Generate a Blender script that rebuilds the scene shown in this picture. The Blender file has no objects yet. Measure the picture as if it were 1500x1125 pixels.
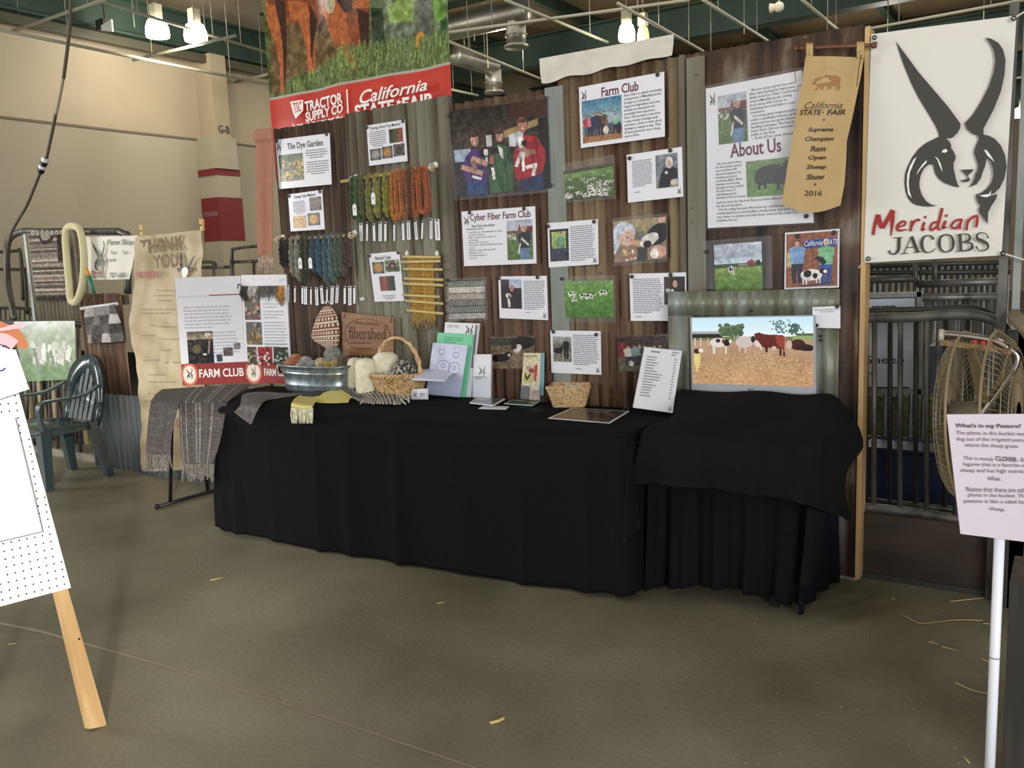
import bpy, bmesh, math, random
import numpy as np
from mathutils import Vector, Matrix
random.seed(7); rng = np.random.default_rng(7)
S = bpy.context.scene; COL = S.collection
PI = math.pi
# ---------------------------------------------------------------- camera
F = 1260.0                                     # focal length in pixels of the 1500x1125 frame
YAW, PIT, ROL = math.radians(33.34), math.radians(8.02), math.radians(-2.2)
CAM = np.array([0, -4.32, 1.62])
_s, _c = math.sin(YAW), math.cos(YAW)
FW = np.array([-_s*math.cos(PIT), _c*math.cos(PIT), -math.sin(PIT)])
_r0 = np.array([_c, _s, 0.]); _u0 = np.cross(_r0, FW)
RT = math.cos(ROL)*_r0+math.sin(ROL)*_u0; UP = -math.sin(ROL)*_r0+math.cos(ROL)*_u0
cd = bpy.data.cameras.new('camera'); cam = bpy.data.objects.new('camera', cd); COL.objects.link(cam)
cd.sensor_width = 36; cd.lens = F*36/1500; cd.clip_start = .05; cd.clip_end = 200
cam.matrix_world = Matrix([[RT[i], UP[i], -FW[i], CAM[i]] for i in range(3)]+[[0, 0, 0, 1]])
S.camera = cam
# ---------------------------------------------------------------- light and exposure
S.view_settings.view_transform = 'Standard'; S.view_settings.look = 'None'
S.view_settings.gamma = 1; S.view_settings.use_curve_mapping = False
S.view_settings.exposure = 0.0
W = bpy.data.worlds.new('world'); S.world = W; W.use_nodes = True
W.node_tree.nodes['Background'].inputs[0].default_value = (.95, .97, 1, 1)
W.node_tree.nodes['Background'].inputs[1].default_value = 1.0
def area(name, loc, target, sx, sy, power, col):
    l = bpy.data.lights.new(name, 'AREA'); l.shape = 'RECTANGLE'; l.size = sx; l.size_y = sy
    l.energy = power; l.spread = PI; l.color = col
    o = bpy.data.objects.new(name, l); COL.objects.link(o); o.location = loc
    o.rotation_euler = (Vector(target)-Vector(loc)).to_track_quat('-Z', 'Y').to_euler()
    return o
area('daylight_door_left', (-11.8, -4.6, 2.0), (-3, -2.2, .9), 3.0, 3.2, 420, (.98, .985, 1))
area('overhead_fill_front_left', (-6, -5.5, 6.1), (-6, -5.3, 0), 6, 4, 80, (1, .97, .92))  # fill light added overhead to brighten the floor, no roof opening here
area('overhead_fill_front_right', (2, -6.5, 6.1), (2, -6.3, 0), 5, 4, 40, (1, .95, .86))  # weaker added fill from above for the right side of the floor
area('overhead_fill_rear', (-4, 9, 5.2), (-4, 9.1, 0), 12, 8, 420, (1, .95, .84))  # broad fill added under the roof to lift the background
area('daylight_door_right', (5.6, -8.2, 2.5), (-2.6, -1.4, 1.2), 4, 3.4, 640, (.97, .98, 1))
def pt_light(loc, p, col=(1, .86, .66)):
    l = bpy.data.lights.new('lamp_and_fill_glow', 'POINT'); l.energy = p; l.color = col; l.shadow_soft_size = .15
    o = bpy.data.objects.new('lamp_and_fill_glow', l); COL.objects.link(o); o.location = loc
_sp = bpy.data.lights.new('pegboard_spot', 'SPOT'); _sp.energy = 4200; _sp.spot_size = math.radians(13); _sp.spot_blend = .6; _sp.shadow_soft_size = .25; _sp.color = (1, .98, .94)  # narrow spot added to brighten the pegboard, standing in for sunlight
_so = bpy.data.objects.new('pegboard_spot', _sp); COL.objects.link(_so); _so.location = (5.2, -9.2, 3.2); _so.rotation_euler = (Vector((-3.05, -2.9, .75))-Vector((5.2, -9.2, 3.2))).to_track_quat('-Z', 'Y').to_euler()
for _p in [(-6, -3.5, 5), (-1.5, -1.5, 5), (-9, -1, 5), (-2.5, 5, 4.9), (-8, 8, 5.0), (1.5, 3.5, 4.9), (-3, 13, 4.9)]: pt_light(_p, 75 if _p[1] > 0 else 42, (1, .93, .83))  # extra point lights without fittings, added so the ceiling is lit
# ---------------------------------------------------------------- pixel of the photo -> a point on a real plane
def ray(x, y): return FW+RT*((x-750)/F)-UP*((y-562.5)/F)
def onY(x, y, Y=0.):
    d = ray(x, y); return CAM+d*((Y-CAM[1])/d[1])
def onZ(x, y, Z=0.):
    d = ray(x, y); return CAM+d*((Z-CAM[2])/d[2])
def onX(x, y, X=0.):
    d = ray(x, y); return CAM+d*((X-CAM[0])/d[0])
def onP(x, y, P, N):
    d = ray(x, y); N = np.array(N, float); return CAM+d*(((np.array(P)-CAM)@N)/(d@N))
def atD(x, y, D): return CAM+ray(x, y)*D
TH = .80                                       # table height
def T(x, y, h=TH): return onZ(x, y, h)
# ---------------------------------------------------------------- colours and materials
def c(r, g=None, b=None):
    if g is None: r, g, b = r
    f = lambda v: (v/255/12.92) if v/255 <= .04045 else ((v/255+.055)/1.055)**2.4
    return (f(r), f(g), f(b), 1)
MATS = {}
def M(name, col, rough=.6, metal=0, cols=None, scale=(4, 4, 4), detail=5, bump=0, bscale=(60, 60, 60), coat=0, spec=.5, alpha=1, emit=0, ramp=(.35, .65), sheen=0):
    if name in MATS: return MATS[name]
    m = bpy.data.materials.new(name); m.use_nodes = True; nt = m.node_tree; n = nt.nodes; L = nt.links
    b = n['Principled BSDF']; b.inputs['Base Color'].default_value = c(col); b.inputs['Roughness'].default_value = rough
    b.inputs['Metallic'].default_value = metal; b.inputs['Specular IOR Level'].default_value = spec
    b.inputs['Coat Weight'].default_value = coat; b.inputs['Coat Roughness'].default_value = .08
    if sheen: b.inputs['Sheen Weight'].default_value = sheen
    if alpha < 1: b.inputs['Alpha'].default_value = alpha
    if emit: b.inputs['Emission Color'].default_value = c(col); b.inputs['Emission Strength'].default_value = emit
    tc = n.new('ShaderNodeTexCoord')
    def noise(sc, det):
        mp = n.new('ShaderNodeMapping'); mp.inputs['Scale'].default_value = sc; L.new(tc.outputs['Object'], mp.inputs[0])
        t = n.new('ShaderNodeTexNoise'); t.inputs['Scale'].default_value = 1; t.inputs['Detail'].default_value = det; L.new(mp.outputs[0], t.inputs[0]); return t
    if cols:
        t = noise(scale, detail); cr = n.new('ShaderNodeValToRGB'); L.new(t.outputs['Fac'], cr.inputs[0])
        k = len(cols); lo, hi = ramp
        e = cr.color_ramp.elements
        e[0].position = lo; e[0].color = c(cols[0]); e[1].position = hi; e[1].color = c(cols[-1])
        for i in range(1, k-1):
            q = e.new(lo+(hi-lo)*i/(k-1)); q.color = c(cols[i])
        L.new(cr.outputs[0], b.inputs['Base Color'])
    if bump:
        t = noise(bscale, 3); bp = n.new('ShaderNodeBump'); bp.inputs['Strength'].default_value = bump; bp.inputs['Distance'].default_value = .01
        L.new(t.outputs['Fac'], bp.inputs['Height']); L.new(bp.outputs[0], b.inputs['Normal'])
    MATS[name] = m; return m
def MV(name, rough=.4, coat=0, emit=0, bump=0, bscale=(80, 80, 80), clear=0):
    """material that reads the colours printed or dyed on the mesh"""
    if name in MATS: return MATS[name]
    m = M(name, (200, 200, 200), rough=rough, coat=coat, bump=bump, bscale=bscale); n = m.node_tree.nodes; L = m.node_tree.links; b = n['Principled BSDF']
    a = n.new('ShaderNodeVertexColor'); a.layer_name = 'Col'; L.new(a.outputs[0], b.inputs['Base Color'])
    if emit:
        L.new(a.outputs[0], b.inputs['Emission Color']); b.inputs['Emission Strength'].default_value = emit
        b.inputs['Base Color'].default_value = (0, 0, 0, 1)
        for l in list(b.inputs['Base Color'].links): L.remove(l)
    return m
# ---------------------------------------------------------------- objects
def tag(o, label=None, cat=None, group=None, kind=None):
    for k, v in (('label', label), ('category', cat), ('group', group), ('kind', kind)):
        if v: o[k] = v
    return o
def thing(name, label, cat, loc, group=None):
    o = bpy.data.objects.new(name, None); COL.objects.link(o); o.empty_display_size = .1
    o.location = tuple(float(v) for v in loc); return tag(o, label, cat, group)
def rootloc(p):
    while p.parent: p = p.parent
    return np.array(p.location)
class MB:
    def __init__(s): s.v = []; s.f = []
    def add(s, vs, fs):
        k = len(s.v); s.v += [tuple(float(a) for a in p) for p in vs]; s.f += [tuple(i+k for i in f) for f in fs]; return s
    def box(s, lo, hi):
        x0, y0, z0 = lo; x1, y1, z1 = hi
        return s.add([(x0,y0,z0),(x1,y0,z0),(x1,y1,z0),(x0,y1,z0),(x0,y0,z1),(x1,y0,z1),(x1,y1,z1),(x0,y1,z1)],
              [(3,2,1,0),(4,5,6,7),(0,1,5,4),(1,2,6,5),(2,3,7,6),(3,0,4,7)])
    def hexa(s, a, b):
        """a, b: matching quads (4 points each) of the two ends"""
        return s.add(list(a)+list(b), [(3,2,1,0),(4,5,6,7),(0,1,5,4),(1,2,6,5),(2,3,7,6),(3,0,4,7)])
    def bar(s, p, q, w, h, up=(0, 0, 1)):
        p = np.array(p, float); q = np.array(q, float); d = q-p; d /= np.linalg.norm(d)
        a = np.cross(d, np.array(up, float))
        if np.linalg.norm(a) < 1e-4: a = np.cross(d, np.array((0, 1., 0)))
        a /= np.linalg.norm(a); b = np.cross(a, d)
        o = [-a*w/2-b*h/2, a*w/2-b*h/2, a*w/2+b*h/2, -a*w/2+b*h/2]
        return s.hexa([p+k for k in o], [q+k for k in o])
    def tube(s, pts, r, n=8, closed=False, cap=True):
        pts = [np.array(p, float) for p in pts]; k = len(pts); rs = r if hasattr(r, '__len__') else [r]*k
        base = len(s.v); prev = None; vs = []
        for i, p in enumerate(pts):
            a = pts[(i-1) % k] if (closed or i > 0) else p; b = pts[(i+1) % k] if (closed or i < k-1) else p
            d = b-a; d = d/(np.linalg.norm(d)+1e-12)
            if prev is None:
                t = np.array((0, 0, 1.)) if abs(d[2]) < .9 else np.array((1., 0, 0)); e = np.cross(d, t)
            else: e = prev-d*(prev@d)
            e = e/(np.linalg.norm(e)+1e-12); prev = e; g = np.cross(d, e)
            for j in range(n):
                an = 2*PI*j/n; vs.append(p+(e*math.cos(an)+g*math.sin(an))*rs[i])
        fs = []
        for i in range(k if closed else k-1):
            for j in range(n):
                i2 = (i+1) % k; fs.append((i*n+j, i*n+(j+1) % n, i2*n+(j+1) % n, i2*n+j))
        if cap and not closed: fs += [tuple(range(n))[::-1], tuple((k-1)*n+j for j in range(n))]
        return s.add(vs, fs)
    def lathe(s, prof, o=(0, 0, 0), n=24, sx=1, sy=1, flip=False):
        vs = [(o[0]+r*math.cos(2*PI*j/n)*sx, o[1]+r*math.sin(2*PI*j/n)*sy, o[2]+z) for r, z in prof for j in range(n)]
        fs = [(i*n+j, i*n+(j+1) % n, (i+1)*n+(j+1) % n, (i+1)*n+j) for i in range(len(prof)-1) for j in range(n)]
        return s.add(vs, fs)
    def disc(s, o, nrm, r, n=12, th=.004):
        nrm = np.array(nrm, float); nrm /= np.linalg.norm(nrm); o = np.array(o, float)
        return s.tube([o, o+nrm*th*.7, o+nrm*th], [r, r, r*.7], n)
    def ball(s, o, r, n=12, m=8):
        r = r if hasattr(r, '__len__') else (r, r, r)
        vs = [(o[0]+r[0]*math.sin(PI*i/m)*math.cos(2*PI*j/n), o[1]+r[1]*math.sin(PI*i/m)*math.sin(2*PI*j/n), o[2]+r[2]*math.cos(PI*i/m)) for i in range(m+1) for j in range(n)]
        return s.add(vs, [(i*n+j, (i+1)*n+j, (i+1)*n+(j+1) % n, i*n+(j+1) % n) for i in range(m) for j in range(n)])
    def build(s, name, mat, parent=None, smooth=False, local=False, label=None, cat=None, group=None, kind=None, loc=None):
        me = bpy.data.meshes.new(name); v = np.array(s.v, float).reshape(-1, 3)
        o = bpy.data.objects.new(name, me)
        if parent is not None: off = np.zeros(3) if local else rootloc(parent); o.parent = parent
        else:
            if loc is None: loc = np.array([(v[:, 0].min()+v[:, 0].max())/2, (v[:, 1].min()+v[:, 1].max())/2, v[:, 2].min()])
            off = np.array(loc, float); o.location = tuple(off)
        me.from_pydata((v-off).tolist(), [], s.f); me.materials.append(mat)
        if smooth: me.polygons.foreach_set('use_smooth', [True]*len(me.polygons))
        me.update(); COL.objects.link(o); return tag(o, label, cat, group, kind)
def struct(mb, name, mat, **k): return mb.build(name, mat, kind='structure', **k)
def copy_tree(o, parent=None):
    d = o.copy(); COL.objects.link(d)
    if parent: d.parent = parent
    for ch in [x for x in bpy.data.objects if x.parent == o]: copy_tree(ch, d)
    return d
ORD = ['first','second','third','fourth','fifth','sixth','seventh','eighth','ninth','tenth','eleventh','twelfth','thirteenth','fourteenth','fifteenth','sixteenth']
# ---------------------------------------------------------------- canvas: colours printed on a fine grid mesh
def vnoise(h, w, k, r=None):
    r = r or rng; kh = max(2, int(k*h/max(h, w))+2); kw = max(2, int(k*w/max(h, w))+2)
    g = r.random((kh+1, kw+1)); y = np.linspace(0, kh-1e-6, h); x = np.linspace(0, kw-1e-6, w)
    yi = y.astype(int); xi = x.astype(int); fy = (y-yi)[:, None]; fx = (x-xi)[None]
    return (g[yi][:, xi]*(1-fy)*(1-fx)+g[yi][:, xi+1]*(1-fy)*fx+g[yi+1][:, xi]*fy*(1-fx)+g[yi+1][:, xi+1]*fy*fx)-.5
class Cv:
    def __init__(s, w, h, col=(255, 255, 255)):
        s.w, s.h = w, h; s.a = np.ones((h, w, 3))*np.array(col, float)
        s.X, s.Y = np.meshgrid((np.arange(w))/(w-1), (np.arange(h))/(h-1))
    def put(s, m, col): s.a[m] = col; return s
    def grad(s, y0, y1, c0, c1, x0=0, x1=1):
        m = (s.Y >= y0) & (s.Y <= y1) & (s.X >= x0) & (s.X <= x1); t = ((s.Y-y0)/(y1-y0))[..., None]
        g = np.array(c0)*(1-t)+np.array(c1)*t; s.a[m] = g[m]; return s
    def rect(s, x0, y0, x1, y1, col): return s.put((s.X >= x0) & (s.X <= x1) & (s.Y >= y0) & (s.Y <= y1), col)
    def ell(s, x, y, rx, ry, col, rot=0):
        dx, dy = s.X-x, s.Y-y; cr, sr = math.cos(rot), math.sin(rot)
        return s.put(((dx*cr+dy*sr)/rx)**2+((-dx*sr+dy*cr)/ry)**2 <= 1, col)
    def poly(s, P, col):
        m = np.zeros(s.X.shape, bool); n = len(P)
        for i in range(n):
            (x0, y0), (x1, y1) = P[i], P[(i+1) % n]
            if y0 == y1: continue
            k = ((s.Y >= min(y0, y1)) & (s.Y < max(y0, y1))) & (s.X < x0+(s.Y-y0)*(x1-x0)/(y1-y0)); m ^= k
        return s.put(m, col)
    def line(s, x0, y0, x1, y1, w, col):
        dx, dy = x1-x0, y1-y0; L = math.hypot(dx, dy)+1e-9; nx, ny = -dy/L*w/2, dx/L*w/2
        return s.poly([(x0+nx, y0+ny), (x1+nx, y1+ny), (x1-nx, y1-ny), (x0-nx, y0-ny)], col)
    def noise(s, amp, k, y0=0, y1=1, x0=0, x1=1, ky=1):
        m = (s.Y >= y0) & (s.Y <= y1) & (s.X >= x0) & (s.X <= x1)
        s.a[m] += (vnoise(s.h, s.w, k)[..., None]*amp)[m]; return s
    def dots(s, n, x0, y0, x1, y1, r, cols):
        for _ in range(n):
            s.ell(random.uniform(x0, x1), random.uniform(y0, y1), r*random.uniform(.6, 1.3), r*random.uniform(.6, 1.3), random.choice(cols))
        return s
    def sheep(s, x, y, k, flip=1, body=(235, 230, 222), spot=(25, 22, 20), asp=1.3):
        for q in (-.32, -.2, .22, .34): s.rect(x+q*k-.03*k, y, x+q*k+.03*k, y+.42*k*asp, body)
        s.ell(x, y, .42*k, .24*k*asp, body)
        s.ell(x-.15*k*flip, y-.05*k, .16*k, .15*k*asp, spot); s.ell(x+.15*k*flip, y+.04*k, .1*k, .12*k*asp, spot)
        s.ell(x+.46*k*flip, y-.14*k*asp, .15*k, .12*k*asp, spot); s.ell(x+.54*k*flip, y-.12*k*asp, .07*k, .07*k*asp, body)
        return s
    def person(s, x, y, h, shirt, pants, skin=(205, 150, 120), hair=(60, 40, 30), w=.26, asp=1.):
        """y = feet"""
        W_ = h*w*asp
        s.poly([(x-W_*.32, y), (x-W_*.4, y-h*.48), (x+W_*.4, y-h*.48), (x+W_*.32, y), (x+W_*.06, y), (x, y-h*.4), (x-W_*.06, y)], pants)
        s.poly([(x-W_*.4, y-h*.45), (x-W_*.55, y-h*.8), (x-W_*.2, y-h*.86), (x+W_*.2, y-h*.86), (x+W_*.55, y-h*.8), (x+W_*.4, y-h*.45)], shirt)
        s.ell(x, y-h*.935, h*.062*asp, h*.075, hair); s.ell(x, y-h*.915, h*.05*asp, h*.06, skin); return s
def surf(cv, f, name, mat, parent=None, local=False, thick=0, **k):
    """grid mesh with the canvas colours; f(S, T) -> array (..., 3)"""
    P = f(cv.X, cv.Y).reshape(-1, 3); h, w = cv.h, cv.w
    i = np.arange(h*w).reshape(h, w); q = np.stack([i[:-1, :-1], i[1:, :-1], i[1:, 1:], i[:-1, 1:]], -1).reshape(-1, 4)
    me = bpy.data.meshes.new(name); o = bpy.data.objects.new(name, me)
    if parent is not None: off = np.zeros(3) if local else rootloc(parent); o.parent = parent
    else:
        off = np.array([P[:, 0].mean(), P[:, 1].mean(), P[:, 2].min()]); o.location = tuple(off)
    P = P-off; n = len(P)
    me.vertices.add(n); me.vertices.foreach_set('co', P.astype(np.float32).ravel())
    me.loops.add(q.size); me.loops.foreach_set('vertex_index', q.ravel().astype(np.int32))
    me.polygons.add(len(q)); me.polygons.foreach_set('loop_start', np.arange(0, q.size, 4, dtype=np.int32))
    me.update(calc_edges=True)
    a = np.clip(cv.a, 0, 255)/255; a = np.where(a <= .04045, a/12.92, ((a+.055)/1.055)**2.4).reshape(-1, 3)
    at = me.color_attributes.new('Col', 'FLOAT_COLOR', 'POINT')
    at.data.foreach_set('color', np.concatenate([a, np.ones((n, 1))], 1).astype(np.float32).ravel())
    me.polygons.foreach_set('use_smooth', [True]*len(me.polygons))
    me.materials.append(mat); me.validate(); me.update(); COL.objects.link(o)
    tag(o, k.get('label'), k.get('cat'), k.get('group'), k.get('kind'))
    if thick:
        md = o.modifiers.new('solid', 'SOLIDIFY'); md.thickness = thick; md.offset = 0
    return o
# ---------------------------------------------------------------- quads and lettering
class Quad:
    def __init__(s, tl, tr, br, bl, n=None):
        s.p = [np.array(q, float) for q in (tl, tr, br, bl)]
        n = np.cross(s.p[3]-s.p[0], s.p[1]-s.p[0]); s.n = n/np.linalg.norm(n)
        if (s.p[0]-CAM)@s.n > 0: s.n = -s.n
    def __call__(s, u, v, n=0.):
        u = np.asarray(u, float)[..., None]; v = np.asarray(v, float)[..., None]; a, b, d, e = s.p
        return a*(1-u)*(1-v)+b*u*(1-v)+d*u*v+e*(1-u)*v+s.n*np.asarray(n, float)[..., None]
    def slab(s, mb, n0, n1, b=(0, 0, 1, 1)):
        u0, v0, u1, v1 = b; q = [(u0, v1), (u1, v1), (u1, v0), (u0, v0)]
        return mb.hexa([s(u, v, n0) for u, v in q], [s(u, v, n1) for u, v in q])
    def pic(s, cv, box, n, name='photo', mat=None, parent=None, shade=1, **k):
        u0, v0, u1, v1 = box
        if mat is None: mat = print_gloss
        if shade: cv.a *= 1+shade*(.22*vnoise(cv.h, cv.w, 9)[..., None]+.24*vnoise(cv.h, cv.w, 26)[..., None]+.2*vnoise(cv.h, cv.w, 70)[..., None])
        if shade: g = cv.a.mean(-1, keepdims=True); cv.a = (g+(cv.a-g)*.82)*.94
        return surf(cv, lambda a, b: s(u0+a*(u1-u0), v0+b*(v1-v0), n), name, mat, parent, **k)
def qy(pts, Y): return Quad(*[onY(x, y, Y) for x, y in pts])
_tx = {}
def glyphs(s, bold=0, shear=0, align='LEFT', sp=1.0, serif=False):
    k = (s, bold, shear, align, sp, serif)
    if k in _tx: return _tx[k]
    cu = bpy.data.curves.new('t', 'FONT'); cu.body = s; cu.size = 1; cu.offset = bold; cu.shear = shear; cu.align_x = align
    cu.resolution_u = 3 if len(s) < 40 else 1; cu.space_line = sp; cu.fill_mode = 'FRONT'
    o = bpy.data.objects.new('t', cu); me = bpy.data.meshes.new_from_object(o)
    v = np.zeros(len(me.vertices)*3, np.float32); me.vertices.foreach_get('co', v); v = v.reshape(-1, 3)[:, :2]
    f = [tuple(p.vertices) for p in me.polygons]
    if serif:                                      # slab serifs on every flat stem end
        cnt = {}
        for p in f:
            for a_, b_ in zip(p, p[1:]+p[:1]): e_ = (min(a_, b_), max(a_, b_)); cnt[e_] = cnt.get(e_, 0)+1
        ad = []
        for (a_, b_), n_ in cnt.items():
            if n_ == 1 and abs(v[a_][1]-v[b_][1]) < .004 and .04 < abs(v[a_][0]-v[b_][0]) < .17:
                x0, x1, y = min(v[a_][0], v[b_][0]), max(v[a_][0], v[b_][0]), v[a_][1]; up_ = 1 if y < .1 else -1
                if y < .04 or y > .42: ad.append((x0-.045, x1+.045, y, y+.035*up_))
        for x0, x1, ya, yb in ad:
            n0 = len(v); v = np.vstack([v, [(x0, ya), (x1, ya), (x1, yb), (x0, yb)]]); f.append((n0, n0+1, n0+2, n0+3))
    bpy.data.objects.remove(o); bpy.data.curves.remove(cu); bpy.data.meshes.remove(me)
    lo = v.min(0); hi = v.max(0); v = (v-lo)/(hi-lo); v[:, 1] = 1-v[:, 1]; _tx[k] = (v, f, (hi-lo)); return _tx[k]
def text(mb, q, s, box, n=.003, bold=0, shear=0, align='LEFT', sp=1.0, serif=False):
    v, f, wh = glyphs(s, bold, shear, align, sp, serif); u0, v0, u1, v1 = box
    mb.add(q(u0+v[:, 0]*(u1-u0), v0+v[:, 1]*(v1-v0), n), f); return mb
def tri(P):
    from mathutils.geometry import tessellate_polygon
    return [tuple(t) for t in tessellate_polygon([[Vector((x, y, 0)) for x, y in P]])]
def shape(mb, f, P): mb.add([f(x, y) for x, y in P], tri(P)); return mb
def ribbon(mb, f, P, w):
    P = [np.array(p, float) for p in P]; k = len(P); ws = w if hasattr(w, '__len__') else [w]*k; V = []
    for i, p in enumerate(P):
        d = P[min(i+1, k-1)]-P[max(i-1, 0)]; d /= np.linalg.norm(d)+1e-9; nn = np.array([-d[1], d[0]])*ws[i]/2
        V += [f(*(p+nn)), f(*(p-nn))]
    return mb.add(V, [(2*i, 2*i+1, 2*i+3, 2*i+2) for i in range(k-1)])
def smooth_path(P, n=6, closed=False):
    P = [np.array(p, float) for p in P]; k = len(P); out = []
    for i in range(k if closed else k-1):
        g = lambda j: P[j % k] if closed else P[min(max(j, 0), k-1)]
        a, b, d, e = g(i-1), g(i), g(i+1), g(i+2)
        for j in range(n):
            t = j/n; out.append(.5*((2*b)+(d-a)*t+(2*a-5*b+4*d-e)*t*t+(3*b-a-3*d+e)*t**3))
    if not closed: out.append(P[-1])
    return out
def greek(mb, q, box, rows, n=.003, fill=1.0, seed=0, h=.42, center=False, last=.6, wl=(.05, .16)):
    """lines of print too small to read"""
    r = random.Random(seed); u0, v0, u1, v1 = box; dv = (v1-v0)/rows
    for i in range(rows):
        end = u0+(u1-u0)*(r.uniform(.88, 1)*fill if i < rows-1 else last); u = u0
        if center: g = (u1-end)/2; u += g; end += g
        while u < end-.01:
            w = r.uniform(*wl)*(u1-u0); e = min(u+w, end); y = v0+dv*(i+.3)
            mb.add([q(u, y, n), q(u, y+dv*h, n), q(e, y+dv*h, n), q(e, y, n)], [(0, 1, 2, 3)]); u = e+.02*(u1-u0)
    return mb
# ---------------------------------------------------------------- the ram-head mark
LOGO = [[(296,-728),(340,-666),(400,-586),(480,-476),(600,-336),(720,-196),(827,-51),(825,-16),(800,29),(755,69),(700,69),(650,64),(648,29),(620,-36),(560,-136),(480,-266),(420,-386),(370,-506),(330,-616)],
 [(640,60),(700,66),(735,95),(750,125),(750,150),(770,180),(787,215),(785,245),(770,270),(770,320),(780,360),(790,410),(805,450),(820,473),(780,468),(740,455),(690,435),(650,405),(620,365),(608,320),(605,295),(590,282),(560,290),(525,320),(500,370),(488,430),(490,480),(510,540),(545,590),(590,618),(632,625),(590,633),(530,632),(470,622),(430,605),(395,565),(375,510),(366,440),(368,380),(380,330),(400,285),(430,225),(480,160),(540,110),(600,80)],
 [(1030,-760),(1080,-751),(1140,-716),(1180,-656),(1198,-576),(1190,-456),(1160,-316),(1100,-166),(1017,-11),(1017,46),(975,59),(965,44),(920,29),(880,-6),(865,-56),(930,-126),(1000,-236),(1060,-356),(1100,-476),(1115,-576),(1100,-656),(1070,-716)],
 [(975,50),(1018,40),(1060,48),(1110,75),(1160,130),(1195,210),(1208,300),(1190,400),(1150,480),(1110,520),(1060,545),(1000,540),(955,532),(1000,520),(1050,480),(1085,430),(1098,370),(1095,320),(1078,260),(1050,220),(1040,250),(1030,300),(1010,350),(995,400),(960,450),(898,475),(925,440),(945,400),(950,370),(968,340),(972,290),(955,240),(940,190),(945,160),(960,120),(978,80)],
 [(952,530),(1000,552),(1060,552),(1130,528),(1120,570),(1080,630),(1055,680),(1050,780),(1020,730),(985,690),(978,660),(990,625),(965,590)],
 [(825,330),(938,325),(920,350),(890,375),(893,395),(910,410),(890,430),(850,430),(826,415),(860,412),(885,400),(878,380),(850,350)]]
LOGO_W = [[(670,185),(685,165),(705,158),(722,175),(700,190)],[(612,222),(640,235),(665,285),(680,350),(655,300),(635,245)],
 [(545,250),(548,270),(500,320),(465,370),(475,340),(510,290)],[(465,225),(440,280),(410,350),(400,430),(405,500),(425,565),(395,530),(385,450),(388,370),(410,300),(440,245)],
 [(1020,165),(1045,170),(1090,235),(1108,270),(1080,240),(1050,215)],[(990,540),(1060,530),(1080,500),(1075,535),(1050,555),(1010,553)]]
def logo(mb, q, box, n=.003):
    u0, v0, u1, v1 = box
    for i, P in enumerate(LOGO): shape(mb, lambda x, y: q(u0+(x-296)/912*(u1-u0), v0+(y+760)/1540*(v1-v0), n+.00015*i), P)
    return mb
# ================================================================ materials
concrete = M('concrete', (150, 140, 118), rough=.5, cols=[(98, 94, 76), (122, 117, 97), (141, 137, 116)], scale=(1.1, 1.1, 1.1), bump=.15, bscale=(40, 40, 40), ramp=(.3, .72))
beige = M('beige_paint', (190, 174, 146), rough=.75, cols=[(176, 160, 132), (193, 178, 150), (200, 186, 158)], scale=(.5, .35, .35), bump=.05)
beige_low = M('beige_lower_paint', (176, 166, 142), rough=.75, cols=[(163, 155, 132), (178, 169, 145), (184, 175, 152)], scale=(.5, .5, .2))
green_steel = M('green_steel', (62, 84, 72), rough=.6, cols=[(48, 68, 58), (66, 88, 76)], scale=(.8, .8, .8))
roofdeck = M('roof_deck', (120, 104, 78), rough=.8, cols=[(112, 98, 74), (150, 130, 98), (166, 146, 112)], scale=(.8, .3, .5))
conduit = M('painted_conduit', (150, 148, 128), rough=.5)
galv = M('galvanised', (140, 145, 142), rough=.45, metal=.5, cols=[(112, 118, 116), (146, 150, 146), (160, 163, 158)], scale=(9, 9, 4))
duct_m = M('duct_metal', (150, 148, 138), rough=.38, metal=.8, cols=[(126, 124, 112), (160, 158, 148)], scale=(3, 3, 3))
maroon = M('maroon_paint', (124, 34, 38), rough=.6)
rust1 = M('brown_rust', (80, 58, 46), rough=.7, metal=.15, cols=[(46, 38, 33), (74, 58, 48), (98, 78, 64), (124, 108, 92)], scale=(11, 11, .9), bump=.3, ramp=(.3, .75))
rust2 = M('grey_green_weathered', (120, 118, 100), rough=.62, metal=.25, cols=[(84, 62, 46), (110, 106, 90), (132, 130, 112), (142, 140, 124)], scale=(9, 9, .6), bump=.25, ramp=(.34, .66))
rust3 = M('red_rust', (106, 68, 48), rough=.7, metal=.15, cols=[(60, 46, 38), (90, 66, 51), (116, 88, 67), (142, 126, 106)], scale=(12, 12, .8), bump=.3, ramp=(.3, .75))
rust4 = M('tan_rust', (112, 88, 64), rough=.68, metal=.15, cols=[(66, 46, 34), (98, 72, 52), (128, 108, 82), (140, 124, 98)], scale=(8, 8, .6), bump=.3, ramp=(.32, .68))
rust5 = M('mottled_rust', (84, 68, 56), rough=.66, metal=.2, cols=[(38, 35, 33), (68, 54, 46), (96, 74, 60), (146, 138, 124)], scale=(7, 7, 2.2), bump=.35, ramp=(.34, .7))
zinc = M('zinc_strip', (128, 136, 130), rough=.45, metal=.35, cols=[(112, 120, 116), (134, 142, 136), (124, 124, 108)], scale=(10, 10, 1.5), ramp=(.3, .7))
zinc2 = M('weathered_zinc', (126, 130, 118), rough=.5, metal=.3, cols=[(98, 96, 76), (124, 128, 114), (142, 150, 146)], scale=(14, 14, 3), ramp=(.3, .7))
grey_wood = M('grey_post', (104, 98, 84), rough=.75, cols=[(84, 76, 62), (112, 106, 92)], scale=(12, 12, 1))
blue_grey = M('blue_grey_corrugated', (110, 118, 124), rough=.55, metal=.25, cols=[(92, 98, 104), (118, 126, 130), (132, 134, 130)], scale=(8, 8, 1.2))
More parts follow.
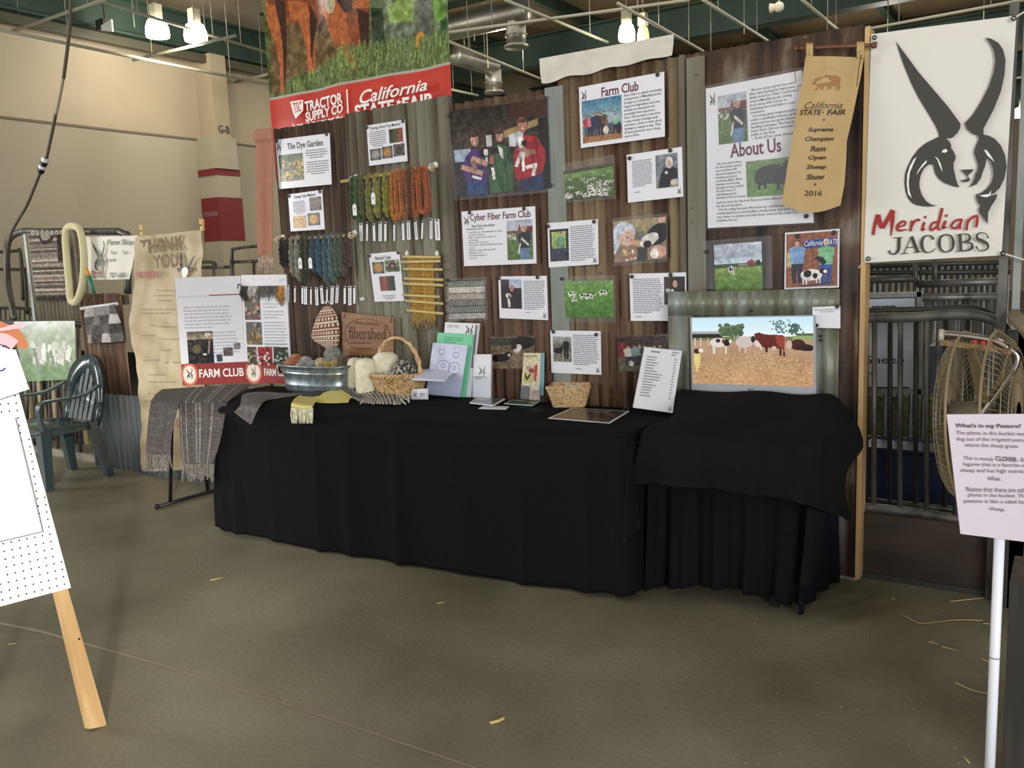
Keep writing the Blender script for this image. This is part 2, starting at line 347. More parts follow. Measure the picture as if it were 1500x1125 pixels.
pale_wood = M('pale_wood', (196, 160, 110), rough=.6, cols=[(180, 142, 92), (206, 172, 122)], scale=(14, 14, 1.5))
black_cloth = M('black_cloth', (19, 19, 21), rough=.95, spec=.1, bump=.15, bscale=(250, 250, 250))
black_cloth2 = M('charcoal_cloth', (23, 23, 25), rough=.95, spec=.1, bump=.15, bscale=(250, 250, 250))
paper = M('white_paper', (228, 228, 232), rough=.45)
paper_gloss = M('laminated_paper', (226, 226, 232), rough=.16, coat=.3)
ink = M('black_ink', (28, 27, 30), rough=.5)
ink_grey = M('grey_print', (118, 118, 126), rough=.5)
ink_soft = M('faint_print', (150, 150, 156), rough=.5)
ink_mar = M('maroon_ink', (96, 22, 34), rough=.5)
ink_red = M('red_ink', (160, 40, 38), rough=.5)
ink_white = M('white_ink', (240, 238, 232), rough=.5)
logo_dark = M('logo_charcoal', (62, 60, 54), rough=.5)
print_gloss = MV('printed_photo', rough=.2, coat=.2)
print_matt = MV('printed_matt', rough=.6)
knit = MV('dyed_knit', rough=.95, bump=.6, bscale=(260, 260, 260))
def clearmat(name, k, tint):
    m = bpy.data.materials.new(name); m.use_nodes = True; n = m.node_tree.nodes; L = m.node_tree.links; n.remove(n['Principled BSDF'])
    a = n.new('ShaderNodeBsdfTransparent'); a.inputs[0].default_value = tint; g = n.new('ShaderNodeBsdfGlossy'); g.inputs['Roughness'].default_value = .07
    mx = n.new('ShaderNodeMixShader'); mx.inputs[0].default_value = k; L.new(a.outputs[0], mx.inputs[1]); L.new(g.outputs[0], mx.inputs[2]); L.new(mx.outputs[0], n['Material Output'].inputs[0]); return m
clear = clearmat('clear_laminate', .045, (.985, .985, .98, 1)); clear2 = clearmat('clear_acrylic', .05, (.96, .975, .985, 1))
magnet_m = M('dark_magnet', (52, 46, 44), rough=.4)
steel = M('bare_steel_pipe', (112, 112, 108), rough=.45, metal=.5, cols=[(66, 64, 58), (96, 96, 92), (114, 112, 104)], scale=(10, 10, 4))
steel_dark = M('dull_pipe', (62, 62, 57), rough=.5, metal=.4)
dark_metal = M('black_metal', (28, 28, 28), rough=.45, metal=.3)
bamboo = M('bamboo', (190, 160, 96), rough=.5)
white_plastic = M('white_plastic', (225, 225, 222), rough=.4)

# ================================================================ the building
b = MB(); b.box((-13, -16, -.2), (26, 30, 0)); struct(b, 'floor', concrete)
b = MB(); b.box((-12.3, -6.5, 0), (-12, 30, 3.785)); struct(b, 'wall_left', beige_low)
b = MB(); b.box((-12.3, -6.5, 3.79), (-12, 30, 6.3)); struct(b, 'wall_left', beige)
b = MB(); b.box((-12.3, -16, 4.4), (-12, -6.5, 6.3)); struct(b, 'wall_left', beige)
b = MB(); b.box((-13, 30, 0), (26, 30.3, 6.3)); struct(b, 'wall_back', beige)
b = MB(); b.box((26, -4, 0), (26.3, 30, 6.3)); struct(b, 'wall_right', beige)
b = MB(); b.box((-13, -16, 6.3), (26.3, 30.3, 6.5)); struct(b, 'ceiling', roofdeck)
# seam rail along the wall
zs = 3.07
b = MB(); b.box((-12, -6.5, 3.765), (-11.98, 30, 3.795)); struct(b, 'trim_1', M('seam_grey', (120, 110, 92), rough=.7))
# pilaster with its painted bands
col = thing('pilaster', 'beige concrete pilaster with maroon bands standing on the left wall', 'column', (-11.7, 5.15, 0))
y0, y1 = 4.93, 5.38
b = MB(); b.box((-11.998, y0+.09, 3.79), (-11.62, y1-.06, 5.08)); b.build('upper_shaft', beige, col)
b = MB(); b.box((-11.998, y0, 0), (-11.57, y1, 3.79)); b.build('lower_shaft', beige_low, col)
b = MB(); b.box((-11.998, y0-.02, 3.19), (-11.56, y1+.01, 3.29)); b.build('maroon_band', maroon, col)
b = MB(); b.box((-11.998, y0-.03, 3.29), (-11.53, y1+.02, 3.31)); b.build('band_ledge', beige_low, col)
b = MB(); b.box((-11.998, y0-.01, 2.15), (-11.56, y1+.01, 2.84)); pb = b.build('maroon_band', maroon, col)
q = Quad((-11.95, y0-.016, 2.62), (-11.6, y0-.016, 2.62), (-11.6, y0-.016, 2.55), (-11.95, y0-.016, 2.55))
b = MB(); text(b, q, 'EXTINGUISHER', (0, 0, 1, 1)); b.build('lettering', ink_soft, pb)
q = Quad((-11.61, y0+.14, 3.98), (-11.61, y0+.36, 3.98), (-11.61, y0+.36, 3.86), (-11.61, y0+.14, 3.86))
b = MB(); text(b, q, 'G-B', (0, 0, 1, 1), bold=.01); b.build('lettering', ink, col)

# roof steel
def beam_i(b, p, q, h, w, t=.03):
    up = np.array((0, 0, 1.)); p = np.array(p, float); q = np.array(q, float)
    b.bar(p, q, t, h); b.bar(p+up*h/2, q+up*h/2, w, t); b.bar(p-up*h/2, q-up*h/2, w, t)
b = MB(); beam_i(b, (-11.8, -6, 5.36), (-11.8, 30, 5.36), .5, .3); b.build('roof_beam', green_steel, label='long green steel beam lying along the top of the left wall', cat='beam')
b = MB(); b.bar((-11.75, -6, 5.0), (-11.75, 30, 5.0), .1, .12); b.build('wall_angle', M('dull_olive_steel', (86, 84, 66), rough=.6), label='thin dull steel angle bolted under the wall beam at left', cat='beam')
for i, Y in enumerate((2.2, 6.6, 11, 15.4, 19.8, 24.5)):
    b = MB(); beam_i(b, (-12, Y, 5.75), (26, Y, 5.75), .55, .3)
    b.build('roof_beam', green_steel, label='%s deep green steel roof beam behind the display wall, counted from the front' % ORD[i], cat='beam', group='cross beams of the roof')
for i in range(15):
    X = -10.5+2.4*i
    b = MB(); beam_i(b, (X, -10, 6.18), (X, 30, 6.18), .2, .12, .02)
    b.build('roof_purlin', green_steel, label='%s green purlin under the roof deck, from the left wall' % (ORD+['last'])[min(i, 15)], cat='beam', group='purlins under the roof deck')
def pipe(p, q, r, name, mat, label, cat, group=None):
    b = MB(); b.tube([p, q], r, 8)
    for k_ in (.2, .8): m_ = np.array(p)*(1-k_)+np.array(q)*k_; b.tube([m_, (m_[0], m_[1], 6.3)], .006, 5)
    return b.build(name, mat, smooth=True, label=label, cat=cat, group=group)
for i, (a, e, z) in enumerate([((0, 44), (400, 125), 4.6), ((140, 0), (395, 78), 5.0), ((0, 52), (165, -5), 4.9), ((195, 88), (345, 52), 4.8), ((345, 120), (395, 108), 4.8)]):
    pipe(onZ(*a, z), onZ(*e, z), .022, 'conduit', conduit, ['long pale conduit crossing in front of the beige wall', 'pale conduit running under the two left lamps', 'dull conduit slanting up at the top left corner', 'short pale conduit below the second lamp', 'short conduit stub beside the hanging banner'][i], 'pipe', 'roof conduits')
for i, (a, e, z) in enumerate([((655, 48), (1010, 0), 5.0), ((740, 0), (890, 62), 5.0), ((655, 60), (790, 115), 4.7), ((905, 5), (1030, 75), 4.9), ((990, 90), (1275, 40), 4.7), ((1030, 0), (1125, 60), 5.0), ((1175, 0), (1235, 50), 5.0), ((1275, 42), (1500, 0), 4.8), ((655, 130), (700, 140), 4.7)]):
    pipe(onZ(*a, z), onZ(*e, z), .022, 'conduit', conduit, ['pale conduit running above the round duct', 'conduit slanting down behind the white cloth strip', 'conduit below the shorter duct', 'bright conduit slanting down right of the glowing lamp', 'conduit running along above the rusty right panels', 'thick conduit slanting down over the About poster', 'conduit ending above the ribbon dowel', 'long rail above the ram banner', 'low conduit over the family photograph'][i], 'pipe', 'roof conduits')
k = 0
for (x, y, z) in [(197, 0, 5), (285, 0, 5), (300, 0, 5), (332, 0, 5), (695, 20, 5), (715, 60, 5), (760, 30, 5), (965, 0, 5), (1090, 10, 5), (1300, 10, 5), (1440, 10, 4.9)]:
    P = onZ(x, y+40, z); b = MB(); b.tube([P, (P[0], P[1], 6.3)], .008, 5)
    b.build('hanger_rod', conduit, label='thin steel hanger rod, %s from the left under the roof' % ORD[k], cat='rod', group='hanger rods under the roof'); k += 1
# ducts
def duct(p, q, r, label, outlet):
    p = np.array(p); q = np.array(q); t = thing('spiral_duct', label, 'duct', p)
    b = MB(); n = 60; d = q-p; pts = [p+d*i/n for i in range(n+1)]
    b.tube(pts, [r*(1+.02*(i % 2)) for i in range(n+1)], 20); b.build('duct_tube', duct_m, t, smooth=True)
    for k_ in (.3, .8): b = MB(); m_ = p+d*k_; b.tube([m_+(0, 0, r*.9), (m_[0], m_[1], 6.3)], .008, 5); b.build('hanger_strap', conduit, t)
    o = np.array(outlet); b = MB(); b.tube([o+(0, 0, .1), o-(0, 0, .28)], [.15, .15], 16); b.tube([o-(0, 0, .12), o-(0, 0, .14)], .17, 16); b.tube([o-(0, 0, .27), o-(0, 0, .31)], .18, 16)
    b.build('outlet', duct_m, t, smooth=True)
d0, d1 = onZ(560, 62, 5.3), onZ(797, 22, 5.3); d1[1] = d0[1]
duct(d0, d1, .2, 'long round spiral duct over the wall, running left to right', d1+(-.25, 0, -.2))
d0, d1 = onZ(662, 79, 5.2), onZ(722, 97, 5.2); duct(d0, d1, .17, 'shorter round spiral duct over the family photograph', d1+(0, 0, -.17))
# lamps
glow = M('lamp_and_fill_glow', (255, 246, 225), emit=14); glow_off = M('unlit_lamp_glass', (226, 224, 150), rough=.3, emit=.35)
cap_m = M('lamp_housing', (206, 200, 176), rough=.5)
def lamp(x, y, z, label, r=.15, lit=True):
    P = onZ(x, y, z); t = thing('high_bay_lamp', label, 'lamp', P, 'high bay lamps under the roof')
    b = MB(); b.lathe([(0, -.13), (r, -.13), (r*1.05, -.08), (r, 0), (r*.8, .08), (r*.45, .12), (0, .12)], P, 20); b.build('glass_shade', glow if lit else glow_off, t, smooth=True)
    b = MB(); b.box(P+(-.06, -.06, .12), P+(.06, .06, .3)); b.build('ballast_box', cap_m, t)
    b = MB(); b.tube([P+(0, 0, .3), (P[0], P[1], 6.3)], .01, 6); b.build('hanger_rod', conduit, t)
    if lit: pt_light((P[0], P[1], P[2]-.35), 34, (1, .93, .82))
lamp(230, 40, 5, 'glowing high bay lamp, left one of the pair at top left', .15)
lamp(286, 46, 5, 'glowing high bay lamp, right one of the pair at top left', .15)
lamp(918, 46, 5, 'glowing high bay lamp above the white cloth strip', .12)
lamp(942, 50, 5, 'unlit yellowish lamp beside the glowing one over the white strip', .09, False)
lamp(1271, 214, 5, 'distant glowing lamp beside the left edge of the ram banner', .24)
lamp(1496, 164, 5, 'distant glowing lamp at the right edge of the ram banner', .2)
P = onZ(1141, 10, 5); b = MB(); b.ball(P, .07); b.tube([P+(-.12, 0, 0), P], [.07, .03], 8); b.tube([P, P+(0, 0, 1)], .01, 5); b.build('spotlight', cap_m, smooth=True, label='small twin spotlight hanging above the About poster', cat='lamp')
# emergency light near the left lamps
P = onZ(155, 45, 5.0); t = thing('emergency_light', 'grey emergency light fitting with a pale reflector plate at top left', 'lamp', P)
b = MB(); b.box(P+(-.1, -.08, 0), P+(.08, .08, .14)); b.tube([P+(0, 0, .14), (P[0], P[1], 6.3)], .01, 5); b.build('housing', steel_dark, t)
b = MB(); b.hexa([P+(.05, -.1, -.02), P+(.3, -.1, -.08), P+(.3, -.1, .08), P+(.05, -.1, .04)], [P+(.05, -.08, -.02), P+(.3, -.08, -.08), P+(.3, -.08, .08), P+(.05, -.08, .04)]); b.build('reflector', white_plastic, t)
# hanging cord with coupling
t = thing('dangling_cable', 'thick cord hanging in a curve from the roof with a banded coupling', 'cord', onY(10, 350, -.3))
path = [(105, -60), (103, 20), (100, 60), (93, 115), (82, 170), (72, 215), (65, 238)]
b = MB(); b.tube(smooth_path([onY(x, y, -.3) for x, y in path[:4]], 5), .014, 8); b.build('cord', M('dark_cord', (84, 74, 58), rough=.6), t, smooth=True)
b = MB(); b.tube(smooth_path([onY(x, y, -.3) for x, y in [(93, 112), (88, 140), (82, 168)]], 5), .012, 8); b.build('worn_section', M('pale_cord', (150, 145, 125), rough=.6), t, smooth=True)
b = MB(); b.tube(smooth_path([onY(x, y, -.3) for x, y in [(82, 166), (75, 200), (68, 232)]], 5), .013, 8); b.build('cord', MATS['dark_cord'], t, smooth=True)
def seg(a, e, r, m, nm):
    b = MB(); b.tube([onY(*a, -.3), onY(*e, -.3)], r, 12); b.build(nm, m, t, smooth=False)
seg((67, 231), (65.5, 236), .03, white_plastic, 'coupling_ring'); seg((65.5, 236), (63, 242), .028, dark_metal, 'coupling_body')
seg((63, 242), (61.5, 246), .03, white_plastic, 'coupling_ring'); seg((61.5, 246), (59, 252), .028, dark_metal, 'coupling_body')
b = MB(); b.tube(smooth_path([onY(x, y, -.3) for x, y in [(60, 250), (48, 280), (38, 303), (22, 330), (14, 350), (10, 375), (10, 420), (20, 462)]], 5), .013, 8); b.build('cord', MATS['dark_cord'], t, smooth=True)

# ================================================================ the corrugated display wall
WX0 = onY(401, 250)[0]; xs = {n: onY(p, 250)[0] for n, p in dict(a=509, b=649, c=662, d=803, e=827, f=1007, g=1264).items()}
WT = 2.63
def corr(b, x0, x1, z0, z1, y, amp=.012, per=.072, th=.0012, jag=0, ph=0, seed=1, dy=0.):
    r = random.Random(seed); n = max(4, int((x1-x0)/per*8)); V = []
    for i in range(n+1):
        x = x0+(x1-x0)*i/n; yy = y+dy*(x-x0)-amp*math.cos(2*PI*(x+ph)/per); zt = z1+(jag*r.uniform(-1, 1) if jag else 0)
        V += [(x, yy, z0), (x, yy, zt), (x, yy+th, z0), (x, yy+th, zt)]
    Fc = []
    for i in range(n):
        k = i*4; Fc += [(k, k+4, k+5, k+1), (k+2, k+3, k+7, k+6), (k+1, k+5, k+7, k+3), (k, k+2, k+6, k+4)]
    Fc += [(0, 1, 3, 2), (n*4, n*4+2, n*4+3, n*4+1)]; b.add(V, Fc)
    return b
wall = thing('display_wall', 'tall display wall of rusty and weathered corrugated sheets behind the black tables', 'display wall', ((WX0+xs['g'])/2, 0, 0))
def sheet(x0, x1, mat, y, zt, lab, amp=.012, seed=1, ph=0):
    b = MB(); corr(b, x0, x1, .01, zt, y, amp=amp, jag=.004, seed=seed, ph=ph); o = b.build('corrugated_sheet', mat, wall, smooth=True); o['label'] = lab
sheet(WX0, xs['a']+.02, rust1, .012, WT-.02, 'dark brown rusty corrugated sheet', seed=2)
sheet(xs['a'], xs['b'], rust2, .0, WT, 'grey green weathered corrugated sheet with rust streaks', seed=3)
sheet(xs['c']-.02, xs['d']+.03, rust3, .012, WT-.05, 'reddish rusty corrugated sheet', seed=4)
sheet(xs['e']-.03, xs['f']-.02, rust4, .01, WT, 'tan and brown corrugated sheet', seed=5)
sheet(xs['f'], xs['g'], rust5, .004, WT, 'dark mottled rusty corrugated sheet', amp=.005, seed=6)
b = MB(); b.box((xs['b']-.01, -.015, .01), (xs['c']+.01, .02, WT)); b.build('post', grey_wood, wall)
b = MB(); b.box((xs['d'], -.012, .01), (xs['e']+.01, -.002, WT-.05)); o = b.build('flat_strip', zinc, wall); o['label'] = 'flat galvanised strip'
b = MB(); b.box((xs['f']-.035, -.016, .01), (xs['f']-.006, .03, WT)); b.build('batten', grey_wood, wall)
b = MB(); b.box((xs['f']+.004, -.012, .01), (xs['f']+.1, -.004, WT-.02)); b.build('flat_strip', M('rusty_zinc', (112, 106, 88), rough=.6, metal=.2, cols=[(92, 74, 56), (116, 112, 96), (124, 126, 114)], scale=(8, 8, 1)), wall)
b = MB(); b.box((xs['g'], -.012, .01), (xs['g']+.022, .09, WT-.02)); o = b.build('edge_plank', pale_wood, wall); o['label'] = 'pale wooden plank closing the right edge'
for z in (.5, 1.4, 2.4):
    b = MB(); b.box((WX0+.02, .03, z), (xs['g'], .068, z+.09)); b.build('rail', pale_wood, wall)
for i, (px, py) in enumerate([(512, 200), (516, 255), (522, 390), (525, 430), (1020, 110), (1014, 305), (1014, 325), (1180, 55), (735, 300), (950, 410), (880, 400), (640, 420)]):
    P = onY(px, py, -.01); b = MB(); b.disc(P, (0, -1, 0), .007, 8, .006); b.build('screw', steel, wall)
# white cloth strip pinned along the top
cs = [onY(790, 86, -.03), onY(987, 50, -.03), onY(985, 80, -.03), onY(793, 122, -.03)]; q = Quad(*cs)
cv = Cv(60, 12, (208, 204, 190)); cv.noise(18, 14)
surf(cv, lambda s, t_: q(s, t_+.05*np.sin(s*21)*t_*t_, .006*np.sin(s*16+t_*4)*t_), 'cloth_strip', print_matt, label='off white cloth strip pinned across the top of the tan sheets', cat='cloth')

# ---------------------------------------------------------------- the banner hanging behind the wall
BY = .4; P0 = onY(396, 141, BY); P1 = onY(658, 93, BY); bx0, bx1 = P0[0]-.02, P1[0]+.01; zr = (P0[2]+P1[2])/2
bz1, bz0 = 4.35, zr-.62
hb = thing('hanging_banner', 'large banner of a grazing brown horse over a red band, hanging behind the wall', 'banner', ((bx0+bx1)/2, BY, bz0), None)
q = Quad((bx0, BY, bz1), (bx1, BY, bz1), (bx1, BY, zr), (bx0, BY, zr))
cv = Cv(330, 300, (104, 112, 62)); cv.grad(0, 1, (110, 128, 66), (92, 104, 54))
def bp(pts):
    o = []
    for x, y in pts: P = onY(370+x/5, y/5, BY); o.append(((P[0]-bx0)/(bx1-bx0), (bz1-P[2])/(bz1-zr)))
    return o
def be(x, y, rx, ry, col): (u, v), = bp([(x, y)]); cv.ell(u, v, rx/1330, ry/960, col)
cv.noise(60, 26); cv.noise(50, 70)
cv.poly(bp([(100, 120), (560, 120), (640, 420), (300, 560), (140, 700)]), (112, 88, 52)); cv.noise(56, 44, 0, 1, 0, .5)
cv.poly(bp([(850, -400), (1460, -400), (1440, 470), (860, 540)]), (96, 112, 74)); cv.poly(bp([(870, 60), (960, 60), (985, 520), (900, 540)]), (40, 58, 38)); cv.poly(bp([(990, 170), (1160, 160), (1150, 520), (1000, 530)]), (104, 116, 92)); cv.poly(bp([(990, 40), (1160, -60), (1160, 150), (1010, 170)]), (128, 158, 70)); cv.poly(bp([(1170, -300), (1300, -300), (1300, 440), (1200, 440)]), (106, 110, 98)); cv.poly(bp([(1310, 0), (1410, 0), (1420, 160), (1330, 150)]), (104, 148, 62)); cv.poly(bp([(1370, 150), (1420, 130), (1430, 440), (1380, 450)]), (46, 92, 48)); cv.noise(60, 60, 0, 1, .52, 1)
br, brd, brl = (142, 72, 38), (66, 36, 26), (184, 98, 52)
cv.poly(bp([(60, -700), (860, -700), (860, 60), (530, 110), (470, 185), (330, 170), (250, 160), (100, 170)]), br); cv.poly(bp([(250, 0), (390, 20), (380, 150), (270, 140)]), brl); cv.poly(bp([(140, -60), (235, 20), (245, 350), (230, 640), (212, 620), (190, 220)]), brd)
cv.poly(bp([(80, 0), (150, 40), (190, 180), (210, 330), (215, 480), (222, 680), (195, 680), (185, 480), (150, 300), (100, 180)]), brl)
cv.poly(bp([(330, 160), (400, 60), (440, 300), (450, 520), (420, 535), (388, 530), (385, 380), (360, 260)]), brl); cv.poly(bp([(400, 20), (470, 150), (440, 260), (425, 400), (432, 520), (412, 400), (405, 260)]), brd)
cv.poly(bp([(470, 190), (530, 110), (560, 120), (530, 160), (480, 260)]), brd)
cv.poly(bp([(480, 90), (540, 40), (700, -60), (860, -60), (860, 200), (850, 440), (800, 470), (745, 570), (720, 575), (690, 460), (620, 350), (560, 220), (530, 120)]), brl)
cv.poly(bp([(700, 60), (860, 60), (855, 300), (850, 440), (790, 470), (760, 430), (720, 480), (735, 300), (700, 180)]), br); cv.poly(bp([(770, 60), (860, 100), (855, 420), (810, 430), (790, 250)]), brd); cv.poly(bp([(600, -80), (740, -80), (740, 80), (690, 100), (640, 20)]), brd)
be(580, 20, 42, 52, (206, 192, 152)); be(1210, 300, 34, 44, (196, 136, 48)); be(728, 545, 12, 26, (186, 160, 70))
for i in range(1500):
    x = random.uniform(240, 1430); y = random.uniform(420, 690)-(x-240)*.13
    if x < 640 and y < 620-(x-240)*.45: continue
    (u, v), = bp([(x, y)]); g = random.uniform(.6, 1.2); k_ = random.uniform(-.012, .012); cv.line(u, v+.02, u+k_, v-.035, .0035, (118*g, 142*g, 74*g))
cv.a *= 1+.3*vnoise(cv.h, cv.w, 40)[..., None]+.3*vnoise(cv.h, cv.w, 110)[..., None]
g_a = cv.a.mean(-1, keepdims=True); cv.a = (g_a+(cv.a-g_a)*.9)*.96
W_ = lambda s, t_: .018*np.sin(s*9)+.01*np.sin(s*23+1)
def wq(Q): return lambda a, b_: Q(a, b_, 0)+np.stack([0*a, W_(a, b_), 0*a], -1)
surf(cv, wq(q), 'printed_picture', print_gloss, hb)
cv = Cv(80, 60, (196, 62, 50)); cv.noise(16, 9); cv.put(cv.Y < .03, (176, 172, 160))
q2 = Quad((bx0, BY, zr), (bx1, BY, zr), (bx1, BY, bz0), (bx0, BY, bz0)); surf(cv, wq(q2), 'red_band', print_gloss, hb)
def bt(px, s, **k):
    Q = qy(px, BY-.035); text(bm_, Q, s, (0, 0, 1, 1), n=0, **k)
bm_ = MB()
bt([(446, 149), (501, 135), (502, 151), (447, 164)], 'TRACTOR', bold=.03); bt([(447, 165), (502, 151), (502, 165), (448, 179)], 'SUPPLY CO', bold=.03)
bt([(428, 180), (502, 167), (503, 180), (429, 194)], 'is proud to support the', bold=.02)
bt([(526, 133), (625, 115), (626, 132), (527, 153)], 'California', shear=.35, bold=.015)
bt([(519, 153), (635, 133), (636, 155), (520, 176)], 'STATE\u2605FAIR' if False else 'STATE', bold=.035) if False else None
bt([(519, 154), (577, 145), (577, 165), (520, 175)], 'STATE', bold=.035); bt([(589, 143), (636, 135), (637, 155), (590, 164)], 'FAIR', bold=.035)
f = lambda x, y: onY(x, y, BY-.035)
def star(cx, cy, r, sk=0): return [(cx+(r if i % 2 == 0 else r*.42)*math.sin(PI*i/5), cy-(r if i % 2 == 0 else r*.42)*math.cos(PI*i/5)) for i in range(10)]
shape(bm_, f, star(584, 150, 5))
shape(bm_, f, [(507, 131), (509, 131), (511, 170), (509, 170)])
shape(bm_, f, [(425, 149), (444, 146), (444, 162), (433, 174), (429, 165)])
bm_.build('lettering', ink_white, hb)
bm_ = MB(); Q = qy([(428, 151), (442, 148), (441, 163), (431, 166)], BY-.037); text(bm_, Q, 'TSC', (0, 0, 1, 1), n=0, bold=.01); bm_.build('lettering', M('banner_red', (205, 62, 48), rough=.4), hb)

# ---------------------------------------------------------------- the ram banner at the right
rb = thing('ram_banner', 'white banner with a black horned ram head and red and black lettering', 'banner', onY(1370, 380, -.02))
rq = qy([(1276, 50), (1489, 22), (1467, 374), (1265, 385)], -.02)
cv = Cv(40, 60, (222, 219, 208)); surf(cv, lambda s, t_: rq(s, t_, -.004+.004*np.sin(s*5)), 'vinyl_sheet', print_gloss, rb)
f = lambda x, y: onY(1260+x/5.625, 190+y/5.625, -.026)
b = MB()
for i, P in enumerate(LOGO): shape(b, lambda x, y: onY(1260+x/5.625, 190+y/5.625, -.026-.0002*i), P)
b.build('ram_head', logo_dark, rb)
f = lambda x, y: onY(1260+x/5.625, 190+y/5.625, -.028)
b = MB()
for P in LOGO_W: shape(b, f, P)
b.build('ram_highlights', ink_white, rb)
f = lambda x, y: onY(1260+x/5.625, 190+y/5.625, -.026)
b = MB()
_k = [0]
def rs(P, w):
    _k[0] += 1; kk = _k[0]; f = lambda x, y: onY(1260+x/5.625, 190+y/5.625, -.026-.00025*kk)
    ribbon(b, f, smooth_path(P, 5), w) if not hasattr(w, '__len__') else ribbon(b, f, smooth_path(P, 5), list(np.interp(np.linspace(0, 1, len(smooth_path(P, 5))), np.linspace(0, 1, len(w)), w)))
rs([(108, 868), (120, 790), (150, 700)], [24, 26, 40]); rs([(150, 700), (165, 770), (185, 810)], 36); rs([(185, 810), (225, 740), (268, 660)], 34); rs([(270, 665), (266, 760), (255, 875)], [36, 30, 8])
rs([(318, 802), (365, 785), (375, 762), (345, 757), (308, 795), (318, 830), (388, 822)], [14, 16, 16, 20, 24, 22, 8])
rs([(430, 748), (424, 790), (413, 836)], 24); rs([(424, 800), (450, 755), (480, 740), (492, 752)], 18)
rs([(530, 760), (518, 800), (512, 828), (540, 815)], [22, 22, 20, 8]); rs([(678, 645), (655, 740), (640, 800), (660, 830)], [24, 24, 22, 10]); rs([(645, 765), (605, 765), (580, 805), (592, 828), (640, 790)], 18)
rs([(708, 750), (690, 790), (684, 812), (716, 800)], [22, 22, 20, 8]); rs([(838, 740), (790, 748), (752, 795), (790, 812), (830, 765)], 18); rs([(840, 735), (824, 785), (822, 822)], 20)
rs([(895, 738), (882, 780), (876, 830)], 22); rs([(885, 775), (915, 730), (962, 712), (964, 760), (955, 805)], [14, 18, 22, 24, 20])
shape(b, f, [(537+12*math.cos(i), 720+12*math.sin(i)) for i in np.arange(0, 6.2, .8)]); shape(b, f, [(712+12*math.cos(i), 708+12*math.sin(i)) for i in np.arange(0, 6.2, .8)])
b.build('lettering', M('banner_crimson', (160, 36, 34), rough=.4), rb)
b = MB()
rs([(275, 892), (350, 886)], 7); rs([(322, 890), (320, 950), (314, 995), (285, 1024), (250, 1018), (240, 996)], [27, 27, 25, 12, 12, 22])
rs([(422, 880), (392, 950), (362, 1020)], 8); rs([(425, 880), (450, 945), (478, 1012)], 27); rs([(382, 972), (455, 966)], 7); rs([(335, 1023), (395, 1018)], 7); rs([(440, 1012), (505, 1006)], 7)
rs([(605, 905), (592, 882), (560, 871), (522, 890), (508, 942), (524, 995), (562, 1012), (600, 1000), (620, 975)], [22, 14, 8, 18, 28, 18, 8, 8, 6])
rs([(710, 862), (665, 885), (652, 938), (668, 990), (712, 1008), (756, 985), (768, 932), (752, 880), (710, 862)], [8, 18, 27, 18, 8, 18, 27, 18, 8])
rs([(822, 862), (830, 995)], 27); rs([(797, 866), (865, 858), (900, 875), (900, 905), (865, 924), (825, 928)], [7, 8, 18, 24, 12, 7]); rs([(865, 924), (915, 938), (922, 970), (885, 995), (797, 1000)], [8, 16, 26, 12, 7])
rs([(1055, 895), (1040, 862), (1005, 848), (968, 862), (965, 895), (1005, 915), (1045, 940), (1052, 975), (1015, 998), (975, 990), (955, 960)], [16, 8, 8, 14, 26, 28, 26, 16, 8, 8, 18])
b.build('lettering', logo_dark, rb)
for px, py in [(1281, 55), (1485, 27), (1272, 379), (1469, 371)]:
    b = MB(); P = onY(px, py, -.03); b.tube([P+.008*np.array((math.cos(i), 0, math.sin(i))) for i in np.arange(0, 6.28, .52)], .003, 6, closed=True); b.build('grommet', dark_metal, rb)
for a, e, l in [((1469, 371), (1512, 384), 'lower right'), ((1485, 27), (1512, 10), 'upper right'), ((1272, 379), (1258, 392), 'lower left')]:
    b = MB(); b.tube([onY(*a, -.03), onY(*e, 0)], .004, 6); b.build('tie_cord', M('white_cord', (214, 208, 190), rough=.8), label='short white cord tying the %s corner of the ram banner' % l, cat='cord')
# ================================================================ posters and photographs on the display wall
def magnets(q, root, pts, r=.011):
    for u, v in pts:
        b = MB(); b.disc(q(u, v, .003), q.n, r, 12, .007); b.build('magnet', magnet_m, root, smooth=False)
def poster(px, name, label, cat, items, mag=(), Y=-.016, sheet=paper_gloss, grp='posters on the display wall'):
    q = qy(px, Y); t = par = thing(name, label, cat, q(.5, 1), grp)
    if sheet:
        b = MB(); q.slab(b, -.001, .001); par = b.build('sheet', sheet, t)
    for i, it in enumerate(items):
        k = it[0]
        if k == 'p': q.pic(it[1], it[2], .0022+.0003*i, parent=par, mat=print_gloss)
        elif k == 'c':
            b = MB(); q.slab(b, .0, .0016, it[1]); b.build('laminate', clear, t)
        else:
            b = MB(); m = ink
            if k == 't': text(b, q, it[1], it[2], n=.0026, bold=it[3] if len(it) > 3 else 0, serif=it[1] in ('The Dye Garden', 'Farm Club', 'About Us', 'Cyber Fiber Farm Club', 'Natural Color')); m = it[4] if len(it) > 4 else ink; nm = 'lettering'
            if k == 'g': greek(b, q, it[1], it[2], n=.0026, seed=i+int(px[0][0]), center=len(it) > 4); m = it[3] if len(it) > 3 and it[3] else ink_grey; nm = 'small_print'
            if k == 'l': logo(b, q, it[1], n=.0026); nm = 'emblem'
            b.build(nm, m, par)
    magnets(q, t, mag); return t, q
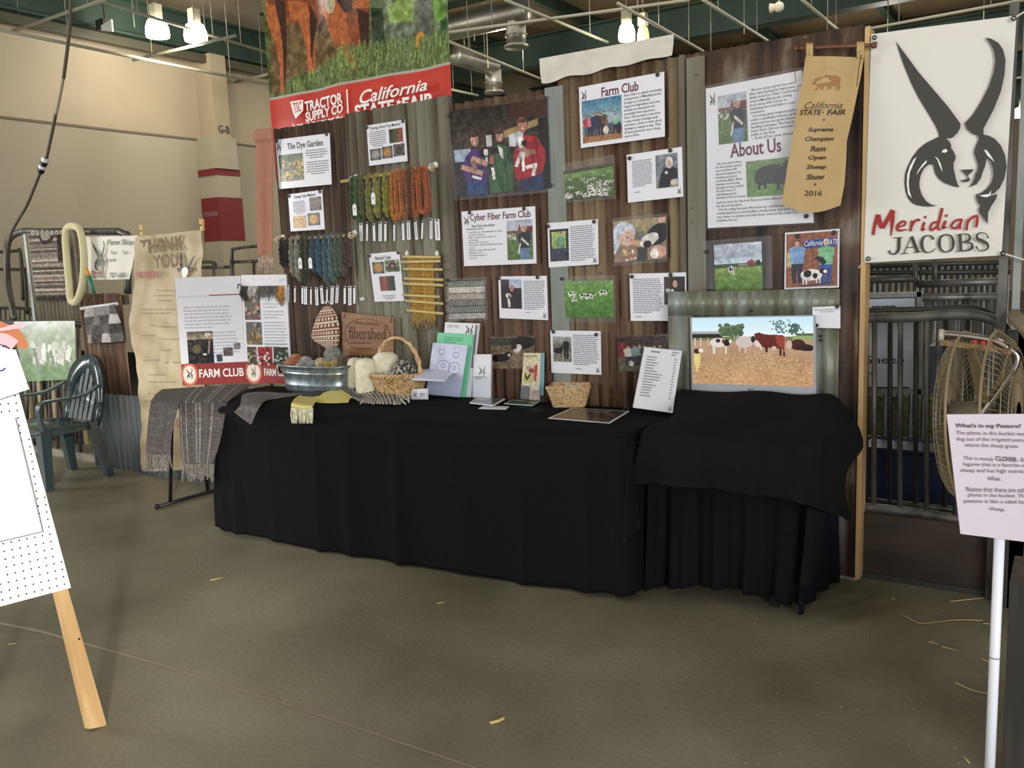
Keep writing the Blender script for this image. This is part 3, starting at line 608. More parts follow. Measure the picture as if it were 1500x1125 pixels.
# pictures ------------------------------------------------------
def pic_flowers():
    cv = Cv(70, 60, (84, 100, 44)); cv.noise(70, 20); cv.noise(50, 8); cv.dots(60, 0, .25, 1, 1, .045, [(222, 170, 30), (206, 150, 24), (240, 196, 60)]); cv.dots(30, 0, .25, 1, 1, .02, [(90, 50, 20)]); return cv
def pic_yarns(cols, w=40, h=40):
    cv = Cv(w, h, cols[0]); n = len(cols)
    for i in range(n): cv.rect(i/n, 0, (i+1)/n, 1, cols[i])
    cv.noise(40, 24); return cv
def pic_pot(col):
    cv = Cv(34, 36, (48, 40, 34)); cv.ell(.5, .5, .46, .48, (150, 142, 130)); cv.ell(.5, .5, .4, .42, (40, 34, 30)); cv.ell(.5, .5, .34, .36, col); cv.noise(50, 12); return cv
def pic_petals(): cv = Cv(44, 40, (214, 160, 60)); cv.dots(120, 0, 0, 1, 1, .05, [(236, 184, 60), (190, 120, 40), (240, 200, 110), (160, 96, 40)]); return cv
poster([(403, 205), (483, 195), (486, 270), (409, 277)], 'poster', 'white poster headed The Dye Garden with a photo of yellow flowers', 'poster',
  [('t', 'The Dye Garden', (.22, .1, .88, .26), .012), ('l', (.02, .04, .1, .24)), ('p', pic_flowers(), (.05, .32, .5, .86)), ('g', (.55, .27, .95, .46), 4, None, 1), ('g', (.55, .5, .97, .78), 6, None, 1)], [(.04, .03), (.95, .02)])
poster([(537, 184), (593, 175), (597, 236), (541, 243)], 'poster', 'small white dyeing poster with pots, over the green and orange skeins', 'poster',
  [('t', 'Dyeing: Stove Top Method', (.1, .05, .88, .14), .01), ('g', (.06, .16, .5, .56), 8, None, 1), ('p', pic_yarns([(62, 60, 34), (92, 84, 44), (150, 76, 44)]), (.58, .18, .93, .52)), ('p', pic_pot((150, 150, 146)), (.05, .6, .34, .88)), ('p', pic_pot((196, 128, 40)), (.37, .58, .64, .87)), ('p', pic_pot((74, 60, 50)), (.67, .56, .95, .85))], [(.02, .05), (.96, .04)])
poster([(422, 285), (472, 278), (476, 336), (426, 339)], 'poster', 'small white poster on solar dyeing under the Dye Garden poster', 'poster',
  [('t', 'Dyeing: Solar Method', (.18, .05, .8, .15), .01), ('g', (.12, .2, .5, .56), 8, None, 1), ('p', pic_pot((120, 104, 84)), (.62, .16, .95, .5)), ('p', pic_petals(), (.1, .6, .48, .92)), ('p', pic_pot((226, 164, 40)), (.54, .56, .88, .88))], [(.04, .05), (.94, .04)])
def pic_flower(): cv = Cv(40, 30, (60, 84, 40)); cv.dots(20, 0, 0, 1, 1, .12, [(96, 130, 60), (150, 170, 110)]); cv.dots(14, .3, .2, .7, .8, .12, [(120, 16, 40), (90, 10, 30)]); cv.ell(.5, .5, .06, .08, (230, 220, 180)); return cv
poster([(540, 372), (585, 368), (592, 441), (549, 442)], 'poster', 'white poster headed Natural Color, left of the gold weaving', 'poster',
  [('t', 'Natural Color', (.2, .06, .72, .14), .01), ('p', pic_pot((206, 140, 40)), (.08, .18, .46, .42)), ('p', pic_flower(), (.5, .16, .96, .4)), ('p', pic_yarns([(150, 62, 40), (160, 76, 46), (60, 56, 40), (50, 48, 40)]), (.26, .48, .76, .78)), ('g', (.3, .86, .75, .97), 3, None, 1)], [(.03, .04), (.97, .03)])
# large family photograph
cv = Cv(190, 170, (52, 40, 32)); cv.noise(40, 12); cv.grad(0, .45, (40, 34, 28), (74, 58, 44)); cv.noise(40, 26)
cv.rect(.0, .46, .18, .8, (160, 184, 206)); cv.rect(0, .6, .2, 1, (44, 42, 40)); cv.rect(.36, .33, .42, .46, (214, 212, 206)); cv.poly([(.55, .3), (.92, .2), (.92, .27), (.56, .38)], (168, 140, 86)); cv.poly([(.6, .36), (.75, .3), (.75, .5), (.6, .48)], (196, 200, 210)); cv.rect(.9, .2, 1, 1, (30, 26, 24)); cv.rect(.62, 0, 1, .18, (70, 32, 26))
sk = (206, 150, 124)
cv.poly([(.1, 1), (.13, .82), (.33, .82), (.34, 1)], (40, 70, 130)); cv.poly([(.08, .7), (.12, .55), (.2, .47), (.28, .47), (.34, .56), (.34, .86), (.12, .84)], (82, 44, 130)); cv.ell(.23, .37, .055, .085, (60, 40, 34)); cv.ell(.235, .37, .043, .07, sk); cv.line(.07, .66, .3, .76, .055, sk); cv.line(.19, .57, .36, .66, .06, sk); cv.ell(.32, .53, .05, .045, (30, 26, 26)); cv.ell(.35, .52, .025, .04, (232, 226, 218)); cv.line(.18, .78, .28, .82, .03, (232, 226, 218)); cv.ell(.37, .6, .03, .03, (232, 226, 218)); cv.line(.2, .6, .22, .72, .05, (168, 120, 92))
cv.poly([(.36, 1), (.36, .62), (.42, .48), (.5, .44), (.6, .5), (.63, .7), (.61, 1)], (60, 104, 66)); cv.poly([(.36, .56), (.42, .47), (.44, .6), (.4, .78), (.36, .78)], (40, 56, 42)); cv.poly([(.58, .48), (.63, .6), (.6, .7), (.57, .6)], (44, 66, 48)); cv.ell(.505, .34, .05, .07, (110, 60, 40)); cv.ell(.505, .36, .038, .06, sk); cv.ell(.46, .51, .05, .04, (30, 28, 28)); cv.poly([(.48, .46), (.53, .5), (.53, .62), (.5, .58)], (232, 226, 216)); cv.line(.42, .56, .4, .66, .05, (170, 100, 80)); cv.line(.41, .7, .42, .84, .03, (230, 226, 218))
cv.poly([(.7, 1), (.71, .82), (.93, .78), (.93, 1)], (38, 52, 100)); cv.poly([(.64, .84), (.64, .6), (.68, .44), (.76, .38), (.88, .4), (.96, .56), (.96, .68), (.92, .82), (.78, .86), (.68, .88)], (176, 30, 40)); cv.ell(.745, .25, .055, .085, (120, 70, 60)); cv.ell(.745, .27, .045, .07, (204, 126, 104)); cv.line(.7, .5, .8, .6, .07, (200, 136, 112)); cv.ell(.72, .45, .035, .07, (236, 232, 224)); cv.ell(.755, .46, .03, .035, (28, 26, 28)); cv.line(.72, .56, .66, .72, .035, (236, 232, 224)); cv.line(.74, .56, .73, .78, .03, (236, 232, 224)); cv.line(.76, .74, .86, .72, .04, (236, 232, 224)); cv.line(.86, .7, .83, .84, .035, (236, 232, 224)); cv.ell(.82, .57, .05, .03, (170, 124, 96))
for fx_, fy_, fk in [(.235, .37, .9), (.505, .36, .8), (.745, .27, .95)]:
    for d_ in (-1, 1): cv.ell(fx_+d_*.016*fk, fy_-.015, .006, .006, (50, 34, 30)); cv.ell(fx_+d_*.026*fk, fy_+.012, .012, .018, (190, 120, 104))
    cv.ell(fx_, fy_+.032*fk, .016*fk, .007, (240, 232, 226)); cv.ell(fx_, fy_+.008, .006, .014, (220, 164, 138)); cv.ell(fx_, fy_-.062*fk, .04*fk, .022, (84, 54, 42))
for sx_, sy_, sl_ in [(.16, .62, .2), (.3, .66, .18), (.45, .7, .25), (.55, .75, .22), (.7, .6, .24), (.88, .55, .25), (.84, .7, .14), (.5, .9, .1), (.2, .92, .08), (.8, .92, .08)]: cv.a *= 1-.3*np.exp(-((cv.X-sx_-.1*(cv.Y-sy_))/.012)**2-((cv.Y-sy_)/sl_)**2)[..., None]
cv.noise(18, 60)
poster([(654, 156), (806, 137), (812, 281), (666, 294)], 'photograph', 'large laminated photo of three people in purple, green and red holding lambs', 'photo',
  [('p', cv, (.04, .05, .97, .96)), ('c', (0, 0, 1, 1))], [(.02, .1), (.96, .04), (.97, .93), (.04, .97)], sheet=None, grp='photos on the display wall')
def pic_woman(w=60, h=90):
    cv = Cv(w, h, (92, 120, 58)); cv.grad(0, .28, (170, 178, 196), (200, 204, 214)); cv.rect(0, .26, 1, .33, (120, 84, 78)); cv.poly([(.42, .28), (.5, .1), (.58, .28)], (150, 50, 44)); cv.rect(.62, .16, 1, .32, (116, 36, 36)); cv.noise(40, 20, .3, 1)
    cv.dots(26, .0, .34, .35, .5, .03, [(226, 220, 206), (70, 60, 52), (200, 190, 170)]); cv.grad(.5, 1, (96, 128, 58), (84, 120, 46), 0, .4); cv.noise(40, 24, .5, 1)
    cv.person(.68, 1.15, .98, (38, 38, 46), (96, 130, 176), (206, 150, 124), (196, 160, 110), w=.42, asp=1.2); cv.ell(.68, .2, .13, .035, (196, 150, 110)); cv.ell(.66, .54, .16, .07, (60, 54, 50)); cv.line(.56, .46, .84, .64, .06, (226, 220, 208)); cv.line(.52, .58, .44, .84, .05, (236, 232, 222)); return cv
poster([(676, 310), (784, 302), (786, 386), (680, 390)], 'poster', 'white poster headed Cyber Fiber Farm Club with a portrait photo', 'poster',
  [('l', (.03, .08, .1, .26)), ('t', 'Cyber Fiber Farm Club', (.12, .06, .94, .22), .012, ink_mar), ('p', pic_woman(), (.62, .22, .96, .92)), ('t', 'Farm Club is now on-line.', (.14, .25, .46, .3), .01), ('t', 'Membership includes:', (.06, .31, .3, .355)),
   ('t', '-  One full year of learning about sheep\n   and their keeping.\n-  Fiber or yarn and an article or\n   e-meetings.\n-  Fiber perks and prices\n-  Book, fiber, and farm visits and other\n   events.\n-  Member coffee discount with\n-  Members store\n   we will be happy to\n   visit you!', (.06, .37, .56, .88))], [(.12, .03), (.86, .03)])
cv = Cv(150, 130, (60, 58, 56))
for i, (y, c0, c1) in enumerate([(0, (40, 40, 40), (200, 196, 186)), (.16, (196, 192, 180), (206, 200, 188)), (.33, (196, 182, 168), (120, 104, 94)), (.5, (36, 36, 36), (196, 192, 182)), (.66, (44, 44, 44), (180, 178, 170)), (.84, (226, 222, 212), (24, 24, 24))]):
    cv.rect(0, y, 1, y+.17, c0); m = (cv.Y >= y) & (cv.Y < y+.17) & ((np.sin(cv.X*100+(cv.Y*50 if i % 2 else 0))*np.sin(cv.Y*100)) > .1); cv.put(m, c1); cv.rect(0, y, 1, y+.018, (30, 28, 26))
poster([(653, 408), (713, 406), (715, 469), (655, 471)], 'photograph', 'photo of stacked black and white fabrics, right of the gold weaving', 'photo', [('p', cv, (.07, .05, .95, .95)), ('c', (0, 0, 1, 1))], [(.06, .05)], sheet=None, grp='photos on the display wall')
cv = Cv(44, 50, (40, 30, 28)); cv.rect(.4, 0, 1, .3, (176, 190, 216)); cv.poly([(.0, 0), (.45, 0), (.35, .1), (0, .3)], (60, 54, 54)); cv.poly([(.38, 1), (.4, .5), (.55, .15), (.8, .5), (1, .55), (1, 1)], (44, 26, 30)); cv.ell(.54, .3, .09, .12, (190, 130, 100)); cv.ell(.36, .56, .13, .09, (228, 224, 216)); cv.line(.36, .6, .4, .95, .12, (214, 210, 200)); cv.ell(.4, .6, .05, .07, (40, 36, 34)); cv.noise(20, 16)
poster([(730, 405), (801, 404), (803, 469), (732, 466)], 'poster', 'white text poster with a hooded person and lamb, under the Cyber Fiber poster', 'poster',
  [('p', cv, (.05, .07, .48, .76)), ('g', (.53, .1, .97, .78), 16), ('g', (.55, .82, .72, .86), 1), ('l', (.9, .82, .96, .97))], [(.02, .04), (.82, .03)])
cv = Cv(70, 50, (110, 84, 60)); cv.noise(60, 20); cv.rect(0, .05, 1, .28, (60, 66, 50)); cv.line(0, .2, 1, .2, .03, (40, 40, 36)); cv.line(0, .08, 1, .1, .02, (40, 40, 36)); cv.grad(.5, 1, (140, 118, 88), (120, 100, 76)); cv.noise(60, 30, .3, 1); cv.ell(.75, .2, .25, .2, (30, 26, 28)); cv.line(.5, .15, .6, .45, .1, (28, 24, 26)); cv.ell(.62, .38, .08, .14, (214, 206, 198), .4); cv.ell(.55, .3, .06, .1, (40, 34, 34)); cv.ell(.22, .66, .22, .13, (26, 22, 24)); cv.ell(.4, .56, .09, .08, (26, 22, 24)); cv.ell(.43, .58, .03, .04, (220, 214, 206))
poster([(715, 491), (786, 489), (785, 542), (718, 543)], 'photograph', 'dark photo of black and white lambs in straw behind the leaflet stands', 'photo', [('p', cv, (.04, .05, .97, .95)), ('c', (0, 0, 1, 1))], [], sheet=None, grp='photos on the display wall')
# farm club
cv = Cv(110, 100, (100, 150, 170)); cv.grad(0, .6, (56, 120, 160), (160, 196, 190)); cv.grad(.72, .84, (150, 110, 70), (180, 128, 70)); cv.grad(.84, 1, (186, 126, 66), (170, 108, 52)); cv.noise(20, 24)
for x, h, sh, pa in [(.1, .5, (190, 50, 56), (70, 84, 110)), (.2, .5, (210, 110, 130), (30, 30, 36)), (.3, .54, (44, 44, 80), (40, 50, 80)), (.37, .56, (36, 44, 96), (50, 60, 96)), (.46, .52, (60, 50, 50), (40, 44, 60)), (.56, .55, (96, 70, 50), (50, 40, 36)), (.64, .4, (130, 90, 70), (60, 56, 60)), (.74, .56, (150, 176, 190), (60, 80, 110)), (.84, .46, (150, 190, 160), (40, 44, 46))]: cv.person(x, .86, h, sh, pa, w=.3)
cv.line(.76, .36, .98, .32, .012, (60, 50, 44)); cv.ell(.6, .76, .07, .1, (220, 210, 196)); cv.ell(.93, .76, .06, .14, (36, 34, 40)); cv.dots(12, .1, .8, .95, .88, .02, [(40, 36, 40), (80, 60, 50)])
poster([(848, 128), (973, 105), (974, 200), (851, 217)], 'poster', 'large white poster headed Farm Club with a group photo under a blue sky', 'poster',
  [('t', 'Farm Club', (.27, .07, .71, .22), .014, ink_mar), ('l', (.03, .06, .09, .24)), ('p', cv, (.03, .24, .51, .93)),
   ('t', 'Farm Club is a valued community\nof supporters of Meridian Jacobs.\nIt began as Community\nSupported Agriculture and now\nincludes an educational and\nmeaningful farm experience.\nFarm Club members come from\na wide variety of backgrounds\nand share a desire to learn about\nfarming in a hands-on way. They\nall have passion for wool, sheep,\nand our farm.', (.54, .24, .97, .93), .004)], [(.93, .03)])
cv = Cv(90, 66, (110, 150, 70)); cv.grad(0, .12, (90, 86, 70), (70, 76, 50)); cv.grad(.12, .3, (120, 160, 84), (104, 148, 66)); cv.grad(.3, 1, (96, 130, 58), (72, 96, 40)); cv.noise(30, 24)
for _ in range(34):
    y = random.uniform(.3, .92); cv.sheep(random.uniform(0, 1), y, .08+.16*(y-.25), random.choice((-1, 1)), asp=1.1)
poster([(823, 241), (900, 226), (902, 291), (827, 297)], 'photograph', 'laminated photo of a spotted flock grazing in a green pasture', 'photo', [('p', cv, (.02, .18, .97, .93)), ('c', (0, 0, 1, 1))], [], sheet=None, grp='photos on the display wall')
cv = Cv(50, 60, (120, 126, 136)); cv.noise(60, 8); cv.rect(0, .8, 1, 1, (150, 140, 110)); cv.poly([(.1, 1), (.2, .6), (.4, .4), (.75, .38), (.98, .5), (.98, .75), (.7, .8), (.6, 1)], (32, 32, 36)); cv.ell(.62, .26, .17, .17, (226, 222, 216)); cv.ell(.62, .29, .1, .11, (212, 170, 150)); cv.rect(.42, .52, .54, .58, (226, 226, 226)); cv.ell(.82, .86, .16, .09, (214, 200, 180)); cv.noise(20, 14)
poster([(918, 227), (999, 215), (1001, 288), (920, 297)], 'poster', 'white text poster picturing a white haired person in black, below Farm Club', 'poster',
  [('g', (.1, .14, .48, .7), 16), ('g', (.13, .78, .3, .82), 1), ('p', cv, (.53, .1, .92, .78)), ('l', (.9, .8, .96, .95))], [(.06, .08), (.8, .04)])
cv = Cv(46, 70, (170, 190, 96)); cv.noise(50, 8); cv.rect(0, 0, .1, 1, (30, 36, 26)); cv.rect(.85, 0, 1, 1, (44, 50, 36)); cv.rect(0, 0, 1, .08, (34, 38, 28)); cv.rect(0, .62, 1, 1, (40, 44, 66)); cv.rect(.05, .6, .8, .72, (80, 90, 130)); cv.person(.6, 1.0, .9, (110, 168, 120), (60, 60, 80), w=.4, asp=1.3); cv.rect(0, .6, .75, .8, (52, 58, 88)); cv.noise(40, 14)
poster([(802, 327), (876, 321), (877, 387), (804, 392)], 'poster', 'white text poster with a photo of a person in green, over the grey strip', 'poster',
  [('p', cv, (.04, .15, .42, .87)), ('g', (.46, .1, .94, .9), 17), ('l', (.89, .82, .96, .98))], [(.02, .07), (.93, .05)])
cv = Cv(110, 90, (150, 124, 96)); cv.grad(0, .5, (176, 158, 116), (126, 116, 90)); cv.rect(.58, 0, .62, .45, (190, 150, 80)); cv.rect(.38, .3, .6, .6, (118, 118, 104)); cv.noise(20, 20)
cv.ell(.2, .3, .22, .26, (196, 206, 224)); cv.poly([(.0, .25), (.12, .55), (.02, .8), (0, .8)], (206, 214, 228)); cv.ell(.25, .4, .16, .21, (222, 176, 156)); cv.poly([(.1, .2), (.3, .12), (.4, .28), (.32, .22), (.12, .36)], (214, 220, 232)); cv.ell(.27, .42, .02, .015, (60, 40, 36)); cv.ell(.36, .5, .05, .05, (214, 150, 136)); cv.poly([(0, .8), (.1, .68), (.35, .7), (.44, 1), (0, 1)], (150, 120, 96)); cv.dots(40, .1, .72, .42, 1, .02, [(210, 90, 70), (224, 190, 90), (110, 130, 120), (240, 230, 220)])
cv.line(.34, .54, .6, .62, .12, (196, 150, 116)); cv.ell(.85, .4, .2, .28, (26, 24, 26), .5); cv.ell(.68, .52, .13, .2, (232, 226, 214), .8); cv.ell(.65, .62, .08, .09, (24, 22, 22)); cv.ell(.8, .46, .06, .1, (236, 230, 220)); cv.rect(.45, .68, .65, 1, (60, 64, 58)); cv.ell(.86, .82, .15, .16, (224, 160, 140)); cv.ell(.78, .86, .08, .12, (232, 226, 214)); cv.ell(.92, .06, .06, .08, (220, 160, 140))
poster([(896, 320), (978, 312), (979, 383), (898, 390)], 'photograph', 'laminated photo of a baby in a white hat touching a spotted lamb', 'photo', [('p', cv, (.03, .07, .97, .93)), ('c', (0, 0, 1, 1))], [], sheet=None, grp='photos on the display wall')
cv = Cv(90, 66, (88, 140, 46)); cv.grad(0, .2, (120, 156, 90), (106, 160, 60)); cv.grad(.2, 1, (100, 156, 54), (72, 132, 38)); cv.noise(36, 30)
cv.sheep(.16, .34, .18, 1, asp=1.3); cv.sheep(.2, .5, .14, -1, asp=1.3); cv.sheep(.4, .4, .2, 1, asp=1.2); cv.sheep(.52, .42, .2, 1, asp=1.2); cv.sheep(.8, .32, .2, 1, asp=1.1)
poster([(821, 405), (901, 403), (902, 473), (826, 473)], 'photograph', 'laminated photo of spotted sheep in bright green grass', 'photo', [('p', cv, (.05, .1, .97, .88)), ('c', (0, 0, 1, 1))], [(.03, .05)], sheet=None, grp='photos on the display wall')
cv = Cv(50, 60, (44, 34, 30)); cv.rect(0, 0, .3, .5, (70, 54, 44)); cv.ell(.55, .2, .16, .14, (40, 30, 28)); cv.ell(.53, .26, .11, .13, (206, 156, 134)); cv.poly([(.2, 1), (.3, .5), (.6, .42), (.9, .5), (1, 1)], (30, 30, 34)); cv.ell(.4, .5, .06, .06, (226, 222, 216)); cv.rect(.1, .44, .3, .56, (206, 206, 206))
poster([(922, 401), (1005, 399), (1006, 470), (924, 470)], 'poster', 'white text poster partly hidden by the screen surround, person in glasses', 'poster',
  [('g', (.06, .1, .6, .84), 19), ('g', (.1, .89, .28, .93), 1), ('p', cv, (.62, .08, .98, .66))], [(.05, .06), (.74, .04)])
cv = Cv(44, 56, (110, 116, 96)); cv.grad(0, .3, (170, 180, 176), (130, 134, 120)); cv.rect(0, .6, 1, 1, (140, 134, 120)); cv.noise(30, 12); cv.person(.72, .9, .84, (34, 34, 40), (36, 38, 48), w=.34, asp=1.2); cv.ell(.28, .56, .24, .11, (34, 30, 28)); cv.rect(.1, .6, .16, .86, (34, 30, 28)); cv.rect(.4, .6, .46, .86, (34, 30, 28)); cv.ell(.46, .46, .09, .08, (34, 30, 28))
poster([(806, 484), (880, 485), (881, 549), (808, 546)], 'poster', 'white text poster picturing a person and dark sheep, above square basket', 'poster',
  [('p', cv, (.05, .14, .42, .73)), ('g', (.46, .08, .97, .8), 16), ('g', (.5, .86, .7, .9), 1), ('l', (.9, .82, .96, .97))], [(.07, .03), (.92, .08)])
cv = Cv(70, 56, (60, 50, 42)); cv.rect(0, .15, .2, .6, (130, 40, 46)); cv.rect(0, .6, 1, 1, (96, 84, 66)); cv.noise(40, 16)
for x, h, sh in [(.22, .6, (200, 190, 176)), (.36, .6, (110, 150, 150)), (.46, .62, (130, 160, 160)), (.56, .6, (60, 56, 60)), (.66, .56, (96, 60, 60)), (.76, .6, (150, 150, 150)), (.88, .6, (70, 60, 70))]: cv.person(x, .84, h, sh, (50, 50, 64), w=.3)
cv.ell(.28, .78, .05, .08, (230, 224, 212))
poster([(901, 492), (978, 489), (979, 546), (904, 546)], 'photograph', 'dark group photo behind the leaning price list', 'photo', [('p', cv, (.04, .05, .97, .95)), ('c', (0, 0, 1, 1))], [], sheet=None, grp='photos on the display wall')
# about us
cv2 = Cv(90, 80, (104, 150, 66)); cv2.grad(0, .15, (136, 160, 110), (112, 150, 80)); cv2.noise(36, 24); cv2.ell(.5, .42, .34, .26, (48, 46, 46)); cv2.ell(.3, .5, .14, .2, (44, 42, 42)); cv2.rect(.22, .5, .28, .82, (36, 34, 34)); cv2.rect(.34, .6, .4, .8, (40, 38, 38)); cv2.ell(.8, .5, .26, .22, (30, 30, 32)); cv2.ell(.85, .2, .1, .12, (30, 28, 30)); cv2.rect(.6, .6, .66, .86, (34, 32, 34)); cv2.noise(24, 30)
t, q = poster([(1034, 130), (1175, 103), (1192, 326), (1037, 334)], 'poster', 'tall white laminated poster headed About Us, partly behind the gold ribbon', 'poster',
  [('l', (.04, .04, .1, .13)), ('p', pic_woman(80, 120), (.13, .07, .43, .41)),
   ('t', '  We love sheep and we love wool.\nAfter dairy farming for many years, our\nfamily moved to Solano County and\ncreated Meridian Jacobs, raising\nJacob sheep with a focus on\nmarketing wool and lamb to local\nconsumers.\n  Our sheep graze irrigated pasture\nunder a sustainable intensive grazing\nsystem and we use gentle livestock\nhandling techniques. We have an\nactive Farm Club and welcome the\npublic to the farm.\n  - Robin & Dan Lynde (Vacaville)', (.46, .06, .985, .41), .004),
   ('t', 'About Us', (.24, .415, .75, .51), .016, ink_mar), ('p', cv2, (.4, .55, .88, .8)),
   ('t', '  We chose Jacob sheep\nfor their unique spotted\nwool and their well-\ndeserved reputation for\nhardiness and good\nmothering ability. When\nplanning our breeding\nstrategy we keep in mind\nthe importance of\nmaintaining genetic\ndiversity in this rare breed', (.09, .535, .38, .8), .004),
   ('t', 'and we strive for the best fleece possible while not following\nthe Breed Standard.\n  Our breeding has paid off and we are well known for our\noutstanding fleeces and healthy, sturdy sheep that lamb easily and\nraise twins on pasture and hay alone, some of the traits of a\nprimitive breed.', (.09, .81, .93, .965), .004)], [(.94, .955)], Y=-.022)
b = MB(); q.slab(b, .0036, .0042, (-.015, -.02, 1.015, 1.01)); b.build('laminate', clear, t)
cv = Cv(80, 90, (90, 140, 60)); cv.grad(0, .42, (196, 206, 220), (150, 160, 178)); cv.noise(34, 8, 0, .42); cv.grad(.3, .42, (180, 200, 220), (200, 214, 226)); cv.rect(0, .42, 1, .5, (70, 90, 60)); cv.grad(.5, 1, (130, 166, 74), (90, 128, 44)); cv.noise(40, 30, .45, 1); cv.poly([(.66, .46), (.7, .38), (.78, .35), (.86, .4), (.86, .48), (.66, .48)], (170, 70, 62)); cv.rect(.5, .44, .7, .48, (150, 140, 130)); cv.ell(.92, .43, .05, .06, (44, 60, 40)); cv.sheep(.36, .54, .16, 1, asp=1.8)
poster([(1030, 353), (1130, 345), (1132, 428), (1033, 432)], 'photograph', 'photo of a spotted sheep in a meadow under clouds, above the screen surround', 'photo', [('p', cv, (.16, .09, .86, .95)), ('c', (0, 0, 1, 1))], [(.05, .2)], sheet=None, grp='photos on the display wall')
cv = Cv(100, 110, (160, 92, 60))
for i in range(8): cv.line(i/8+.02, 0, i/8+.02, 1, .012, (120, 66, 42))
cv.poly([(.34, .14), (1, .12), (1, .27), (.34, .29)], (40, 64, 160)); cv.rect(.02, .34, .14, .62, (190, 170, 120)); cv.person(.22, .92, .8, (116, 160, 210), (44, 44, 66), w=.34, asp=1.1); cv.person(.78, .98, .84, (120, 196, 140), (40, 80, 170), w=.32, asp=1.1, hair=(220, 210, 190)); cv.sheep(.5, .78, .5, 1, asp=.9)
cv.poly([(.72, .62), (.6, .5), (.54, .5), (.6, .44), (.72, .46), (.8, .56)], (40, 36, 36)); cv.line(.3, .98, .95, .93, .03, (60, 60, 66)); cv.noise(18, 40)
t, q = poster([(1150, 341), (1230, 335), (1229, 421), (1149, 424)], 'photograph', 'photo of two people with a horned spotted ram at a fair, above the screen surround', 'photo', [('p', cv, (.03, .03, .97, .97)), ('c', (0, 0, 1, 1))], [(.24, .08), (.9, .06)], sheet=paper_gloss, grp='photos on the display wall')
b = MB(); text(b, q, 'California STATE', (.37, .17, .98, .26), n=.006, shear=.2); b.build('lettering', ink_white, t)

# ================================================================ ribbon with its dowel
t = thing('prize_ribbon', 'gold prize ribbon reading Supreme Champion Ram on a brown dowel', 'ribbon', onY(1200, 300, -.07))
b = MB(); b.tube([onY(1166, 71, -.05), onY(1282, 66, -.05)], .009, 10); b.tube([onY(1165, 71, -.05), onY(1169, 71, -.05)], .013, 10); b.tube([onY(1278, 66, -.05), onY(1284, 66, -.05)], .014, 10); b.build('dowel', M('brown_dowel', (112, 70, 44), rough=.5), t, smooth=True)
RP = [(1180, 83, 1265, 83, -.055), (1176, 115, 1260, 113, -.06), (1171, 146, 1254, 144, -.07), (1166, 177, 1248, 175, -.085), (1161, 208, 1241, 206, -.095), (1155, 239, 1240, 237, -.105), (1150, 270, 1238, 269, -.11), (1145, 299, 1232, 301, -.115)]
LP = np.array([onY(a, b_, y) for a, b_, _, _, y in RP]); RR = np.array([onY(a, b_, y-.0) for _, _, a, b_, y in RP]); tt_ = np.linspace(0, 1, len(RP))
def rib(s, v, n=0.):
    s = np.asarray(s, float); v = np.asarray(v, float); o = []
    for i in range(3):
        l = np.interp(v, tt_, LP[:, i]); r_ = np.interp(v, tt_, RR[:, i]); o.append(l*(1-s)+r_*s)
    o = np.stack(o, -1); o[..., 2] -= .035*np.sin(PI*s)*np.clip(v*6-5, 0, 1); o[..., 1] -= n+.012*np.sin(s*5+v*3); return o
class RQ:                                       # the ribbon as a surface that lettering can lie on
    def __call__(s, u, v, n=0.): return rib(u, v, n)
rqd = RQ(); cv = Cv(30, 60, (184, 156, 106)); cv.noise(8, 8)
surf(cv, lambda s, v: rib(s, v), 'ribbon_cloth', MV('satin_print', rough=.42), t)
for a, e in (((1181, 84), (1191, 66)), ((1255, 82), (1266, 64))):
    b = MB(); P = [onY(a[0], a[1]+2, -.06), onY(a[0], e[1], -.063), onY(a[0], e[1]-3, -.05), onY(a[0], e[1], -.037)]; Q_ = [onY(e[0], a[1]+2, -.06), onY(e[0], e[1], -.063), onY(e[0], e[1]-3, -.05), onY(e[0], e[1], -.037)]
    b.add(P+Q_, [(i, i+1, i+5, i+4) for i in range(3)]); b.build('loop', M('ribbon_gold', (184, 156, 106), rough=.42), t)
    b = MB(); b.disc(onY((a[0]+e[0])/2, 78, -.066), (0, -1, 0), .007, 10, .004); b.build('eyelet', M('brass', (190, 160, 90), rough=.25, metal=1), t)
rink = M('ribbon_brown_print', (74, 60, 40), rough=.5); rink2 = M('ribbon_tan_print', (156, 112, 62), rough=.5)
b = MB(); fq = lambda x, y: onY(1140+x/8.036, 60+y/8.036, -.088)
BEAR = [(415,475),(440,450),(450,415),(470,420),(490,405),(540,400),(595,370),(650,385),(700,380),(745,400),(755,440),(745,500),(755,530),(740,555),(690,555),(720,530),(700,510),(650,515),(650,545),(600,555),(610,530),(590,500),(560,520),(560,550),(520,555),(530,530),(540,505),(500,535),(480,558),(435,558),(480,530),(490,500),(450,490),(430,490)]
bu = lambda x, y: rqd(np.array((x-290-(y-400)*-.12)/700), np.array((y-150)/1810*1.0), .002)
shape(b, bu, BEAR)
for x, y, r_ in [(512, 328, 7), (570, 305, 11), (632, 292, 12), (690, 298, 11), (742, 320, 7)]: shape(b, bu, star(x, y, r_))
b.build('bear_emblem', rink2, t)
b = MB()
text(b, rqd, 'California', (.13, .305, .78, .35), n=.002, shear=.4); text(b, rqd, 'STATE', (.06, .356, .44, .394), n=.002, shear=.15, bold=.035); text(b, rqd, 'FAIR', (.53, .356, .86, .394), n=.002, shear=.15, bold=.035)
shape(b, lambda x, y: rqd(np.array(x), np.array(y), .002), [(.47+.02*math.sin(PI*i/5)*(1 if i % 2 == 0 else .4), .375-.008*math.cos(PI*i/5)*(1 if i % 2 == 0 else .4)) for i in range(10)])
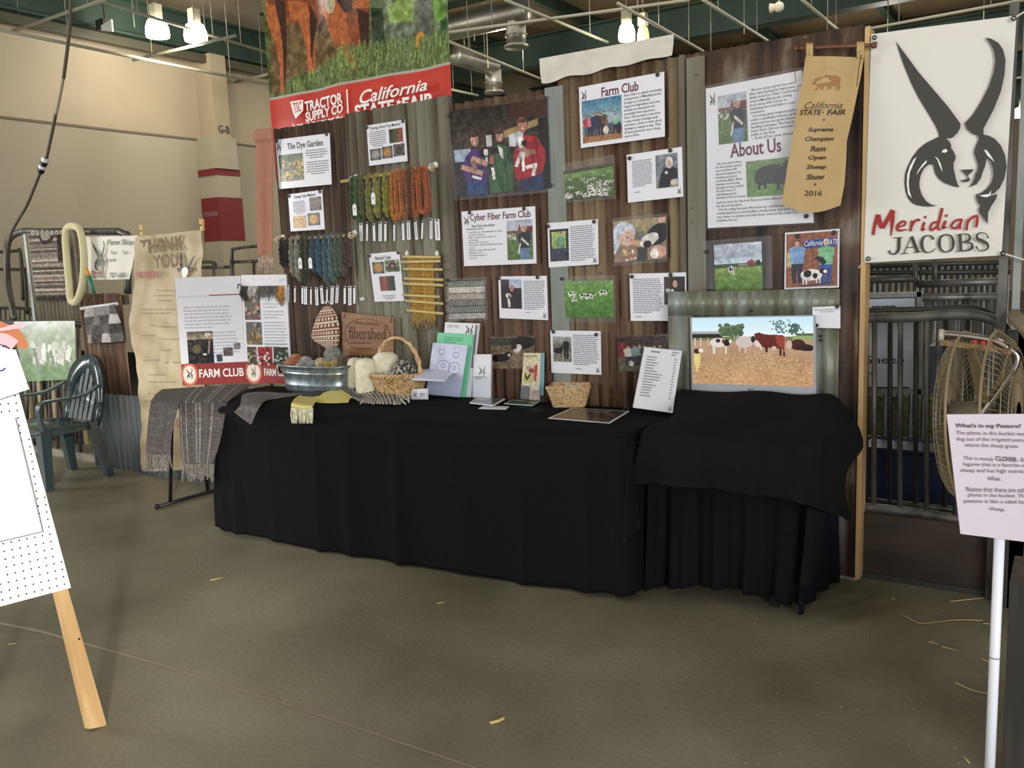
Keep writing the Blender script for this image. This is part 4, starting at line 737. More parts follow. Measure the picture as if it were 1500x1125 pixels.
for i, (w_, a, e) in enumerate([('Supreme', .28, .68), ('Champion', .25, .72), ('Ram', .37, .6), ('Open', .35, .62), ('Sheep', .34, .64), ('Show', .36, .63)]):
    y = .475+.063*i; text(b, rqd, w_, (a-.02, y, e+.02, y+.038), n=.002, shear=.15, bold=.035)
text(b, rqd, '2016', (.34, .885, .64, .915), n=.002, bold=.015)
for y in (.425, .853):
    shape(b, lambda x, yy: rqd(np.array(x), np.array(yy), .002), [(.5+.03*math.sin(PI*i/5)*(1 if i % 2 == 0 else .4), y-.011*math.cos(PI*i/5)*(1 if i % 2 == 0 else .4)) for i in range(10)])
b.build('lettering', rink, t)
for i, P in enumerate([[(1262, 80), (1258, 100), (1256, 120), (1255, 127)], [(1166, 74), (1164, 95), (1166, 120)]]):
    b = MB(); b.tube(smooth_path([onY(x, y, -.1 if i == 0 else -.045) for x, y in P], 4), .002, 5); b.build('cord', M('brown_cord', (84, 54, 34), rough=.7), t)

# ================================================================ dowels, skeins, tags
def dowel(a, e, label, hooks):
    t = thing('dowel', label, 'dowel', onY(*a, -.06)); A, E_ = onY(*a, -.06), onY(*e, -.06)
    b = MB(); b.tube([A, E_], .011, 10); b.build('rod', bamboo, t, smooth=True)
    for h in hooks:
        P = A+(E_-A)*h; b = MB(); b.ball(P+(0, .045, .02), (.02, .012, .02), 12, 8); b.build('hook_base', white_plastic, t, smooth=True); hb_ = bpy.data.objects[-1] if False else None
        b = MB(); b.tube(smooth_path([P+(0, .05, .02), P+(0, 0, .022), P+(0, -.018, .0), P+(0, 0, -.018), P+(0, .03, -.01)], 4), .004, 6); b.build('hook', white_plastic, t, smooth=True)
    return A, E_
def skein_mesh(kind, seed):
    r = random.Random(seed); b = MB()
    if kind == 'twist':                            # unit length, hanging down from z = 0
        for ph in (0, PI):
            pts = [];
            for i in range(40):
                u = i/39; z = -.13-.82*u; a = ph+u*2*PI*2.6; k = .1*min(1, u*6+.2)*min(1, (1-u)*5+.25); pts.append((k*math.cos(a), k*math.sin(a)*.8, z))
            b.tube(pts, [.085*min(1, .5+u_*4) if u_ < .5 else .085*min(1, .45+(1-u_)*6) for u_ in np.linspace(0, 1, 40)], 8)
        b.ball((0, 0, -.17), (.12, .11, .06), 10, 6); b.ball((0, 0, -.93), (.1, .09, .07), 10, 6)
        for d in (-1, 1): b.tube(smooth_path([(0.02*d, -.06, -.16), (.04*d, -.09, -.06), (.05*d, -.05, .02), (.05*d, .03, .04), (.04*d, .09, -.04), (.01*d, .06, -.16)], 4), .05, 7)
    else:
        for i in range(11):
            w = r.uniform(.1, .2) if kind == 'loop' else r.uniform(.2, .34); x0 = r.uniform(-.05, .05); y = -.05+r.uniform(-.05, .05); L = r.uniform(.88, 1.)
            pts = [(x0-w*.5, y, -.05), (x0-w*.25, y, .035), (x0+w*.25, y, .035), (x0+w*.5, y, -.05), (x0+w*.75, y, -.4), (x0+w*.8, y, -.75), (x0+w*.4, y, -.97*L), (x0-w*.4, y, -.97*L), (x0-w*.8, y, -.75), (x0-w*.75, y, -.4)]
            b.tube(smooth_path(pts, 3, True), .028, 5, closed=True)
    return b
def wool(col):
    g = sum(col)/3; col = tuple(int((g+(v-g)*.84)*.96) for v in col)
    return M('wool_%d_%d_%d' % col, col, rough=.95, cols=[tuple(int(v*.8) for v in col), tuple(min(255, int(v*1.12)) for v in col)], scale=(40, 40, 40), bump=.6, bscale=(300, 300, 120), sheen=.3)
A, E_ = dowel((500, 266), (636, 245), 'upper bamboo dowel with green to orange skeins, held by white hooks', (.12, .97))
UP_ = [(519, 322, (58, 84, 46), 'twist', 'dark green'), (526, 327, (74, 104, 54), 'twist', 'leaf green'), (534, 322, (98, 98, 56), 'twist', 'mossy brown green'), (544, 326, (134, 130, 58), 'twist', 'olive'), (555, 320, (150, 146, 66), 'twist', 'pale olive'), (569, 319, (150, 146, 36), 'twist', 'yellow green'),
       (581, 325, (196, 116, 32), 'loop', 'bright orange'), (589, 324, (186, 100, 34), 'loop', 'orange'), (597, 322, (160, 90, 38), 'loop', 'brownish orange'), (604, 320, (104, 62, 30), 'twist', 'dark brown'), (612, 321, (168, 84, 34), 'loop', 'rusty orange'), (622, 318, (184, 86, 34), 'wide', 'wide reddish orange')]
def hang(x, ybot, col, kind, label, A, E_, grp, i, dx0, tagged):
    f_ = (x-dx0[0])/(dx0[1]-dx0[0]); P = A+(E_-A)*f_; L = P[2]-onY(x, ybot, -.06)[2]
    t = thing('yarn_skein', label, 'yarn skein', P, grp); wd = L*(.62 if kind == 'twist' else .9)
    b = skein_mesh(kind, i); b.v = [(p[0]*wd*.62, p[1]*.26, p[2]*L) for p in b.v]; b.v = [(p[0], p[1] if p[2] > -.1*L else p[1]-.01, p[2]) for p in b.v]
    b.build('yarn', wool(col), t, smooth=True, local=True)
    if tagged:
        b = MB(); z = -L*tagged; w_ = .017; b.add([(-w_, -.05, z-.06), (w_, -.05, z-.06), (w_, -.05, z), (w_*.5, -.05, z+.014), (-w_*.5, -.05, z+.014), (-w_, -.05, z)], [(0, 1, 2, 3, 4, 5)]); b.tube([(0, -.05, z+.01), (0, -.04, z+.06)], .001, 4); b.build('price_tag', white_plastic, t, local=True)
for i, (x, yb, col, kd, nm) in enumerate(UP_):
    hang(x, yb, col, kd, '%s %s skein of yarn, %s from the left on the upper dowel' % (nm, 'twisted' if kd == 'twist' else 'open looped', ORD[i]), A, E_, 'skeins on the upper dowel', i, (500, 636), {1: .62, 4: .45}.get(i))
A, E_ = dowel((401, 352), (521, 345), 'lower bamboo dowel with grey, green and blue skeins, held by white hooks', (.06, .94))
LO_ = [(416, 392, (44, 34, 28), 'very dark brown'), (424, 384, (52, 40, 32), 'dark brown'), (431, 406, (140, 140, 120), 'light grey green'), (439, 413, (150, 150, 132), 'pale grey'), (447, 418, (66, 66, 44), 'dark olive'), (454, 402, (70, 74, 50), 'olive green'), (462, 401, (66, 88, 106), 'slate blue'),
       (471, 406, (62, 100, 126), 'mid blue'), (480, 419, (74, 106, 104), 'blue green'), (488, 415, (84, 118, 118), 'teal'), (496, 406, (92, 108, 90), 'grey green'), (503, 405, (88, 98, 80), 'dull sage'), (511, 392, (92, 60, 44), 'reddish brown')]
for i, (x, yb, col, nm) in enumerate(LO_):
    hang(x, yb, col, 'twist', '%s twisted skein of yarn, %s from the left on the lower dowel' % (nm, ORD[i]), A, E_, 'skeins on the lower dowel', 40+i, (401, 521), {4: .45, 6: .6}.get(i))
def tags(L_, row, grp):
    for i, (x, y0, y1, w_, dx) in enumerate(L_):
        t = thing('label_strip', '%s white label strip from the left in the row below the %s dowel' % (ORD[i], row), 'label', onY(x, y1, -.02), grp)
        q = qy([(x-w_/2, y0), (x+w_/2, y0), (x+w_/2+dx, y1), (x-w_/2+dx, y1)], -.02); b = MB(); q.slab(b, -.0008, .0008); stp = b.build('strip', paper, t)
        b = MB(); b.disc(q(.5, .07, .001), q.n, .006, 8, .006); b.build('pin', dark_metal, t)
        if w_ > 3.5: b = MB(); ribbon(b, lambda a, c_: q(np.array(a), np.array(c_), .002), [(.5, .2), (.5, .92)], .22); b.build('small_print', ink_soft, stp)
tags([(528.5, 327, 353, 4.6, 1), (538, 325, 353, 2.4, -.5), (547.5, 327, 353, 3.2, 1), (557, 325, 353, 4.6, 0), (564.5, 325, 353, 3.2, 0), (577.5, 326, 353, 2.2, 0), (590, 324, 352, 3.2, 1), (598, 323, 351, 5, 1), (608, 322, 351, 4, 2.5), (619, 323, 350, 2.4, -1), (631.5, 320, 350, 4, 0), (640, 321, 352, 7, 1.5)], 'upper', 'label strips below the upper dowel')
tags([(422, 417, 443, 3.4, 0), (432, 419, 443, 2, 0), (443, 419, 445, 2.4, 0), (447.5, 420, 446, 4.4, 0), (455.5, 421, 446, 2.2, 0), (463.5, 421, 447, 4.2, 1), (470.5, 419, 445, 4, 2), (479, 421, 444, 2.2, 0), (487, 419, 446, 4.4, -1), (494.5, 418, 444, 4, -1.5), (505, 419, 445, 3, 0), (512.5, 419, 447, 4.6, 0), (519, 419, 445, 3, 0)], 'lower', 'label strips below the lower dowel')
for x, y, l in [(531, 438, 'clear hook left of the Natural Color poster'), (480, 443, 'small clear hook above the knitted hat')]:
    b = MB(); P = onY(x, y, -.015); b.ball(P, (.02, .008, .014), 10, 6); b.tube(smooth_path([P, P+(0, -.02, -.01), P+(0, -.025, .01)], 4), .003, 6); b.build('wall_hook', M('clear_plastic', (210, 214, 210), rough=.15), smooth=True, label=l, cat='hook')
# gold weaving on sticks
t = thing('woven_panel', 'gold woven panel threaded on eight pale sticks with a long fringe', 'weaving', onY(620, 480, -.03))
q = qy([(598, 375), (636, 374), (639, 464), (604, 463)], -.03); cv = Cv(50, 90, (172, 134, 56)); cv.noise(30, 40)
cv.put((np.sin(cv.X*150) > .55), (150, 110, 44)); cv.put((np.sin(cv.Y*70) > .93), (140, 100, 40)); cv.put(np.abs(cv.X-.58) < .02, (200, 168, 92))
surf(cv, lambda s, v: q(s, v, .004+.006*np.sin(v*45)), 'woven_cloth', knit, t)
for i, (x0, y0, x1, y1) in enumerate([(590, 376, 645, 377), (588, 384, 645, 382.5), (591, 394, 648, 395), (592, 408, 649, 410), (590, 415.5, 649, 418), (590, 432, 644, 435), (594, 440.5, 649, 445), (596, 454.5, 649, 459.5)]):
    b = MB(); b.tube([onY(x0, y0, -.04), onY(x1, y1, -.04)], .009, 8); b.build('stick', M('pale_stick', (206, 186, 124), rough=.55), t, smooth=True)
b = MB()
for i in range(26):
    x = 604+34*i/25; L = random.uniform(12, 22); b.tube([onY(x, 462, -.032), onY(x+random.uniform(-1, 1), 462+L*.5, -.036), onY(x+random.uniform(-3, 3), 462+L, -.03)], .004, 5)
b.build('fringe', wool((172, 134, 60)), t, smooth=True, kind='stuff')
for x in (596, 640):
    b = MB(); P = onY(x, 372, -.02); b.ball(P, (.016, .01, .024), 8, 6); b.build('hook', MATS['clear_plastic'], t, smooth=True)
# knitted hat
t = thing('knitted_hat', 'rust and white striped knitted hat hanging beside the wooden plaque', 'hat', onY(480, 508, -.08))
HL = [(479, 447), (470, 455), (464, 466), (459, 480), (456, 493), (461, 500), (478, 508), (486, 513)]; HR = [(480, 447), (488, 452), (494, 462), (497, 475), (498, 490), (497, 500), (495, 508), (489, 514)]
hl = np.array([onY(*p, -.06) for p in HL]); hr = np.array([onY(*p, -.06) for p in HR]); tv = np.linspace(0, 1, 8)
cv = Cv(80, 110, (130, 78, 52)); w_ = (232, 220, 200)
for k in range(9):
    y = .06+k*.105; cv.put(np.abs(cv.Y-y) < .012, w_)
    cv.put((np.abs(cv.Y-y-.05) < .022) & (np.sin(cv.X*(70 if k > 3 else 46)) > .1), w_)
cv.put(cv.Y > .955, (128, 112, 50)); cv.noise(20, 50)
def fh(s, v):
    L_ = np.stack([np.interp(v, tv, hl[:, i]) for i in range(3)], -1); R_ = np.stack([np.interp(v, tv, hr[:, i]) for i in range(3)], -1)
    o = L_*(1-s)[..., None]+R_*s[..., None]; o[..., 1] -= .05*np.sin(PI*s)*np.sqrt(np.clip(v, 0, 1))+.006*np.sin(s*9); return o
surf(cv, fh, 'hat_body', knit, t, thick=.006)
b = MB(); b.tube(smooth_path([onY(479, 448, -.07), onY(480, 442, -.06), onY(482, 446, -.05)], 4), .004, 6); b.build('hanging_loop', wool((130, 78, 52)), t, smooth=True)
# wooden plaque
q = qy([(500, 457), (577, 465), (576, 519), (502, 521)], -.05); t = thing('wooden_plaque', 'square wooden plaque engraved fibershed inside an oval', 'sign', q(.5, 1))
b = MB(); q.slab(b, -.012, .0); b.build('board', M('cherry_wood', (128, 88, 54), rough=.5, cols=[(116, 78, 46), (134, 94, 58), (146, 106, 68)], scale=(2, 10, 14)), t)
engr = M('engraving', (84, 48, 26), rough=.7)
b = MB(); text(b, q, 'fibershed', (.13, .32, .86, .6), n=.0015, bold=.002, serif=True); text(b, q, 'PACIFIC REGIONAL', (.26, .19, .74, .25), n=.0015); greek(b, q, (.16, .66, .84, .74), 1, n=.0015, seed=3); greek(b, q, (.3, .8, .8, .88), 1, n=.0015, seed=4)
g_ = lambda a, c_: q(np.array(a), np.array(c_), .0012)
ribbon(b, g_, [(.5+.44*math.cos(a), .5+.4*math.sin(a)) for a in np.linspace(0, 2*PI, 49)], .012); ribbon(b, g_, [(.8, .3), (.86, .2), (.9, .26), (.86, .32)], .012)
b.build('engraved_lettering', engr, t)
b = MB()
for u in (.06, .95): b.tube(smooth_path([q(u, .02, .0), q(u+.01, .08, .008), q(u-.005, .14, .004)], 4), .002, 5)
b.build('hanging_wire', dark_metal, t)
# pink shawl hanging at the left end
t = thing('pink_shawl', 'dusty pink woven shawl with a fringe hanging over the left end of the wall', 'shawl', onY(389, 400, -.03))
cv = Cv(50, 150, (176, 122, 98)); cv.noise(16, 10); cv.put(np.sin(cv.X*140)*np.sin(cv.Y*400) > .35, (186, 134, 110))
q = qy([(376, 190), (403, 188), (402, 374), (379, 374)], -.035)
surf(cv, lambda s, v: q(s, v, .01+.014*np.sin(s*7)*np.clip(v*5, 0, 1)+.02*np.sin(PI*np.clip(v*9, 0, 1))*(v < .11)), 'shawl_cloth', knit, t, thick=.004)
b = MB()
for i in range(22):
    x = 379+22*i/21; b.tube([onY(x, 373, -.045), onY(x+random.uniform(-1, 1), 388, -.05), onY(x+random.uniform(-2, 2), 400+random.uniform(-4, 4), -.04)], .003, 5)
b.build('fringe', wool((206, 176, 146)), t, smooth=True, kind='stuff')
# ================================================================ cloths and tables
def spl(A, s):
    """Catmull-Rom through rows A (n,3) at parameters s in 0..1"""
    A = np.asarray(A, float); n = len(A); x = np.clip(np.asarray(s, float), 0, 1)*(n-1); i = np.minimum(x.astype(int), n-2); t = (x-i)[..., None]
    g = lambda k: A[np.clip(k, 0, n-1)]
    a, b, d, e = g(i-1), g(i), g(i+1), g(i+2)
    return .5*((2*b)+(d-a)*t+(2*a-5*b+4*d-e)*t*t+(3*b-a-3*d+e)*t**3)
def sheetgrid(rows, nu, nv, fn=None):
    """rows: list of polylines (same count) -> builder grid"""
    R_ = np.array(rows, float); us = np.linspace(0, 1, nu); cols = np.array([spl(r_, us) for r_ in R_])      # rows x nu x 3
    vs = np.linspace(0, 1, nv); G = np.array([spl(cols[:, j], vs) for j in range(nu)])                        # nu x nv x 3
    if fn: G = fn(G, us, vs)
    b = MB(); idx = lambda i, j: i*nv+j
    b.add(G.reshape(-1, 3), [(idx(i, j), idx(i, j+1), idx(i+1, j+1), idx(i+1, j)) for i in range(nu-1) for j in range(nv-1)]); return b
def gridvf(b, nu, nv): return b
def cloth_obj(b, name, mat, th=.003, **k):
    o = b.build(name, mat, smooth=True, **k); md = o.modifiers.new('solid', 'SOLIDIFY'); md.thickness = th; md.offset = 0; return o
FL, FR = T(322, 600), T(925, 640); dv = (FR-FL)/np.linalg.norm(FR-FL); nv_ = np.array((-dv[1], dv[0], 0))
tb = thing('folding_table', 'long folding table on black legs under the black cloth and grey shawl', 'table', (-4.0, -.6, 0))
TL_ = T(222, 588); BL_ = T(240, 573)
b = MB(); P = [TL_+(.05, .03, 0), FR+(-.1, .03, 0), FR+nv_*.6+(-.1, 0, 0), (-5.45, -.12, TH), BL_+(.03, 0, 0)]; P = [np.array((p[0], p[1], TH-.014)) for p in P]
b.add([p for p in P]+[p-(0, 0, .03) for p in P], [(0, 1, 2, 3, 4), (9, 8, 7, 6, 5)]+[(i, i+5, (i+1) % 5+5, (i+1) % 5) for i in range(5)]); b.build('tabletop', M('laminate_top', (190, 186, 176), rough=.5), tb)
for x in (-5.34, -3.2, -2.1):
    for s in (-.16, .16):
        b = MB(); b.tube([(x+.03, -.52+s*.6+.1*(x > -5), .77), (x, -.53+s+.1*(x > -5), .03)], .013, 8); b.build('leg', dark_metal, tb, smooth=True)
    b = MB(); b.tube([(x, -.8+.1*(x > -5), .017), (x, -.24+.1*(x > -5), .017)], .014, 8); b.ball((x, -.8+.1*(x > -5), .02), .02, 10, 6); b.ball((x, -.24+.1*(x > -5), .02), .02, 10, 6); b.build('foot_bar', dark_metal, tb, smooth=True)
# black cloth over the main table: the top and the skirt are one sheet
bk = T(362, 571); path = [bk+(-.02, .02, 0), FL+(-.02, 0, 0), FR+(-.03, 0, 0), FR+nv_*.45+(-.02, 0, 0)]
def resample(P, n):
    P = [np.array(p, float) for p in P]; L = [0]
    for a, e in zip(P, P[1:]): L.append(L[-1]+np.linalg.norm(e-a))
    u = np.linspace(0, L[-1], n); A = np.array(P); return np.stack([np.interp(u, L, A[:, i]) for i in range(3)], -1), u, L
N_ = 420; pts, uu, LL = resample(path, N_)
for _ in range(8): pts[1:-1] = (pts[:-2]+2*pts[1:-1]+pts[2:])/4
tan = np.gradient(pts, axis=0); tan /= np.linalg.norm(tan, axis=1)[:, None]; out = np.stack([tan[:, 1], -tan[:, 0], 0*tan[:, 0]], -1)
rr = np.random.default_rng(5); fold = np.zeros(N_)
for x0, w_, a in [(LL[1]-.1, .05, .05), (LL[1]+.12, .04, .03), (LL[1]+.42, .05, .028), (LL[1]+.78, .03, .022), (LL[1]+1.0, .06, .03), (LL[1]+1.34, .035, .026), (LL[1]+1.75, .08, .03), (LL[1]+2.1, .04, .022), (LL[1]+2.45, .05, .03), (LL[1]+2.62, .03, .03), (LL[2]+.1, .06, .0), (LL[2]+.3, .04, .02)]:
    fold += a*np.exp(-((uu-x0)/w_)**2)
fold += .008*np.sin(uu*9)+.005*np.sin(uu*23+1)
rows = []; K = 26
side = np.clip((LL[1]+.05-uu)/LL[1], 0, 1)
for j in range(K):
    t_ = j/(K-1); z = TH-(TH-.012)*t_+.0; p = pts.copy(); off = fold*np.clip(t_*1.4, 0, 1)+.02*min(1, t_*12)+side*.16*t_; p += out*off[:, None]; p[:, 2] = z+(.03*np.maximum(0, np.sin(uu*1.9+.3))*(t_**3)); p[:, 2] += .006*np.sin(uu*31)*(t_*(1-t_)); rows.append(p)
V = np.concatenate(rows); Fc = [(j*N_+i, (j+1)*N_+i, (j+1)*N_+i+1, j*N_+i+1) for j in range(K-1) for i in range(N_-1)]
b = MB(); b.add(V, Fc)
back = pts+out*-.001; nB = 10; c0 = np.array((-4.9, -.1, TH)); c1 = np.array((-1.62, -.05, TH))
G = []
for j in range(nB+1):
    t_ = j/nB; e = c0*(1-np.linspace(0, 1, N_))[:, None]+c1*np.linspace(0, 1, N_)[:, None]; e[:, 2] = TH; g = back*(1-t_)+e*t_; g[:, 2] = TH+.002*np.sin(g[:, 0]*17+j)*np.sin(PI*t_); G.append(g)
b.add(np.concatenate(G), [(j*N_+i, j*N_+i+1, (j+1)*N_+i+1, (j+1)*N_+i) for j in range(nB) for i in range(N_-1)])
cloth_obj(b, 'tablecloth', black_cloth, label='long black cloth covering the main table down to the floor', cat='tablecloth', th=.002)
# right side table with its own cloths
st = thing('side_table', 'small square table hidden under the black cloths in front of the screen', 'table', (-1.35, -.4, 0))
b = MB(); b.box((-1.68, -.64, TH-.05), (-1.02, -.12, TH-.02)); b.build('tabletop', MATS['laminate_top'], st)
for x, y in ((-1.6, -.5), (-1.1, -.5), (-1.64, -.16), (-1.06, -.16)): b = MB(); b.box((x-.015, y-.015, 0), (x+.015, y+.015, TH-.05)); b.build('leg', dark_metal, st)
b = MB(); b.box((-1.58, -.27, TH-.02), (-1.1, -.15, .845)); b.build('screen_box', dark_metal, label='low box raising the screen, hidden under the black cloth', cat='box')
Y0, Y1, Y2, Y3 = -.175, -.4, -.66, -.72
r0 = [((992, 594), -.26), ((1000, 571), Y0), ((1080, 574), Y0), ((1150, 576), Y0), ((1206, 577), Y0), ((1233, 590), -.17), ((1256, 622), -.12)]
r1 = [((987, 609), -.42), ((1000, 600), Y1), ((1080, 605), Y1-.02), ((1150, 612), Y1), ((1203, 612), Y1), ((1236, 622), -.3), ((1264, 655), -.18)]
r2 = [((946, 626), Y2), ((1000, 631), Y2), ((1061, 637), Y2), ((1130, 640), Y2), ((1195, 642), Y2), ((1215, 648), -.56), ((1243, 684), -.3)]
r3 = [((932, 670), Y3), ((1000, 672), Y3), ((1061, 678), Y3), ((1128, 684), Y3-.02), ((1188, 690), Y3), ((1214, 700), -.62), ((1238, 722), -.36)]
r4 = [((922, 710), Y3), ((1000, 713), Y3), ((1060, 719), Y3), ((1122, 728), Y3-.02), ((1178, 738), Y3), ((1213, 753), -.64), ((1247, 762), -.4)]
def folds(G, us, vs):
    for i, u in enumerate(us):
        for j, v in enumerate(vs):
            G[i, j, 1] -= .018*math.sin(u*26+v*3)*max(0, v-.35)+.006*math.sin(u*60)*v; G[i, j, 2] += .008*math.sin(u*19+v*9)*(1-v)
            if v > .75 and .8 < u < .95: G[i, j, 1] += .03*math.sin((u-.8)/.15*PI)
    return G
b = sheetgrid([[onY(*p, y) for p, y in r_] for r_ in (r0, r1, r2, r3, r4)], 90, 44, folds)
cloth_obj(b, 'cloth', black_cloth2, th=.002, label='black cloth thrown over the side table and bunched up under the screen', cat='cloth')
def f2(G, us, vs):
    for i, u in enumerate(us):
        for j, v in enumerate(vs): G[i, j, 1] -= (.022*math.sin(u*30+.6)+.01*math.sin(u*71))*(.3+v)
    return G
b = sheetgrid([[onY(950, 665, -.6), onY(1060, 690, -.6), onY(1180, 705, -.6)], [onY(948, 780, -.61), onY(1060, 790, -.61), onY(1178, 810, -.61)], [onY(946, 862, -.6), onY(1060, 862, -.6), onY(1168, 888, -.6)]], 80, 12, f2)
cloth_obj(b, 'under_cloth', black_cloth, th=.002, label='longer black cloth hanging to the floor below the bunched one', cat='cloth')
A_ = onY(1185, 740, -.64); b = sheetgrid([[onY(1182, 738, -.64), onY(1196, 745, -.63), onY(1211, 752, -.58)], [onY(1178, 800, -.66), onY(1192, 802, -.64), onY(1206, 804, -.58)], [onY(1171, 857, -.66), onY(1185, 862, -.66), onY(1196, 852, -.6)]], 12, 14)
cloth_obj(b, 'cloth_tail', black_cloth2, th=.002, label='narrow tail of black cloth hanging at the right front corner of the side table', cat='cloth')
b = sheetgrid([[(-1.0, -.56, .5), (-.97, -.35, .62), (-.93, -.1, .7)], [(-.98, -.58, .25), (-.95, -.35, .3), (-.92, -.1, .3)], [(-.97, -.6, .02), (-.94, -.36, .04), (-.91, -.1, .02)]], 30, 12, lambda G, us, vs: G+np.sin(us*22)[:, None, None]*np.array((.015, 0, 0)))
cloth_obj(b, 'side_cloth', M('navy_black_cloth', (14, 17, 26), rough=.9, spec=.2), th=.002, label='dark navy cloth closing the right side of the side table', cat='cloth')
b = sheetgrid([[onY(908, 652, -.7), onY(925, 645, -.72), onY(938, 652, -.66)], [onY(898, 720, -.74), onY(918, 722, -.78), onY(935, 720, -.68)], [onY(892, 792, -.76), onY(914, 798, -.8), onY(940, 772, -.68)]], 20, 14, lambda G, us, vs: G+np.sin(us*14)[:, None, None]*np.array((0, -.015, 0)))
cloth_obj(b, 'cloth_corner', black_cloth2, th=.002, label='black cloth corner hanging in the gap between the two tables', cat='cloth')
# shawl over the left end
shc = Cv(150, 90, (84, 78, 76)); shc.put(np.sin(shc.X*190) > .2, (66, 62, 62)); shc.put((np.sin(shc.X*300)*np.sin(shc.Y*500) > .3), (104, 98, 92))
for x in (.44, .52, .66, .7, .84): shc.put((np.abs(shc.X-x) < .006) & (np.sin(shc.Y*260) > -.2), (176, 172, 160))
shc.noise(16, 30)
sh = thing('grey_shawl', 'grey woven shawl with pale stripes and a long fringe draped over the left table end', 'shawl', (-4.9, -.9, .4))
def sh_s(rows, cv, name, **k):
    R_ = [[np.array(p) for p in r_] for r_ in rows]
    def f(s, v):
        cols = np.stack([spl(r_, s[0]) for r_ in R_]); return spl_v(cols, v)
    def spl_v(cols, v):
        o = np.zeros(v.shape+(3,)); vv = v[:, 0]
        for j in range(cols.shape[1]): o[:, j] = spl(cols[:, j], vv)
        return o
    return surf(cv, f, name, knit, sh, thick=.005, **k)
up = np.array((0, 0, .008))
sh_s([[T(238, 572)+up, T(300, 568)+up, T(368, 564)+up], [T(228, 580)+up, T(290, 577)+up, T(356, 573)+up], [T(222, 589)+up, T(280, 591)+up, T(335, 590)+up]], shc, 'shawl_top')
def hang_(px_rows, u0, u1, name):
    cv = Cv(80, 80); 
    src = shc.a; w_ = shc.w
    ix = (np.linspace(u0, u1, 80)*(w_-1)).astype(int); iy = (np.linspace(0, 1, 80)*(shc.h-1)).astype(int); cv.a = src[iy][:, ix].copy()
    k = len(px_rows)
    rows = []
    for i, r_ in enumerate(px_rows):
        rows.append([T(p[0], p[1])+up if i == 0 else onY(p[0], p[1], FL[1]-.02-.02*((i+j) % 2)-.01*i+(.04 if i == 0 else 0)) for j, p in enumerate(r_)])
    sh_s(rows, cv, name)
hang_([[(222, 588), (236, 589), (250, 590), (264, 591)], [(218, 610), (232, 612), (246, 606), (259, 602)], [(215, 645), (228, 648), (240, 648), (251, 640)], [(214, 668), (228, 672), (240, 674), (250, 668)]], 0, .4, 'shawl_fall')
hang_([[(262, 590), (280, 590), (305, 591), (333, 592)], [(263, 612), (281, 615), (305, 612), (329, 612)], [(265, 650), (282, 652), (303, 650), (322, 648)], [(268, 682), (284, 686), (300, 684), (312, 680)]], .4, 1, 'shawl_fall')
b = MB()
for i in range(70):
    L_ = i < 30; x = (214+36*i/30) if L_ else (268+46*(i-30)/40); y0 = 666 if L_ else 680; dx = random.uniform(-4, 4); Yf = FL[1]-.05-random.uniform(0, .03)
    b.tube(smooth_path([onY(x, y0, Yf), onY(x+dx*.4, y0+random.uniform(8, 14), Yf), onY(x+dx, y0+random.uniform(16, 26), Yf)], 3), [.006]*7, 4)
b.build('fringe', wool((128, 120, 104)), sh, smooth=True, kind='stuff')
# small grey crocheted cloth on the corner
cv = Cv(60, 60, (96, 92, 90)); cv.noise(50, 30); cv.put(np.sin(cv.X*80)*np.sin(cv.Y*80) > .5, (130, 126, 120))
R_ = [[T(392, 576)+up, T(420, 578)+up, T(470, 576)+up], [T(358, 579)+up, T(385, 582)+up, T(400, 586)+up], [onY(352, 594, FL[1]-.02), onY(366, 592, FL[1]-.03), onY(382, 594, FL[1]-.0)], [onY(343, 603, FL[1]-.05), onY(354, 612, FL[1]-.05), onY(368, 622, FL[1]-.04)]]
def fsp(R_):
    R_ = [np.array(r_) for r_ in R_]
    def f(s, v):
        cols = np.stack([spl(r_, s[0]) for r_ in R_]); o = np.zeros(v.shape+(3,)); vv = v[:, 0]
        for j in range(cols.shape[1]): o[:, j] = spl(cols[:, j], vv)
        return o
    return f
surf(cv, fsp(R_), 'crochet_cloth', knit, label='small dark grey crocheted cloth hanging over the table corner by the tub', cat='cloth', thick=.006)
cv = Cv(60, 30, (70, 66, 64)); cv.noise(40, 20)
surf(cv, fsp([[T(440, 583)+up*3, T(470, 577)+up*3, T(492, 573)+up*3], [T(452, 588)+up, T(480, 585)+up, T(500, 580)+up]]), 'knitted_strip', knit, label='dark knitted strip lying in front of the tub', cat='cloth', thick=.008)
# yellow scarf
ys = thing('yellow_scarf', 'pale yellow woven scarf with white fringe hanging over the table front', 'scarf', (-4.0, -.8, .7))
cv = Cv(60, 50, (232, 222, 138)); cv.noise(14, 30); cv.put(np.sin(cv.X*120)*np.sin(cv.Y*120) > .5, (220, 206, 118))
YF = lambda x: FL[1]+(FR[1]-FL[1])*(x+4.41)/2.7
def fy(px, py, d=.02):
    P = onY(px, py, -.9); return onY(px, py, YF(P[0])-d)
surf(cv, fsp([[T(518, 570)+up*2, T(545, 571)+up*2, T(562, 574)+up*2], [T(470, 577)+up*2, T(500, 580)+up*3, T(520, 585)+up*2], [T(440, 583)+up*2, T(455, 586)+up*2, T(470, 590)+up*2], [fy(428, 589, .01), fy(442, 592, .01), fy(459, 594, .01)], [fy(427, 598, .04), fy(443, 600, .045), fy(458, 598, .04)]]), 'scarf_cloth', knit, ys, thick=.005)
surf(cv, fsp([[T(500, 570)+up*3, T(530, 573)+up*3, T(560, 572)+up*3], [T(478, 583)+up*2, T(500, 586)+up*3, T(520, 583)+up*2], [T(464, 591)+up, T(486, 592)+up, T(510, 591)+up]]), 'scarf_cloth', knit, ys, thick=.005)
b = MB()
